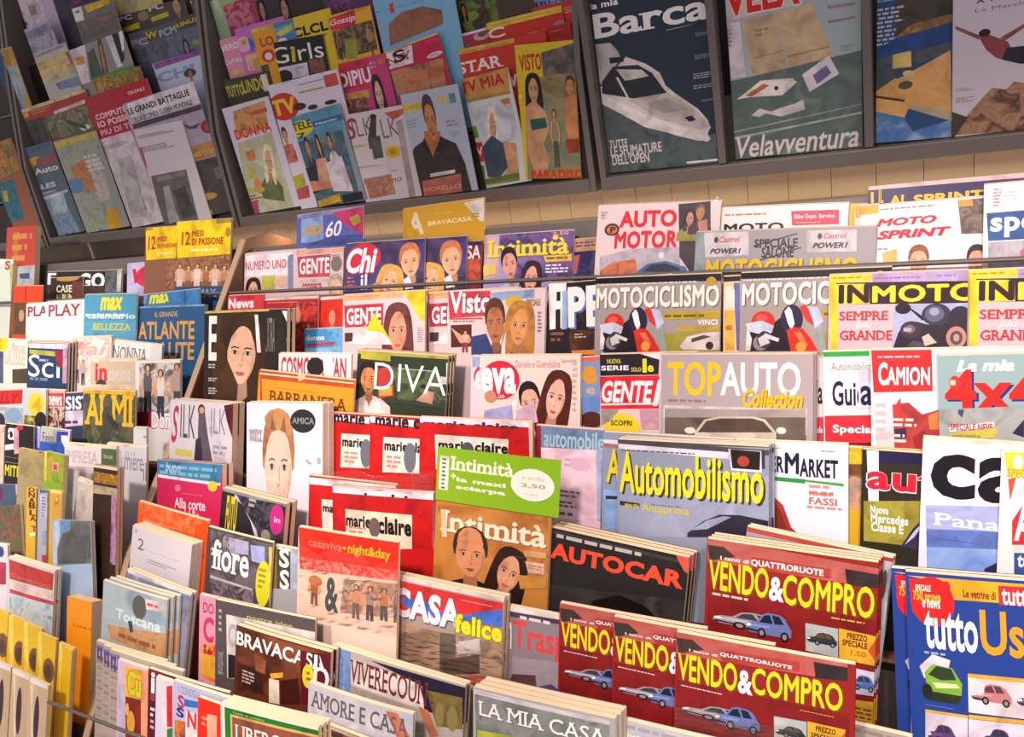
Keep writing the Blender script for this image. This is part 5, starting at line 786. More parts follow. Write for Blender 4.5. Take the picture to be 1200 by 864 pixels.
M(18, 4, 3.0, (222, 38), (790, 62), ['c41e1e', p([(222, 38), (770, 62), (770, 90), (225, 66)], 'e8d4e4'), t('marie claire', 240, 50, 720, 112, '3a2c34', 'k'), p([(230, 65), (768, 100), (768, 300), (230, 300)], 'bc1a1a'), p([(300, 125), (670, 150), (665, 300), (305, 300)], 'e0d8c8'), t('marie claire', 318, 150, 668, 225, '201a1c', 'k'), p([(770, 62), (792, 62), (795, 300), (775, 300)], 'e8b8a8'), e(430, 260, 500, 165, '4c5458')],
  'red framed magazine with a small inset cover, rightmost of three, behind the bright green card', wrap=[(-120, 290, 310, 420, 0.008)])
M(18, 4, 1.8, (805, 80), (1145, 105), ['e8c4d4', p([(805, 80), (1145, 105), (1150, 205), (830, 190)], '7088a8'), p([(800, 80), (830, 82), (845, 560), (812, 540)], '982c3c'), t('automobile', 845, 185, 1150, 118, 'a8c8d8', 'b'), p([(832, 190), (1110, 205), (1105, 560), (840, 540)], 'f0ccdc'), ln(950, 290, 1090, 250, 2, 'd8a8bc'), e(975, 305, 1085, 245, 'e4bccc'), ln(930, 440, 1030, 410, 2, '8c6c80'), ln(925, 490, 1020, 465, 2, '6c5468'), ln(925, 535, 1010, 515, 1, '7c6474'), p([(1110, 200), (1150, 205), (1160, 560), (1115, 560)], 'a8b4d8')],
  'pink sheet fronted magazine with a blue top strip, right of the bright green card')
AU = ['8890a0', p([(118, 130), (950, 190), (950, 225), (120, 165)], '3c3a40'), p([(118, 165), (950, 225), (950, 262), (120, 205)], 'd0ccd4'), ln(200, 190, 730, 230, 1, '585460')]
k_au = M(19, 4, 2.3, (115, 112), 0.2, ['8c98b0', p([(115, 150), (190, 155), (190, 175), (118, 168)], 'e0d8d8'), p([(118, 170), (190, 175), (190, 195), (120, 190)], 'a86870'), t('Automobilismo', 135, 195, 800, 430, 'e4d028', 'b', '4a4420'), p([(118, 400), (190, 405), (190, 600), (125, 600)], '88a8d8'), p([(128, 432), (192, 436), (192, 452), (128, 450)], '2a2830')], 'blue grey car magazine with a yellow title, left copy behind the wide front one', rot=0)
M(19, 4, 3.2, (188, 150), (948, 188), ['8890a0', p([(188, 125), (948, 180), (948, 192), (190, 170)], '504c50'), p([(190, 148), (948, 205), (948, 232), (192, 172)], '47454c'), p([(192, 172), (750, 215), (750, 250), (194, 198)], 'd4d0d8'), ln(205, 195, 735, 240, 1, '5c5868'), pp([(200, 300), (948, 330), (948, 640), (200, 640)], '9ca4b8 8c94ac a8b0c4', 12), t('Automobilismo', 200, 208, 920, 478, 'ecd824', 'b', '3c3820', None),
  p([(745, 198), (915, 210), (912, 318), (760, 305)], 'd0ccd4'), p([(755, 200), (905, 212), (902, 305), (765, 295)], '241c1c'), e(790, 285, 850, 235, 'a83c30'), p([(910, 205), (928, 206), (928, 300), (912, 298)], '38343c'), p([(200, 458), (300, 472), (300, 492), (200, 480)], '2c2a30'), t('PRIMA VERA', 225, 490, 298, 478, 'd8c838', 'b'), t('Anteprima', 310, 470, 550, 545, 'c8b848', 'b'), t('PROVE SU STRADA', 362, 475, 505, 492, '4c4858', 'b'),
  p([(540, 620), (620, 560), (700, 528), (800, 530), (945, 560), (945, 640), (540, 640)], '2c2838'), p([(560, 605), (640, 555), (720, 535), (760, 540), (640, 600)], '9098b0')],
  'grey car magazine with a long yellow title, behind the black car weekly', st=2, so=(0.0015, 0.0020), sl='hind copy in the stack of grey yellow titled car magazines', sg='copies stacked behind the grey yellow titled car magazine')
M(19, 4, 1.4, (700, 150), (1345, 178), ['dcdce4', t('ER', 958, 232, 1024, 318, '1c1c34', 'x'), t('M', 1028, 215, 1100, 326, '1c1c34', 'x'), t('ARKET', 1102, 245, 1295, 348, '1c1c34', 'x'), p([(955, 335), (1130, 350), (1130, 372), (958, 355)], '2c8c3c'), p([(1128, 352), (1320, 372), (1325, 388), (1128, 362)], '3c9c4c'), ln(955, 195, 1010, 190, 1, '6c6878'), p([(955, 420), (1020, 480), (1060, 590), (1100, 630), (960, 625)], 'a83828'), p([(955, 440), (1000, 490), (1040, 600), (955, 610)], '7c2c24'), ln(1150, 430, 1310, 380, 2, 'd08878'), t('FASSI', 1150, 475, 1290, 450, 'c85850', 'b'), t('innovation', 1150, 430, 1270, 415, 'b84840', 'b'), ln(1140, 500, 1320, 490, 1, 'c08880'), ln(1210, 212, 1290, 208, 1, '4c4858')],
  'white trade magazine with black capitals and a green rule, right of the grey car magazine')
M(20, 4, 0.6, (312, 190), (400, 195), ['c8a028', t('TON', 318, 270, 385, 215, 'ecc838', 'x'), p([(318, 275), (390, 275), (390, 330), (320, 330)], '6c4428'), pp([(320, 330), (400, 330), (400, 500), (320, 500)], '3c2420 c89870 8a7c70', 40)], 'dark narrow magazine edge with yellow letters, left of the red lettered car weekly', w=0.12)
M(20, 4, 1.5, (388, 200), (760, 225), ['2c281c', p([(410, 205), (470, 208), (470, 480), (420, 480)], 'e4dce0'), p([(470, 212), (760, 228), (760, 280), (475, 270)], '241c44'), p([(395, 460), (760, 460), (760, 700), (395, 660)], '8c8430'), pp([(395, 460), (600, 460), (600, 670), (395, 660)], '8a8430 a09838 6c6828', 25), t('auto', 412, 285, 930, 445, 'd81c34', 'x', None, 'ece4e4'), t('Nuova', 428, 520, 520, 490, 'f0e8e0', 'x'), t('Mercedes', 430, 565, 620, 540, 'f0e8e0', 'x'), t('Classe E', 432, 610, 595, 580, 'f0e8e0', 'x'), p([(580, 690), (640, 600), (700, 540), (760, 520), (760, 720)], '302c48'), p([(600, 680), (650, 610), (700, 560), (700, 570), (650, 640)], 'b8bcd8')],
  'olive car weekly with red lettering outlined in white, left of the blue sky magazine')
M(20, 4, 2.3, (694, 140), 0.21, ['ecdce4', p([(694, 138), (1300, 160), (1300, 190), (696, 165)], 'f6d8c8'), t('ca', 735, 215, 1215, 488, '17121c', 'x'), p([(708, 510), (1300, 520), (1300, 900), (712, 800)], '5c74b8'), pp([(705, 480), (1300, 490), (1300, 620), (708, 600)], '8c98cc a8b0d8 6c80c0', 14), pp([(710, 690), (1300, 710), (1300, 850), (712, 800)], '6488c8 8ca8d8 b8c8e0', 14), t('Panamera', 745, 515, 1480, 662, 'eceaf4', 's'), t('SUPERLUXURY', 750, 645, 1290, 715, '4c5080', 's'), p([(1000, 800), (1060, 770), (1130, 765), (1130, 830), (1005, 830)], '242440')],
  'blue sky car magazine with huge black letters, behind the blue used car magazine', rot=-1)
M(20, 4, 3.1, (1088, 205), 0.21, ['ecdcd8', p([(1100, 215), (1400, 220), (1400, 330), (1120, 340)], 'ecc838'), e(1145, 300, 1195, 230, 'f0e8d8'), t('SPECIALE', 1115, 340, 1300, 310, 'c89828', 'b'), p([(1120, 350), (1160, 340), (1130, 460)], 'd85038'), p([(1140, 560), (1200, 470), (1400, 470), (1400, 680), (1140, 680)], 'dc2c30'), t('AUTO', 1150, 660, 1500, 500, 'f0e0e0', 'k'), p([(1145, 690), (1400, 690), (1400, 720), (1145, 720)], 'f0e0dc'), p([(1150, 720), (1400, 725), (1400, 900), (1150, 850)], '34508c'), t('tutti', 1165, 790, 1300, 740, 'e8e4ec', 'x')],
  'white magazine with yellow burst and red panel, cut off at the right, fourth row', rot=-1)

# ------------------------------------------------------------------ fifth row
M(17, 5, 1.2, (18, 252), (345, 278), ['c82858', p([(18, 252), (345, 278), (335, 370), (22, 325)], '3c80a8'), ln(30, 330, 330, 290, 2, '80b0c8'), t('buon', 60, 310, 140, 270, 'a8d0e0', 'i'), p([(22, 325), (336, 370), (336, 384), (22, 340)], 'f0dce4'), e(275, 410, 320, 362, 'e8c838'), t('SPECIALE', 145, 425, 250, 430, 'e07848', 'b'), t('Alla corte', 108, 440, 262, 512, 'f4e0e8', 'b'), t('del Re', 150, 500, 232, 560, 'f4e0e8', 'b'), e(110, 410, 140, 378, 'd87090')],
  'magenta book with a blue patterned top and yellow star, beside the divider board', name='book', cat='book', th=0.012, st=1, so=(0.0010, 0.0020), sl='hind copy of the magenta book with the blue patterned top')
M(17, 5, 2.0, (345, 392), (665, 475), ['2a2428', p([(345, 392), (665, 475), (664, 490), (346, 408)], '8c8888'), t('FUTU', 372, 430, 412, 620, 'd8c030', 'x'), p([(410, 425), (470, 460), (510, 560), (530, 650), (515, 650), (490, 560), (450, 480), (410, 445)], 'c8c4cc'), pp([(420, 430), (650, 480), (660, 660), (540, 640)], '2c2830 4c4850 1c1a20 6a6870', 25), e(580, 620, 660, 485, 'c02878'), t('in', 605, 565, 638, 545, 'e8b8d0', 'b'), e(540, 660, 590, 610, '8c8478'), ln(480, 490, 530, 450, 2, 'a8a4a8')],
  'black magazine with a magenta disc and yellow vertical letters, fifth row', th=0.012, st=1, so=(0.0010, 0.0020), sl='hind copy of the black magenta disc magazine, thick cream edges at its right')
M(17, 5, 0.9, (782, 330), 0.2, ['c41e1e', p([(782, 340), (1300, 390), (1300, 420), (784, 375)], 'ecd8e0'), p([(845, 450), (1100, 470), (1100, 700), (850, 610)], 'e0d8cc'), t('marie claire', 852, 470, 1080, 545, '241c20', 'k')], 'red framed magazine, the copy half hidden behind the red bagged catalogue pack, fifth row', rot=0)
M(17, 5, 1.7, (898, 385), (1405, 420), ['bc1c1c', p([(898, 385), (1405, 420), (1405, 455), (902, 418)], 'e8d4e0'), t('marie claire', 915, 405, 1370, 490, '3a2c34', 'k'), p([(900, 418), (1405, 455), (1405, 700), (905, 700)], 'b81a1a'), p([(965, 500), (1300, 530), (1300, 700), (970, 700)], 'e0d4b8'), t('marie', 968, 525, 1092, 598, '201a1c', 'k'), t('claire', 1130, 535, 1298, 640, '201a1c', 'k'), e(1085, 640, 1140, 545, '6c5c58'), ln(985, 640, 1080, 590, 3, 'c87868'), p([(1405, 420), (1425, 425), (1425, 700), (1405, 700)], '88a0c8')],
  'red framed magazine with an inset cover, behind the red bagged catalogue pack', th=0.007, wrap=[(780, 300, 1400, 420, 0.008)])
M(18, 5, 2.6, (305, 452), (880, 540), ['c08038', pp([(310, 470), (870, 540), (870, 900), (310, 860)], 'b87434 c88844 a86428 d09a58', 10), t('Intimità', 330, 500, 858, 700, 'f2e0c8', 'S', '9a6428'), fc(385, 570, 575, 880, '3a2c20', 'd08a60', 'bald', '241c1c', 3), fc(590, 672, 760, 960, '2c1c18', 'd89a74', 'long', '3c2c24', -16), t('Oggi', 698, 735, 745, 745, 'e8d8c8', 'l'), p([(750, 705), (860, 720), (860, 750), (752, 738)], 'c89868'), p([(755, 760), (850, 775), (850, 830), (770, 820)], 'e0b8a0'), ln(770, 800, 850, 790, 2, 'a86848'), p([(330, 500), (350, 503), (365, 640), (338, 640)], 'd8b894'), p([(720, 830), (860, 840), (860, 900), (730, 900)], 'c88838')],
  'orange brown weekly with a balding man and dark haired woman under a bright green card',
  parts=[('promo_card', (318, 185), (935, 272), (305, 450), ['86b41c', r(330, 230, 370, 405, 'e0dcc8'), ln(335, 400, 365, 240, 8, '6a6a60'), t('Intimità', 385, 232, 700, 342, 'f0ecd0', 'S'), t('+', 385, 345, 412, 320, 'f0ecd0', 'x'), t('la maxi', 415, 338, 662, 394, 'f0ecd0', 'k'), t('sciarpa', 412, 376, 660, 438, 'f0ecd0', 'k'), e(690, 285, 900, 475, 'f0ecdc'), t('in vendita', 745, 328, 850, 362, 'b0b088', ''), t('2,50', 738, 366, 858, 405, 'a8a060', 'b'), t('in più', 755, 415, 820, 440, 'b0b088', '')], 'bright green card with cream lettering')], th=0.006)
M(19, 5, 1.6, (-155, 590), (548, 745), ['25211f', p([(-155, 600), (548, 765), (548, 782), (-155, 618)], '3a3634'), ln(-120, 650, 420, 735, 1, 'b8b0a8'), t('AUTOCAR', -146, 664, 514, 905, 'f04c30', 'k'), p([(480, 730), (545, 745), (545, 830), (520, 810)], 'd85040'), pp([(-150, 880), (540, 960), (540, 1100), (-150, 1000)], '3a3632 2c2826 4a4540', 12), p([(60, 960), (200, 930), (330, 990), (420, 1080), (50, 1040)], '14100f')],
  'black car weekly with orange red lettering, on a thick stack in the fifth row', th=0.009, st=2, so=(0.0015, 0.0020), sl='hind copy in the stack of black car weeklies, its cream edge showing', sg='copies stacked behind the black car weekly')
VC = ['8c2420', pp([(640, 640), (1500, 800), (1500, 900), (640, 760)], 'd8a8a0 c08880 e0bcb0', 14), p([(640, 680), (720, 690), (780, 740), (650, 760)], '3c302c'), p([(860, 740), (1260, 800), (1260, 850), (870, 800)], 'a83c34'), t('I tanti di', 705, 735, 848, 775, 'f0e0dc', 'b'), t('QUATTRORUOTE', 860, 750, 1222, 842, 'f0e4e0', 'x'), p([(1330, 800), (1500, 830), (1500, 900), (1340, 880)], '342c2c'), t('VENDO', 650, 752, 945, 952, 'f0d020', 'b', '6a5418'), t('&', 952, 835, 1024, 970, 'ece8ec', 'x'), t('COMPRO', 1022, 824, 1474, 1055, 'f0d020', 'b', '6a5418'),
  p([(640, 890), (1510, 1065), (1510, 1800), (640, 1700)], '7c1c1c')]
VC = [VC[0], pp([(640, 640), (1500, 800), (1500, 900), (640, 760)], 'b86860 a85048 c07870', 10), VC[-1]] + VC[2:-1]
VC += [ln(665, 912, 950, 985, 1, 'e0c0b8'), car(668, 985, 1055, 1150, '98949c', '3c3a40'), car(835, 1000, 1060, 1172, '6474a4', '1c2038'), p([(1132, 1070), (1296, 1100), (1296, 1246), (1134, 1208)], 'a8b0b0'), car(1140, 1105, 1290, 1200, '2c3438', '5c5030'), p([(1300, 1096), (1490, 1140), (1490, 1290), (1302, 1250)], 'd8a830'), t('PREZZO', 1342, 1118, 1442, 1168, '5c1c14', 'x'), t('SPECIALE', 1318, 1150, 1442, 1205, '5c1c14', 'x'), t('1,50', 1360, 1205, 1435, 1250, 'c05a28', 'b'), p([(1446, 1210), (1490, 1150), (1490, 1275)], 'c8502c'), p([(1345, 1290), (1480, 1320), (1480, 1440), (1345, 1420)], 'c8ccd8'), car(1350, 1320, 1478, 1425, '4868a8'), p([(1345, 1450), (1480, 1470), (1480, 1600), (1345, 1580)], 'd8a830'), ln(1262, 1035, 1470, 1088, 1, 'd0a048'), ln(1360, 1480, 1470, 1590, 4, '6a4a20')]
k_vc5 = M(19, 5, 1.9, (638, 648), (1500, 770), VC, 'maroon used car magazine with yellow title, in the fifth row beside the black weekly', th=0.006, st=2, so=(0.0015, 0.0020), sl='hind copy of the maroon used car magazine in the fifth row', sg='copies behind the maroon used car magazine, fifth row')
M(25, 5, 0.8, (-190, -200), (545, -40), ['98989c', pp([(460, -60), (560, -40), (560, 640), (460, 640)], 'a0a0a4 b4b4b8 8c8c90', 20), p([(-190, -200), (545, -40), (545, -20), (-190, -175)], 'a8443c'), e(470, 160, 520, 20, '4a4a4c'), e(475, 670, 530, 460, '2c2a2c'), e(485, 620, 520, 520, '8c887c'), t('9', 485, 790, 520, 720, 'd0b028', 'x')], 'grey car magazine with dark wheels, showing right of the maroon used car magazine', th=0.005, st=1, so=(0.0015, 0.0020), sl='cream edged copy behind the grey car magazine with dark wheels')
TU = ['24408c', p([(610, 45), (1500, 110), (1500, 210), (830, 165), (830, 90)], 'eca828'), e(635, 290, 845, 60, 'dc2424'), p([(622, 60), (820, 75), (840, 160), (790, 240), (640, 230)], 'dc2424'), t('SPECIALE', 655, 120, 730, 95, 'f4e8d8', 'x'), t('750 prove', 645, 180, 780, 130, 'ecb83c', 'x'), t('e news', 690, 205, 778, 172, 'f4e8d8', 'x'), t('Le vetrine di', 893, 112, 1058, 168, '6a3818', 'b'), p([(1070, 95), (1500, 120), (1500, 225), (1075, 190)], 'd82c34'), t('tutto', 1085, 108, 1260, 205, 'f4ecec', 'b'), t('tutto', 696, 215, 972, 440, 'f4f0f4', 'b'), t('Usato', 975, 215, 1500, 500, 'ec9c24', 'b'),
  ln(700, 440, 880, 440, 1, 'a0a8c8'), p([(675, 500), (740, 440), (830, 470), (820, 520), (700, 560)], 'd8d8e0'), pp([(700, 530), (740, 490), (840, 510), (890, 590), (885, 660), (720, 640)], '689828 80b038 588420', 20), p([(720, 540), (760, 498), (835, 515), (860, 570), (780, 570)], '2c3c2c'), p([(700, 620), (890, 650), (870, 690), (720, 670)], '283020'), e(690, 660, 740, 590, '20241c'), p([(740, 580), (860, 590), (880, 610), (760, 610)], 'c0d8a0'),
  p([(918, 535), (1500, 590), (1500, 800), (922, 730)], 'd8ccd0'), p([(918, 535), (1500, 590), (1500, 615), (918, 555)], 'd8a838'), car(930, 575, 1140, 710, 'b8787c', '5c3a44'), e(945, 640, 1000, 590, 'c8d0d8'), car(1160, 610, 1400, 740, '5c5c74'), p([(705, 715), (918, 745), (918, 900), (705, 870)], 'd0c8d4'), p([(705, 715), (918, 745), (918, 760), (705, 730)], 'd8a838'), ln(705, 690, 850, 715, 1, 'a0a8c8'), car(715, 780, 860, 900, '5c3c6c'), p([(922, 740), (1500, 800), (1500, 820), (922, 760)], 'd8a838'), p([(922, 762), (1500, 822), (1500, 950), (922, 900)], 'd4ccd8'), car(990, 800, 1140, 920, '4a3c5c')]
k_tu = M(25, 5, 3.4, (602, 25), (1500, 95), TU, 'blue used car magazine with white and orange title, front copy at the right', th=0.006, st=0)
COPIES.append((k_tu, 25, 2.4, (532, 10), 'blue used car magazine with a red splash, the copy behind showing its left edge', None, 0))

# ------------------------------------------------------------------ sixth row
M(16, 6, 0.6, (695, 460), (1045, 560), ['ff5214', pp([(695, 460), (1045, 560), (1045, 640), (700, 560)], 'ff5c24 ff7a40 f84a10 ff9a60', 25), t('GIORNALE', 760, 540, 960, 570, 'f47848', 'b'), p([(980, 580), (1045, 575), (1045, 1100), (990, 1100)], 'fc4c0c'), ln(720, 560, 900, 600, 2, 'f8a078')], 'bright orange plastic bagged magazine behind the white numbered booklet')
M(16, 6, 1.6, (668, 580), (965, 682), ['d4ccd0', t('2', 697, 645, 722, 710, '5a5460', ''), t('Il tempo delle donne', 730, 700, 905, 770, '98909c', ''), ln(745, 770, 890, 800, 2, '9c94a0'), r(680, 600, 690, 620, 'a8a0a8')], 'white grey numbered booklet in front of the orange bag, sixth row', name='booklet', cat='booklet', th=0.006, st=2, so=(0.0015, 0.0020), sl='hind copy of the white grey numbered booklet', sg='copies behind the white grey numbered booklet')
M(17, 6, 1.7, (275, 588), (600, 670), ['4c4444', pp([(285, 600), (600, 680), (590, 900), (285, 900)], '5c5454 6c6468 48403f 847c80', 20), p([(380, 640), (480, 665), (480, 730), (385, 720)], 'a8a4c0'), t('fiore', 295, 645, 478, 850, 'f0e8e4', 'S'), t('fiori', 350, 690, 420, 650, 'b0a8b8', ''), p([(490, 680), (560, 690), (560, 780), (495, 760)], 'a0a8d8'), e(508, 980, 595, 770, 'd4d028'), ln(525, 900, 575, 800, 4, '98982c'), p([(580, 690), (600, 692), (600, 1000), (580, 1000)], 'd0c868'), p([(285, 830), (500, 900), (500, 912), (285, 845)], 'b0a8b4'), ph(300, 850, 500, 1000, '5c5050 847884 3c3434 a098a8', 40)],
  'grey flower magazine with large white serif letters and a yellow green oval, sixth row')
M(17, 6, 0.8, (596, 680), (740, 705), ['a0a0a4', p([(596, 690), (620, 693), (620, 900), (600, 900)], '8c6c30'), t('SE', 620, 790, 695, 700, 'ecead8', 'b'), p([(690, 705), (740, 712), (740, 900), (690, 900)], 'a8b4c8'), p([(620, 700), (690, 712), (690, 900), (620, 900)], '44403c'), t('S', 632, 790, 685, 705, 'e8e4dc', 'x'), t('S', 635, 900, 685, 810, 'e8e4dc', 'x')], 'dark grey magazine edge with white letters, between the flower magazine and red bagged pack', w=0.14)
M(17, 6, 2.3, (728, 590), (1285, 678), ['ecccb8', p([(728, 590), (1285, 678), (1285, 860), (735, 800)], 'ec2c1c'), pp([(740, 740), (1285, 820), (1285, 870), (740, 800)], 'f04838 f08878 e82818 f4b0a0', 40), t('casaviva', 780, 645, 950, 715, 'f47058', 'b'), t('+', 950, 702, 972, 690, 'f0c030', 'x'), t('night&day', 980, 672, 1190, 770, 'f0b428', 'b'), ln(960, 745, 1080, 765, 1, 'f49080'), t('&', 862, 1010, 935, 850, '3c4c4c', 'x'), fig(770, 840, 850, 990, 'a86038', '8a4c30'), e(780, 880, 850, 840, 'c07048'),
  pp([(960, 850), (1270, 880), (1270, 1050), (940, 1020)], 'e0b898 c89878 8c7464 f0dcc8', 30), fig(980, 870, 1060, 1060, 'c8906c', '705c50'), fig(1050, 880, 1130, 1070, '9c8c80', '4c4440'), fig(1120, 890, 1200, 1070, 'b87c60', '5c5048'), fig(1190, 900, 1260, 1080, '8c7c74', '6c6058')],
  'red bagged catalogue pack with a large grey ampersand and small figures, sixth row', wrap=[(735, 680, 1290, 1150, 0.007)], w=0.21)
M(23, 6, 1.6, (2, 42), (562, 160), ['a89888', p([(2, 42), (562, 160), (560, 178), (5, 62)], 'd8ccc8'), p([(5, 65), (555, 185), (552, 310), (0, 230)], 'd43430'), p([(40, 150), (180, 180), (300, 260), (420, 230), (552, 215), (552, 310), (420, 280), (200, 250), (60, 200)], '4870c8'), t('CASA', 5, 95, 345, 325, 'f2eaf0', 'k', '5c5870'), t('felice', 318, 232, 548, 385, 'ece828', 'k', None, '7c7820'), pp([(0, 280), (550, 390), (550, 700), (0, 600)], 'a08468 8c7058 b89878 6c5848', 14), p([(240, 330), (320, 340), (320, 600), (240, 560)], '6c5c50'), p([(380, 400), (445, 410), (440, 580), (380, 570)], 'b8ac9c'), p([(320, 380), (440, 360), (440, 430), (330, 440)], 'ccc4c0'), p([(250, 470), (440, 440), (440, 540), (260, 540)], '5c4438'), p([(380, 540), (540, 560), (540, 600), (390, 580)], 'c8583c'), ln(345, 170, 540, 205, 1, 'e0a8a8')],
  'bagged home magazine with white and yellow letters over red and blue, sixth row', th=0.006, st=1, so=(0.0015, 0.0020), sl='copy behind the bagged home magazine with red and blue title', wrap=[(-60, 270, 555, 620, 0.007)])
M(23, 6, 0.4, (575, 195), (840, 245), ['8c8084', p([(575, 195), (840, 245), (840, 265), (578, 222)], 'e8dcd8'), p([(578, 225), (840, 268), (840, 290), (578, 250)], '4c3c48'), t('Trasporti', 605, 265, 1060, 545, 'dc4848', 'b'), t('n', 578, 410, 600, 280, 'ece0e0', 'b'), ln(640, 270, 830, 275, 1, 'd8d0d4'), p([(590, 560), (640, 520), (720, 540), (735, 640), (590, 630)], '6c4448'), pp([(600, 450), (840, 480), (840, 700), (600, 650)], 'a89ca0 988c94 b8acb0', 14), p([(600, 540), (720, 545), (730, 640), (600, 620)], '5c3840'), p([(740, 600), (800, 590), (840, 620), (840, 660), (740, 650)], '504870')], 'grey transport magazine with tall red letters, right of the bagged home magazine', w=0.2)
def vcm(dx, dy):
    """the same print as in the row above, moved to this row's first copy"""
    def q(z): return (z[0] + dx, z[1] + dy)
    out = [VC[0]]
    for el in VC[1:]:
        if el[0] in ('p', 'pp'): out.append((el[0], [q(z) for z in el[1]]) + tuple(el[2:]))
        else: out.append((el[0],) + q(el[1:3]) + q(el[3:5]) + tuple(el[5:]))
    return out
k_vc6 = M(24, 6, 2.9, (395, 328), (1298, 495), vcm(-243, -322), 'maroon used car magazine with bold yellow title, front copy of three in the sixth row', th=0.006, wrap=[(400, 690, 1010, 1000, 0.004)])
COPIES.append((k_vc6, 24, 1.7, (80, 268), 'maroon used car magazine, middle of three in the sixth row', None, 0))
COPIES.append((k_vc6, 24, 0.9, (-190, 212), 'maroon used car magazine, left of three in the sixth row beside the grey transport magazine', None, 0))
M(25, 6, 1.5, (300, 780), (640, 860), ['a89c94', ln(320, 830, 600, 860, 1, '8c8078')], 'grey cover corner at the bottom edge, right of the maroon used car magazines')

# ------------------------------------------------------------------ seventh row
M(21, 7, 2.4, (515, 68), (835, 168), ['a8b4b8', pp([(515, 70), (835, 170), (835, 300), (520, 260)], '98a8b0 b0bcc0 8498a4', 12), pp([(540, 290), (835, 340), (835, 470), (560, 360)], 'b07c50 c89868 986840', 25), t('Toscana', 590, 205, 808, 335, 'd0e4e8', 'x'), e(670, 250, 745, 155, '5c5c54'), p([(735, 160), (825, 185), (825, 230), (740, 215)], 'd0c0c0'), ln(745, 200, 810, 195, 1, 'c04858'), p([(650, 270), (672, 275), (676, 330), (660, 330)], '3c444c'), ln(600, 360, 800, 390, 1, '8a5c3c')],
  'travel magazine with grey sky over tan hills, front of the fan beside the divider board', st=2, so=(0.004, 0.010), sl='hind copy in the fan of grey sky travel magazines', sg='copies fanned behind the grey sky travel magazine', bow=0.003, th=0.004)
M(21, 7, 0.5, (640, 10), (960, 140), ['8c8c9c', p([(640, 10), (960, 140), (960, 160), (645, 35)], 'd0c8d0'), pp([(640, 30), (960, 150), (960, 300), (640, 250)], '8890a8 6c7488 a0a4b0', 20)], 'grey lilac magazine behind the fan of travel magazines', st=1, so=(0.0015, 0.0020), sl='pale edged copy behind the grey lilac magazine')
M(22, 7, 0.6, (60, 140), (240, 180), ['d890a8', t('DO', 78, 230, 135, 190, 'a83868', 'b'), t('C', 78, 375, 135, 260, 'c03858', 'x'), pp([(75, 390), (240, 400), (240, 620), (75, 560)], 'd84838 e08840 c8a838', 40), t('it', 80, 480, 130, 400, 'a82c2c', 'x'), r(65, 540, 240, 480, 'd8a038')], 'pink and orange magazine strip left of the dark grey bordered one, seventh row', w=0.15)
M(22, 7, 1.3, (140, 165), (640, 268), ['544c4c', t('SALONE', 152, 540, 178, 430, 'b0a8ac', ''), ln(155, 330, 175, 210, 4, 'a8a0a4'), p([(195, 240), (640, 330), (640, 600), (200, 560)], 'd0c8c4'), t('C', 205, 400, 245, 290, 'a8a0a8', 'x'), t('nostre idee', 300, 240, 530, 310, 'b0a858', 'b'), p([(205, 440), (260, 450), (260, 560), (205, 560)], '2c2424'), r(255, 350, 640, 600, '8a5c44')], 'dark grey bordered magazine behind the brown interiors magazine, seventh row')
M(22, 7, 2.2, (245, 292), (720, 432), ['5c2c1c', pp([(245, 300), (720, 440), (720, 700), (250, 620)], '5c2c1c 482014 703a24 8a4c2c', 12), t('BRAVACASA', 248, 322, 690, 530, 'f4eae4', 'b'), p([(570, 420), (720, 445), (720, 700), (575, 690)], '5c1424'), e(578, 600, 640, 500, 'd8c828'), t('b', 640, 440, 708, 630, 'f0e4e4', ''), ln(600, 575, 625, 525, 2, '7c7020'), p([(415, 560), (465, 570), (468, 690), (415, 680)], 'd8ccb8'), p([(420, 535), (485, 530), (485, 555), (425, 562)], 'd8a838'), p([(270, 490), (360, 515), (390, 640), (280, 610)], '3a2018'), ln(275, 580, 360, 540, 4, 'b8a498'), p([(470, 570), (560, 560), (570, 690), (475, 690)], '3c1810'), p([(340, 440), (400, 470), (395, 540), (345, 520)], '8c5030')],
  'brown interiors magazine with thin white capitals and a candle, seventh row', th=0.007, bow=0.003, st=1, so=(0.0015, 0.0020), sl='hind copy behind the brown interiors magazine', w=0.21)
M(22, 7, 1.6, (720, 395), (1395, 600), ['b4a8a0', p([(720, 400), (820, 430), (825, 700), (720, 640)], '7090c0'), ln(735, 640, 800, 470, 6, '90a8d0'), p([(820, 460), (1180, 590), (1190, 720), (820, 590)], 'd8ccc4'), p([(920, 470), (1395, 610), (1395, 800), (1190, 720), (1180, 600)], '241c30'), t('VIVERECOUN', 818, 462, 1205, 705, '6c2c34', 's'), pp([(1200, 620), (1380, 660), (1380, 820), (1250, 800)], '685c30 807038 54482c', 30), e(1240, 800, 1290, 690, '8c7c48'), e(1300, 820, 1360, 710, '8c7c48'), pp([(820, 600), (1200, 730), (1200, 900), (820, 800)], '8c8478 a89c90 70685c', 20), p([(1160, 700), (1210, 720), (1260, 850), (1220, 860)], 'b87450')],
  'country home magazine with a blue spine and dark red serif capitals, seventh row', st=1, so=(0.0015, 0.0020), sl='cream edged copy behind the country home magazine')
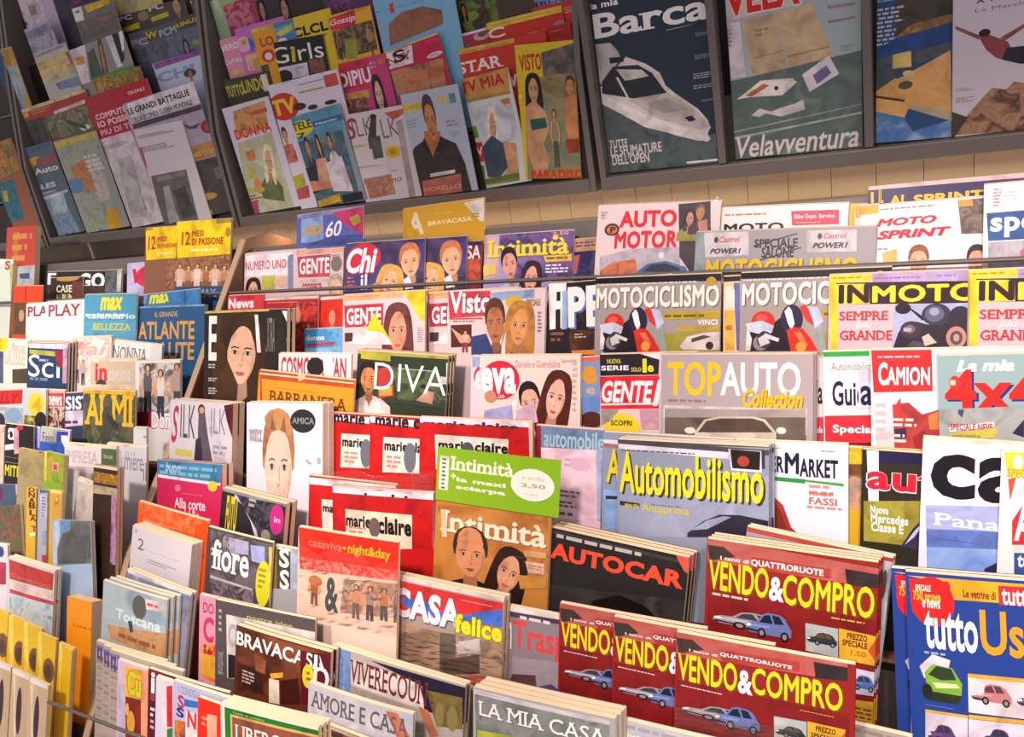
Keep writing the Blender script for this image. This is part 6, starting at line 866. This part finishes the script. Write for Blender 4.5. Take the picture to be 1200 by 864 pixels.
M(23, 7, 2.0, (405, 605), (1090, 760), ['a8a8a4', p([(405, 615), (1090, 775), (1090, 795), (408, 640)], 'ccc4c8'), pp([(415, 640), (1090, 800), (1090, 1000), (420, 900)], '5c6460 747c74 8c9088 48504c', 18), t('LA MIA CASA', 430, 672, 1080, 905, 'f0ece8', 's', '3c403c'), p([(425, 820), (600, 850), (600, 900), (430, 880)], 'a8b438'), ln(420, 630, 650, 680, 1, '5c5450')],
  'grey green home magazine with white serif capitals, at the bottom edge near the centre', th=0.009, st=2, so=(0.0015, 0.0020), sl='hind copy in the stack of grey green home magazines', sg='copies stacked behind the grey green home magazine', w=0.21)
M(23, 7, 1.2, (1105, 755), (1560, 860), ['c0bcbc', pp([(1110, 770), (1560, 870), (1560, 1100), (1110, 950)], 'c8c8cc b0b4bc d4d0d0', 20), ln(1130, 810, 1500, 860, 1, 'a0a0a4'), t('vivo', 1140, 850, 1260, 850, 'e8e0e0', 'b')], 'silver grey magazine at the bottom edge, right of the grey green home magazine', w=0.21)

# ------------------------------------------------------------------ eighth row
k_grid = M(29, 8, 1.2, (160, 75), 0.2, ['b4a498', ln(165, 260, 235, 110, 2, '5c4a80'), p([(160, 100), (240, 125), (240, 150), (160, 130)], '88789c'), t('III', 165, 250, 235, 140, '5a4484', 'x'), ln(160, 700, 330, 260, 9, '948478'), ln(165, 700, 330, 280, 6, 'a89c90')], 'white puzzle magazine with violet letters, leftmost in the bottom row beside the divider board', rot=0)
COPIES.append((k_grid, 29, 1.9, (215, 125), 'white puzzle magazine with violet letters, second in the fan of three copies', None, 0))
COPIES.append((k_grid, 29, 2.6, (270, 170), 'white puzzle magazine with violet letters, front one of the fan of three copies', None, 0))
M(29, 8, 3.3, (335, 230), 0.2, ['d4b8d0', p([(395, 285), (600, 330), (600, 900), (400, 900)], 'e8b030'), t('Cucina', 415, 510, 700, 400, 'c8d028', 'k', None, 'c86828'), p([(400, 530), (530, 560), (530, 900), (400, 880)], '84241c'), e(410, 820, 480, 660, 'd8a030'), e(400, 680, 430, 590, 'e0b840'), p([(535, 330), (590, 340), (590, 900), (535, 900)], 'ec9878'), p([(340, 420), (390, 440), (390, 900), (340, 860)], 'b8b0c8')], 'orange cookery magazine with a yellow title, right of the puzzle magazines', rot=0)
M(29, 8, 4.0, (585, 300), 0.2, ['54142c', p([(590, 310), (1100, 400), (1100, 440), (592, 350)], '7c1c38'), t('i', 605, 500, 642, 340, 'f0e8e4', 'x'), ln(600, 700, 640, 620, 2, 'e8d8d8'), ln(600, 800, 640, 720, 2, 'd0b0b8'), r(600, 560, 640, 520, '8c3c4c')], 'dark wine red magazine with a white letter, right of the orange cookery magazine', rot=0)
M(29, 8, 4.7, (648, 370), 0.2, ['d8d0e0', p([(700, 400), (780, 420), (780, 900), (700, 900)], 'd8ccd0'), p([(735, 450), (785, 440), (785, 780), (740, 780)], 'cc2c34'), p([(740, 800), (800, 780), (800, 900), (740, 900)], '3c7c3c')], 'lilac white magazine with a red vertical bar, narrow in the bottom row', rot=0)
M(29, 8, 5.3, (790, 400), 0.2, ['b4b4d4', t('I CONSIGLI', 830, 500, 1000, 490, '8c90a8', 'b'), t('S', 825, 620, 880, 530, 'c02c58', 'x'), t('S', 815, 690, 880, 635, '34285c', 'x'), p([(880, 550), (1020, 580), (1020, 630), (880, 610)], '3868b0'), pp([(800, 720), (900, 740), (900, 900), (800, 880)], 'e09040 c87030 4c3458', 50), p([(895, 650), (1100, 690), (1100, 900), (890, 860)], 'ece0dc'), t('NO', 905, 780, 1080, 700, 'd03444', 'x')], 'pale blue grey weekly with red and blue blocks, in the bottom row', rot=0)
M(22, 8, 6.0, (52, 655), 0.15, ['e42c18', ln(70, 800, 120, 760, 2, 'f09080'), p([(100, 740), (150, 750), (150, 900), (100, 880)], 'f0a888')], 'plain bright red magazine beside the green bordered one, bottom row', rot=0)
M(22, 8, 6.8, (165, 685), (668, 812), ['f0dcc8', p([(185, 705), (668, 828), (668, 900), (190, 900)], '1c7428'), t('Tutta la natura', 225, 735, 390, 770, 'b0d048', 'b'), p([(215, 740), (660, 850), (660, 1000), (220, 900)], 'd8a868'), p([(225, 755), (655, 862), (655, 1000), (228, 900)], '8a5038'), t('LIBERO', 238, 790, 480, 935, 'f0e4d8', 's')], 'green bordered magazine with a brown panel, at the bottom edge', th=0.006, st=2, so=(0.0015, 0.0020), sl='hind copy behind the green bordered magazine', sg='copies behind the green bordered magazine', w=0.2)
M(22, 8, 5.0, (608, 580), (1140, 745), ['c4c0c4', pp([(610, 590), (1140, 750), (1140, 1000), (610, 900)], 'd0ccd0 b8b8c0 dcd4d8', 20), t('AMORE E CASA', 622, 618, 1110, 862, '5c5c64', 's'), p([(1000, 720), (1060, 735), (1120, 860), (1060, 870)], 'cc7858')], 'pale grey curling magazine with grey serif capitals, in front of the country home magazine', bow=0.005, w=0.2)
M(22, 8, 5.9, (668, 780), (940, 880), ['8c6c58', p([(670, 785), (940, 885), (940, 900), (670, 800)], 'd8b8a0'), t('CASE', 700, 880, 830, 890, 'e0c8b8', 's')], 'brown magazine at the bottom edge, right of the green bordered magazine', w=0.18)

# ================================================================== stepped bank, left section
SIDE[0] = 'L'
M(6, 1, 0.4, (35, 458), (182, 446), ['c84838', ln(60, 640, 170, 470, 3, 'd88c50'), t('IDEE', 70, 640, 100, 480, 'd09840', 'b'), p([(75, 655), (182, 645), (185, 745), (80, 750)], 'b8b8b8'), p([(100, 690), (150, 685), (150, 715), (105, 715)], '3c5488')], 'tall red book with orange lettering standing at the far left of the top row', name='book', cat='book', th=0.015, h=0.33)
M(6, 1, 1.2, (-80, 612), (68, 618), ['e4e8dc', p([(-80, 612), (68, 618), (68, 640), (-80, 632)], 'ecece0'), t('S', 25, 670, 55, 625, 'c84a38', 'x'), p([(50, 640), (68, 640), (66, 860), (55, 860)], 'c0c060')], 'white book at the left edge, in front of the tall red book', name='book', cat='book', th=0.012)
M(11, 2, 0.3, (70, 152), (212, 150), ['e04420', r(130, 155, 134, 230, 'c83818'), ph(70, 235, 212, 400, '6a3c28 48502c 8c3c28', 40), e(95, 330, 125, 270, 'c89870')], 'orange red magazine at the far left, behind the white one with dark red capitals')
M(6, 1, 0.5, (232, 680), (530, 675), ['241c20', t('F', 238, 745, 285, 685, 'e8e4e8', 'x'), p([(395, 685), (530, 680), (530, 780), (400, 780)], '2c262c'), t('GQ', 400, 778, 528, 685, 'f2f0f2', 'k'), ph(240, 750, 530, 860, '2c2020 4a3430 1c1618', 40)], 'black magazine with large white letters, left in the top row beyond the divider')
M(6, 1, 1.3, (255, 712), (415, 705), ['3c2420', p([(290, 690), (395, 683), (400, 715), (290, 725)], 'a88040'), e(330, 715, 375, 680, 'c87c48'), e(285, 730, 395, 700, 'b89038'), t('CASE', 285, 785, 365, 745, 'd8d8b8', 'x'), t('ALBUM', 280, 830, 370, 790, 'c8d0a0', 'x'), ph(365, 730, 415, 830, '54302c 6c3c34', 50)], 'brown booklet with a straw hat figure, in front of the black lettered magazine')
M(6, 1, 0.6, (530, 672), (612, 668), ['585858', ph(530, 675, 590, 780, '4c4c50 686868 383838', 40), p([(590, 670), (612, 668), (605, 780), (585, 780)], 'b8c0b8')], 'grey magazine strip between the black lettered one and the red scrawled one')
M(6, 1, 1.2, (640, 640), (838, 625), ['a8a0d0', pp([(640, 640), (838, 628), (830, 780), (630, 785)], 'b0a8d8 c8c0e0 a0a0c8', 20), e(680, 760, 815, 645, 'd83858'), t('Vox', 665, 740, 830, 655, 'c82848', 'J'), e(710, 735, 790, 670, 'b82c70')], 'lilac magazine with a red scrawled title, left of the brown crowd calendars')
CAL = lambda a: ['8a5c44', pp([(840, 600), (1150, 590), (1150, 760), (840, 770)], '8c5c40 a87454 6c4430 c09070', 40)] + [fig(870 + i * 45, 640 + (i % 2) * 8, 935 + i * 45, 790, ('d8b8a0', 'b88868', 'e8d0c0', 'a87050')[i % 4], ('e0c8b8', '8a5c48')[i % 2], '4a2c1c', 'd8a884') for i in range(6)] + [p([(835, 755), (1150, 750), (1150, 900), (835, 900)], '34547c'), t('MAX', 1000, 805, 1090, 765, '98a8c0', 'b')]
M(6, 1, 1.9, (732, 462), (892, 450), ['8a5c44', ph(840, 620, 1000, 760, '8c5c40 a87454 6c4430 c09070', 40), p([(732, 462), (892, 450), (892, 610), (735, 622)], 'f0c81c'), t('12', 745, 570, 785, 500, 'b83020', 'b'), t('MESI', 795, 530, 842, 500, 'b83020', 'x'), t('DI PASSIONE', 792, 562, 888, 535, 'c04028', 'x'), ln(790, 600, 885, 575, 1, 'f0e4a0'), p([(730, 460), (770, 455), (770, 470), (732, 475)], 'b88828')], 'yellow headed calendar, left one of two at the divider board')
M(6, 1, 2.6, (890, 430), (1165, 412), CAL(0) + [p([(890, 430), (1165, 412), (1168, 590), (892, 612)], 'f4cc1c'), p([(1090, 415), (1165, 408), (1165, 432), (1092, 440)], 'a88c38'), t('12', 915, 548, 960, 478, 'b83020', 'b'), t('MESI', 968, 505, 1028, 470, 'b83020', 'x'), t('DI PASSIONE', 968, 548, 1125, 505, 'c03020', 'x'), ln(965, 585, 1120, 555, 1, 'f4ecb0'), e(1135, 505, 1162, 455, 'b88030')], 'yellow headed calendar over a brown crowd photo, right one of two at the divider board')
# second row
k_play = M(11, 2, 1.0, (132, 240), 0.19, ['e8e4e4', t('PLAYBOY', 135, 305, 420, 245, 'a82838', 'S'), ln(140, 390, 400, 330, 3, 'd8e0dc')], 'white magazine with dark red serif capitals, the left and hind copy of two')
M(11, 2, 1.8, (228, 232), (412, 222), ['ecebea', t('PLAY', 240, 305, 412, 238, 'b02838', 'S'), ln(240, 380, 400, 330, 3, 'd4e0dc'), p([(228, 225), (412, 215), (412, 232), (230, 240)], 'e8e0d8')], 'white magazine with dark red serif capitals, the right and front copy of two', w=0.19)
MAXA = ['4c94b4', t('max', 505, 275, 620, 205, 'd8d830', 'J'), ln(430, 310, 680, 285, 1, 'd8e8f0'), t('calendario', 440, 315, 680, 288, 'd4e0e8', 'b'), ln(470, 365, 660, 335, 2, 'c8c850'), pp([(415, 330), (690, 320), (690, 440), (415, 440)], '4c94b4 5ca0c0 3c84a4', 20), t('BELLEZZA', 470, 372, 658, 340, 'c8c040', 'b')]
k_max = M(11, 2, 2.4, (425, 195), (688, 190), MAXA, 'light blue magazine with a yellow scrawled title, left of the dark blue health book')
M(11, 2, 0.7, (690, 200), (1002, 165), ['3c74a8', p([(690, 195), (740, 190), (735, 240), (690, 245)], '9890b0'), t('max', 750, 245, 865, 185, 'd0d838', 'J'), p([(840, 170), (1000, 165), (1000, 230), (850, 235)], '3878b0'), p([(925, 165), (932, 165), (938, 240), (930, 240)], '2c5c8c'), ln(760, 250, 860, 240, 1, 'd8d850')], 'blue magazine with a yellow green scrawl, behind the dark blue health book')
M(11, 2, 3.0, (688, 255), (1028, 242), ['2c5884', t('IL GRANDE', 780, 308, 895, 278, 'c8a060', 'b'), t('ATLANTE', 695, 420, 980, 325, 'd8a048', 'b'), t('SALUTE', 735, 520, 978, 432, 'd8a048', 'b'), t('DELLA', 697, 470, 730, 440, 'd8a048', 'b'), p([(688, 250), (1028, 240), (1028, 252), (688, 264)], '7c98b0')], 'dark blue health book with golden capitals, beside the divider board', name='book', cat='book', th=0.010)
# third row
M(11, 3, 0.6, (-60, 410), (150, 425), ['e0d8cc', p([(-20, 400), (40, 410), (45, 470), (-20, 480)], 'e8d420'), t('ULISSE', 25, 545, 130, 480, 'd8b8a0', 'b'), t('focus', 60, 475, 130, 440, 'b8a8a0', 'i'), p([(65, 570), (140, 565), (140, 640), (65, 640)], '4c4434'), p([(-20, 480), (20, 480), (20, 640), (-20, 640)], '505878')], 'cream magazine with a yellow corner, at the left edge of the third row')
M(11, 3, 1.3, (140, 435), (345, 440), ['24385c', p([(140, 438), (345, 442), (340, 470), (145, 462)], 'c8c4d4'), p([(148, 470), (280, 480), (285, 505), (150, 492)], 'a8a848'), t('Sci', 142, 605, 305, 500, 'eceef2', ''), p([(275, 470), (320, 480), (318, 560), (290, 560)], '8c2840'), p([(318, 470), (340, 460), (335, 640), (315, 640)], 'b890a8'), ln(200, 535, 275, 515, 1, '98a8c8'), ln(150, 630, 300, 610, 1, '688098')], 'navy blue magazine with rounded white letters, third row beyond the divider', st=2, so=(0.0020, 0.0020), sl='hind copy behind the navy blue magazine with rounded white letters', sg='copies behind the navy blue rounded letter magazine')
M(11, 3, 0.8, (362, 410), (560, 402), ['dcc8c0', pp([(365, 420), (560, 410), (540, 640), (360, 640)], 'e0c8c0 d0b0a8 ece0d8 b89c98', 30), e(385, 470, 430, 430, 'd89088'), e(460, 475, 540, 420, 'e8e4d8'), t('fai', 400, 500, 540, 430, 'c8a8a0', 'i'), fig(370, 490, 410, 640, 'c8b8c0', '585060'), fig(400, 520, 440, 650, 'a8a0a8', '48404c')], 'pale pinkish magazine with soft figures, left of the yellow army magazine')
M(11, 3, 0.5, (560, 420), (762, 442), ['dcd8d4', p([(580, 440), (762, 440), (755, 515), (580, 500)], 'e8e4e0'), t('NONNA', 565, 520, 745, 470, '787c88', 's')], 'white magazine with faint grey capitals, just under the dark blue health book', w=0.19)
M(11, 3, 2.0, (455, 520), (690, 520), ['c8b49c', t('in', 478, 630, 540, 540, 'd82c30', 'x'), t('cucina', 545, 630, 660, 555, 'd0c4bc', 'b'), p([(455, 515), (690, 515), (690, 530), (455, 532)], 'dcd0bc'), e(480, 690, 540, 620, '404038'), r(455, 668, 690, 650, 'd8c0a0')], 'beige magazine with a red word, behind the yellow army magazine', st=1, so=(0.0020, 0.0020), sl='copy behind the beige magazine with a red word')
M(11, 3, 2.7, (690, 530), (945, 522), ['e0dcd8', pp([(700, 540), (930, 535), (915, 790), (700, 790)], '3c3430 6c6460 a89c94 d8d0d0 4c3c34', 28), fig(700, 545, 790, 800, '5c5c64', '34343c', '2c2420'), fig(770, 570, 850, 820, 'd8d0d0', '3c3848'), fig(850, 540, 930, 800, 'a8988c', '4c4448', '5c3424', 'c89068'), p([(690, 785), (770, 778), (770, 860), (690, 860)], '8c1c2c'), t('Donna', 765, 865, 915, 785, 'f0e8ec', 'x', None, 'b03844')], 'white framed magazine with a group of standing people, beside the divider board')
# fourth row
M(11, 4, 0.6, (-80, 660), (120, 668), ['c8c4c4', p([(-80, 680), (115, 672), (110, 742), (-80, 752)], 'd02824'), t('RALLY', -60, 735, 100, 690, 'a01c1c', 'J'), ph(-40, 755, 120, 860, 'b8b8bc 8c98a8 d0ccc8', 40), e(30, 835, 110, 770, '7c98b8'), e(-30, 870, 30, 790, '2c2434')], 'white magazine with a red title bar at the left edge, fourth row')
M(11, 4, 1.2, (118, 668), (232, 672), ['b8c0c4', e(140, 800, 225, 690, 'e8c030'), t('4', 160, 790, 210, 710, 'c89c20', 'x'), ph(120, 800, 232, 860, '2c2420 6c6040 d8c048', 50), e(175, 870, 235, 785, '241c1c')], 'grey magazine with a yellow disc, fourth row at the far left')
M(11, 4, 0.7, (235, 672), (325, 676), ['d8a8a0', p([(240, 690), (320, 690), (320, 758), (240, 758)], 'c83440'), t('news', 242, 752, 312, 705, 'f0e0dc', 'x'), ph(240, 760, 325, 870, '2c2020 d8b8a8 141014 a02838', 40)], 'pink and black magazine with a small red title, fourth row at the far left')
M(11, 4, 1.4, (325, 690), (420, 685), ['383c58', t('SISTEMI', 330, 775, 560, 695, 'f2eef2', 'x'), p([(320, 780), (420, 775), (420, 850), (320, 860)], 'c8b8d0'), ln(325, 850, 415, 820, 1, '3c3850'), p([(325, 660), (420, 665), (420, 690), (325, 688)], '38386c')], 'dark magazine with white capitals and a lilac band, left of the yellow army magazine')
M(11, 4, 2.0, (418, 672), (680, 680), ['4c503c', p([(418, 662), (680, 672), (680, 705), (420, 700)], 'd8a828'), pp([(425, 690), (675, 700), (670, 1000), (410, 1000)], '50543c 6c6c50 3c4030 7c7458', 25), t('ARMI', 425, 845, 672, 700, 'e4b428', 'S'), p([(530, 730), (560, 760), (580, 850), (560, 900), (580, 1000), (500, 1000), (520, 900), (515, 800)], '48463c'), e(522, 760, 560, 700, '5c5848'), p([(540, 780), (600, 850), (590, 880), (540, 820)], '38362c')], 'olive green army magazine with large yellow letters, fourth row beyond the divider')
# fifth row
M(16, 5, 0.6, (-60, 78), (22, 85), ['c8b0a4', ph(-60, 90, 20, 400, 'c8a898 d8c0b0 b89488', 40)], 'beige magazine edge at the left border, beside the black one, fifth row')
M(16, 5, 1.4, (28, 70), (118, 80), ['201818', t('a', 40, 150, 85, 95, 'ecE8ec', 'x'), e(50, 142, 68, 112, '201818'), p([(20, 180), (70, 172), (72, 200), (22, 205)], 'ece4e4'), p([(70, 95), (98, 90), (98, 220), (75, 225)], 'dc98a8'), p([(88, 62), (118, 65), (118, 100), (90, 105)], 'd02838'), r(22, 235, 95, 245, 'd8c080'), r(22, 262, 95, 272, 'd0c8b0'), t('MITI', 25, 330, 95, 285, 'd8cc20', 'x')], 'black magazine with white letter and yellow word, fifth row at the far left', w=0.12)
M(16, 5, 1.0, (122, 78), (205, 95), ['3440a0', p([(122, 80), (190, 85), (185, 190), (125, 185)], '2c3ca0'), p([(188, 85), (205, 90), (205, 200), (188, 190)], 'c0b8e0')], 'royal blue magazine with a pale lilac edge, fifth row at the far left')
M(16, 5, 1.8, (202, 88), (352, 108), ['3450a0', p([(205, 90), (290, 100), (285, 165), (202, 160)], 'a8a8a0'), t('Fem', 210, 165, 280, 120, '646878', 's'), p([(202, 165), (330, 180), (325, 225), (205, 200)], '2854b0'), p([(290, 105), (352, 110), (345, 200), (325, 190)], 'e0d8f0'), p([(292, 108), (345, 112), (340, 165), (295, 160)], '3438a0'), p([(310, 130), (340, 132), (340, 165), (312, 165)], 'e8e0f0')], 'blue and white magazine with a grey box, fifth row left of the white business magazine')
M(16, 5, 2.4, (325, 168), (512, 182), ['e4d8dc', t('IMPRESA', 330, 262, 495, 215, 'c8b0bc', 's'), p([(325, 165), (590, 185), (590, 196), (325, 178)], 'e8dcb0'), p([(320, 280), (470, 290), (470, 310), (322, 305)], 'd0b8c8')], 'white magazine with pale mauve serif capitals, fifth row beyond the divider', w=0.19,
  parts=[('cover_panel', (515, 195), (585, 200), (515, 276), ['586848', t('focus', 525, 245, 570, 225, 'a8b890', 'b')], 'green corner panel')])
M(16, 5, 1.2, (540, 168), (835, 195), ['d8d4d8', t('lumière', 605, 300, 720, 215, '808090', 'l'), t('in', 630, 240, 650, 195, '9c98a8', 'l'), t('ile', 720, 360, 760, 270, '585468', 'l'), p([(540, 165), (835, 190), (835, 203), (540, 180)], 'e8dcc0')], 'white magazine with thin grey lower case letters, beside the divider board in the fifth row')
M(16, 5, 0.4, (685, 92), (840, 98), ['d8d8d8', ln(720, 150, 810, 130, 1, 'a0a0a4'), p([(685, 88), (840, 92), (840, 100), (685, 100)], 'e8e4dc')], 'plain white magazine behind the one with thin grey lower case letters')
# sixth row
M(16, 6, 0.5, (95, 190), (225, 215), ['a08c60', p([(95, 190), (222, 212), (222, 360), (95, 330)], '9c8c5c'), e(195, 220, 215, 205, '8a5c30')], 'plain tan book standing left of the green one, sixth row at the far left', name='book', cat='book', th=0.008)
M(16, 6, 1.3, (225, 208), (325, 232), ['7ca428', p([(225, 205), (240, 208), (235, 360), (222, 355)], 'ecc850'), pp([(235, 215), (325, 235), (320, 390), (232, 360)], '84a428 a0a830 6c9420', 30), r(262, 305, 295, 270, 'd8a898'), r(268, 300, 288, 278, 'c84c50'), p([(245, 240), (270, 245), (255, 300), (240, 290)], 'c89838')], 'green book with a small framed picture, right of the plain tan book', name='book', cat='book', th=0.010)
M(16, 6, 1.0, (470, 278), 0.115, ['38281c', pp([(472, 310), (660, 345), (655, 395), (470, 365)], 'b88420 8c6018 d8a030', 60), t('RETROSCENA', 475, 350, 650, 370, 'd0a030', 'x'), p([(470, 275), (698, 312), (698, 325), (470, 290)], 'e4d4bc'), p([(460, 375), (655, 410), (655, 440), (460, 420)], 'b8a488'), ph(560, 430, 660, 800, '8c3870 b890b0 6c2c58', 30), t('il', 580, 590, 640, 470, '98286c', 'x')], 'dark book with an amber letter band, near the divider board in the sixth row', name='book', cat='book', th=0.008, st=1, so=(0.0, -0.003), sl='hind copy of the dark book with the amber letter band')
M(16, 6, 0.7, (390, 340), (550, 400), ['d0c4bc', ph(390, 380, 650, 800, 'c8bcb4 d8d0c8 a89c94', 20), p([(390, 340), (660, 410), (660, 425), (390, 360)], 'e0d4c8')], 'pale plastic covered magazine, behind the bagged book with a grey figure', w=0.12)
M(28, 6, 0.2, (-60, 60), (255, 70), ['40546c', p([(-60, 40), (260, -5), (260, 20), (-60, 70)], 'b0a878'), p([(160, 60), (250, 50), (250, 160), (165, 170)], 'b898c8'), p([(-10, 110), (30, 100), (30, 230), (-10, 230)], '6c1c58')], 'slate blue book at the left edge, behind the upright yellow lettered spine', name='book', cat='book', th=0.008)
M(28, 6, 1.8, (-100, 290), 0.12, ['6c6444', pp([(-60, 290), (250, 210), (300, 560), (-40, 640)], '4c4838 6c5c44 5c5440 8a5c48 3c3c30', 18), p([(-60, 270), (250, 180), (250, 205), (-60, 300)], 'a89c70'), e(100, 460, 200, 380, '7c4c3c')], 'olive framed picture book leaning at the left edge, sixth row', name='book', cat='book', th=0.007, rot=8)
M(28, 6, 1.9, (270, 90), 0.036, ['d8a838', t('O', 285, 140, 350, 100, '4a2c14', 'x'), t('N', 285, 195, 352, 150, '4a2c14', 'x'), t('A', 287, 250, 355, 205, '4a2c14', 'x'), t('B', 290, 305, 358, 260, '4a2c14', 'x'), t('L', 295, 375, 360, 330, '54300f', 'x'), t('A', 300, 430, 365, 390, '6a3818', 'x'), t('T', 312, 535, 375, 490, '8c4818', 'x'), p([(290, 560), (390, 540), (395, 575), (300, 590)], 'e8d8a8')], 'upright amber spine with dark vertical capitals, at the left of the sixth row', name='book', cat='book', th=0.006)
M(28, 6, 1.9, (385, 112), 0.034, ['a8a8b8', p([(400, 100), (475, 95), (480, 150), (400, 155)], '505878'), p([(405, 180), (470, 175), (480, 400), (410, 400)], 'b8b8cc'), ln(415, 400, 465, 190, 7, '6c7090'), p([(420, 540), (490, 530), (490, 680), (425, 680)], '8c8ca0'), p([(420, 780), (490, 770), (495, 860), (425, 860)], 'b83850')], 'narrow grey blue spine right of the amber spine, sixth row', name='book', cat='book', th=0.006)
M(28, 6, 2.0, (500, 115), 0.045, ['d8a430', p([(500, 120), (560, 90), (640, 140), (640, 170), (510, 150)], 'e8c870'), t('gialli', 550, 290, 590, 180, 'a8701c', 'b'), r(560, 200, 580, 235, 'f0dca0')], 'yellow soft cover book, left of the bagged book with a grey figure', name='book', cat='book', th=0.006)
M(28, 6, 2.6, (520, 420), 0.135, ['a8c0d8', p([(545, 440), (610, 430), (590, 860), (530, 860)], 'b8d0e8'), p([(600, 430), (715, 420), (700, 530), (610, 560)], '6ca0d8'), pp([(715, 430), (905, 400), (920, 860), (580, 880), (580, 700), (620, 560), (705, 530)], '686c6c 80847f 585c5c', 14), e(765, 640, 805, 590, 'b0b4b0'), p([(580, 740), (640, 560), (720, 540), (860, 600), (870, 860), (590, 860)], '5c6060')], 'bagged blue book with a large grey figure, left of the divider board', name='book', cat='book', th=0.008, rot=5, wrap=[(500, 150, 1120, 860, 0.006)])
# seventh row
M(16, 7, 0.4, (-60, 670), (38, 682), ['dcd0d8', e(-10, 740, 20, 690, '3c4878'), p([(-60, 760), (30, 770), (30, 880), (-60, 880)], 'b83c4c')], 'white booklet at the left edge behind the red titled sport booklet', name='booklet', cat='booklet', base=0.006)
M(16, 7, 1.2, (40, 740), (275, 812), ['c8ccd4', p([(45, 752), (270, 825), (265, 910), (50, 850)], 'b83c34'), t('Campioni', 55, 845, 255, 880, 'c86858', 'b'), p([(50, 855), (265, 915), (265, 960), (50, 900)], 'd8c0b8'), p([(50, 900), (270, 965), (270, 985), (50, 920)], 'b8444c'), pp([(50, 930), (275, 985), (285, 1130), (50, 1080)], '88a8b8 b0c0c8 c8ccd0 7898a8', 30)], 'sport booklet with a red title over a pale blue photograph, lower left', name='booklet', cat='booklet', th=0.006, st=1, so=(0.0020, 0.0020), sl='copy behind the sport booklet with a red title', base=0.006)
M(21, 7, 1.6, (338, 148), 0.115, ['f4981c', t('Luna blu', 368, 298, 490, 320, 'a85c20', 'b')], 'plain orange paperback book with small brown lettering, lower left', name='book', cat='book', th=0.022, bow=0, base=0.006)
# eighth row: yellow paperbacks, then the lowest row of beige ones
for j_, (x_, y_, lab_) in enumerate(((-40, 198, 'first at the left edge in the row of yellow paperbacks'), (45, 238, 'second from the left edge of its row'), (120, 274, 'third from the left edge of its row'), (190, 326, 'fourth, where the row of heads steps down'), (297, 378, 'fifth, second from the right end'), (388, 424, 'last, at the brown divider board'))):
    M(21, 8, 1.0 + j_ * 0.3, (x_, y_), 0.062, ['e4b61c', pp([(x_, y_), (x_ + 150, y_ + 60), (x_ + 150, y_ + 400), (x_, y_ + 400)], 'e0b01c e8c02c d8a414', 14), p([(x_, y_ + 5), (x_ + 20, y_ + 10), (x_ + 24, y_ + 400), (x_, y_ + 400)], 'ecd05c'), e(x_ + 22, y_ + 245, x_ + 86, y_ + 150, '7c5c38'), e(x_ + 32, y_ + 232, x_ + 70, y_ + 175, '5c4440')],
      'yellow paperback, ' + lab_, g='yellow paperbacks at the lower left', name='book', cat='book', th=0.005, rot=-4, bow=0)
for j_, (x_, y_, lab_) in enumerate(((-118, 425, 'first at the left edge of the lowest row'), (-28, 466, 'second from the left edge of the lowest row'), (62, 508, 'third from the left edge of the lowest row'), (150, 552, 'last before the brown divider board, lowest row'))):
    M(21, 9, 1.0 + j_ * 0.3, (x_, y_), 0.06, ['d8bc98', pp([(x_, y_), (x_ + 200, y_ + 90), (x_ + 200, y_ + 400), (x_, y_ + 400)], 'd8bc98 ccb08c e0c8a8', 14), p([(x_, y_), (x_ + 200, y_ + 85), (x_ + 200, y_ + 112), (x_, y_ + 30)], 'e8dcd4'), p([(x_ + 4, y_ + 40), (x_ + 16, y_ + 44), (x_ + 16, y_ + 400), (x_ + 4, y_ + 400)], 'e4d0a8'), e(x_ + 12, y_ + 330, x_ + 52, y_ + 105, '4c3440')],
      'beige paperback with a dark oval, ' + lab_, g='beige paperbacks at the lower left', name='book', cat='book', th=0.006, rot=-4, bow=0)

# ------------------------------------------------------------------ build everything that was listed
bake_texts()
DEPTHS = place_all()
print('tier depths', DEPTHS)
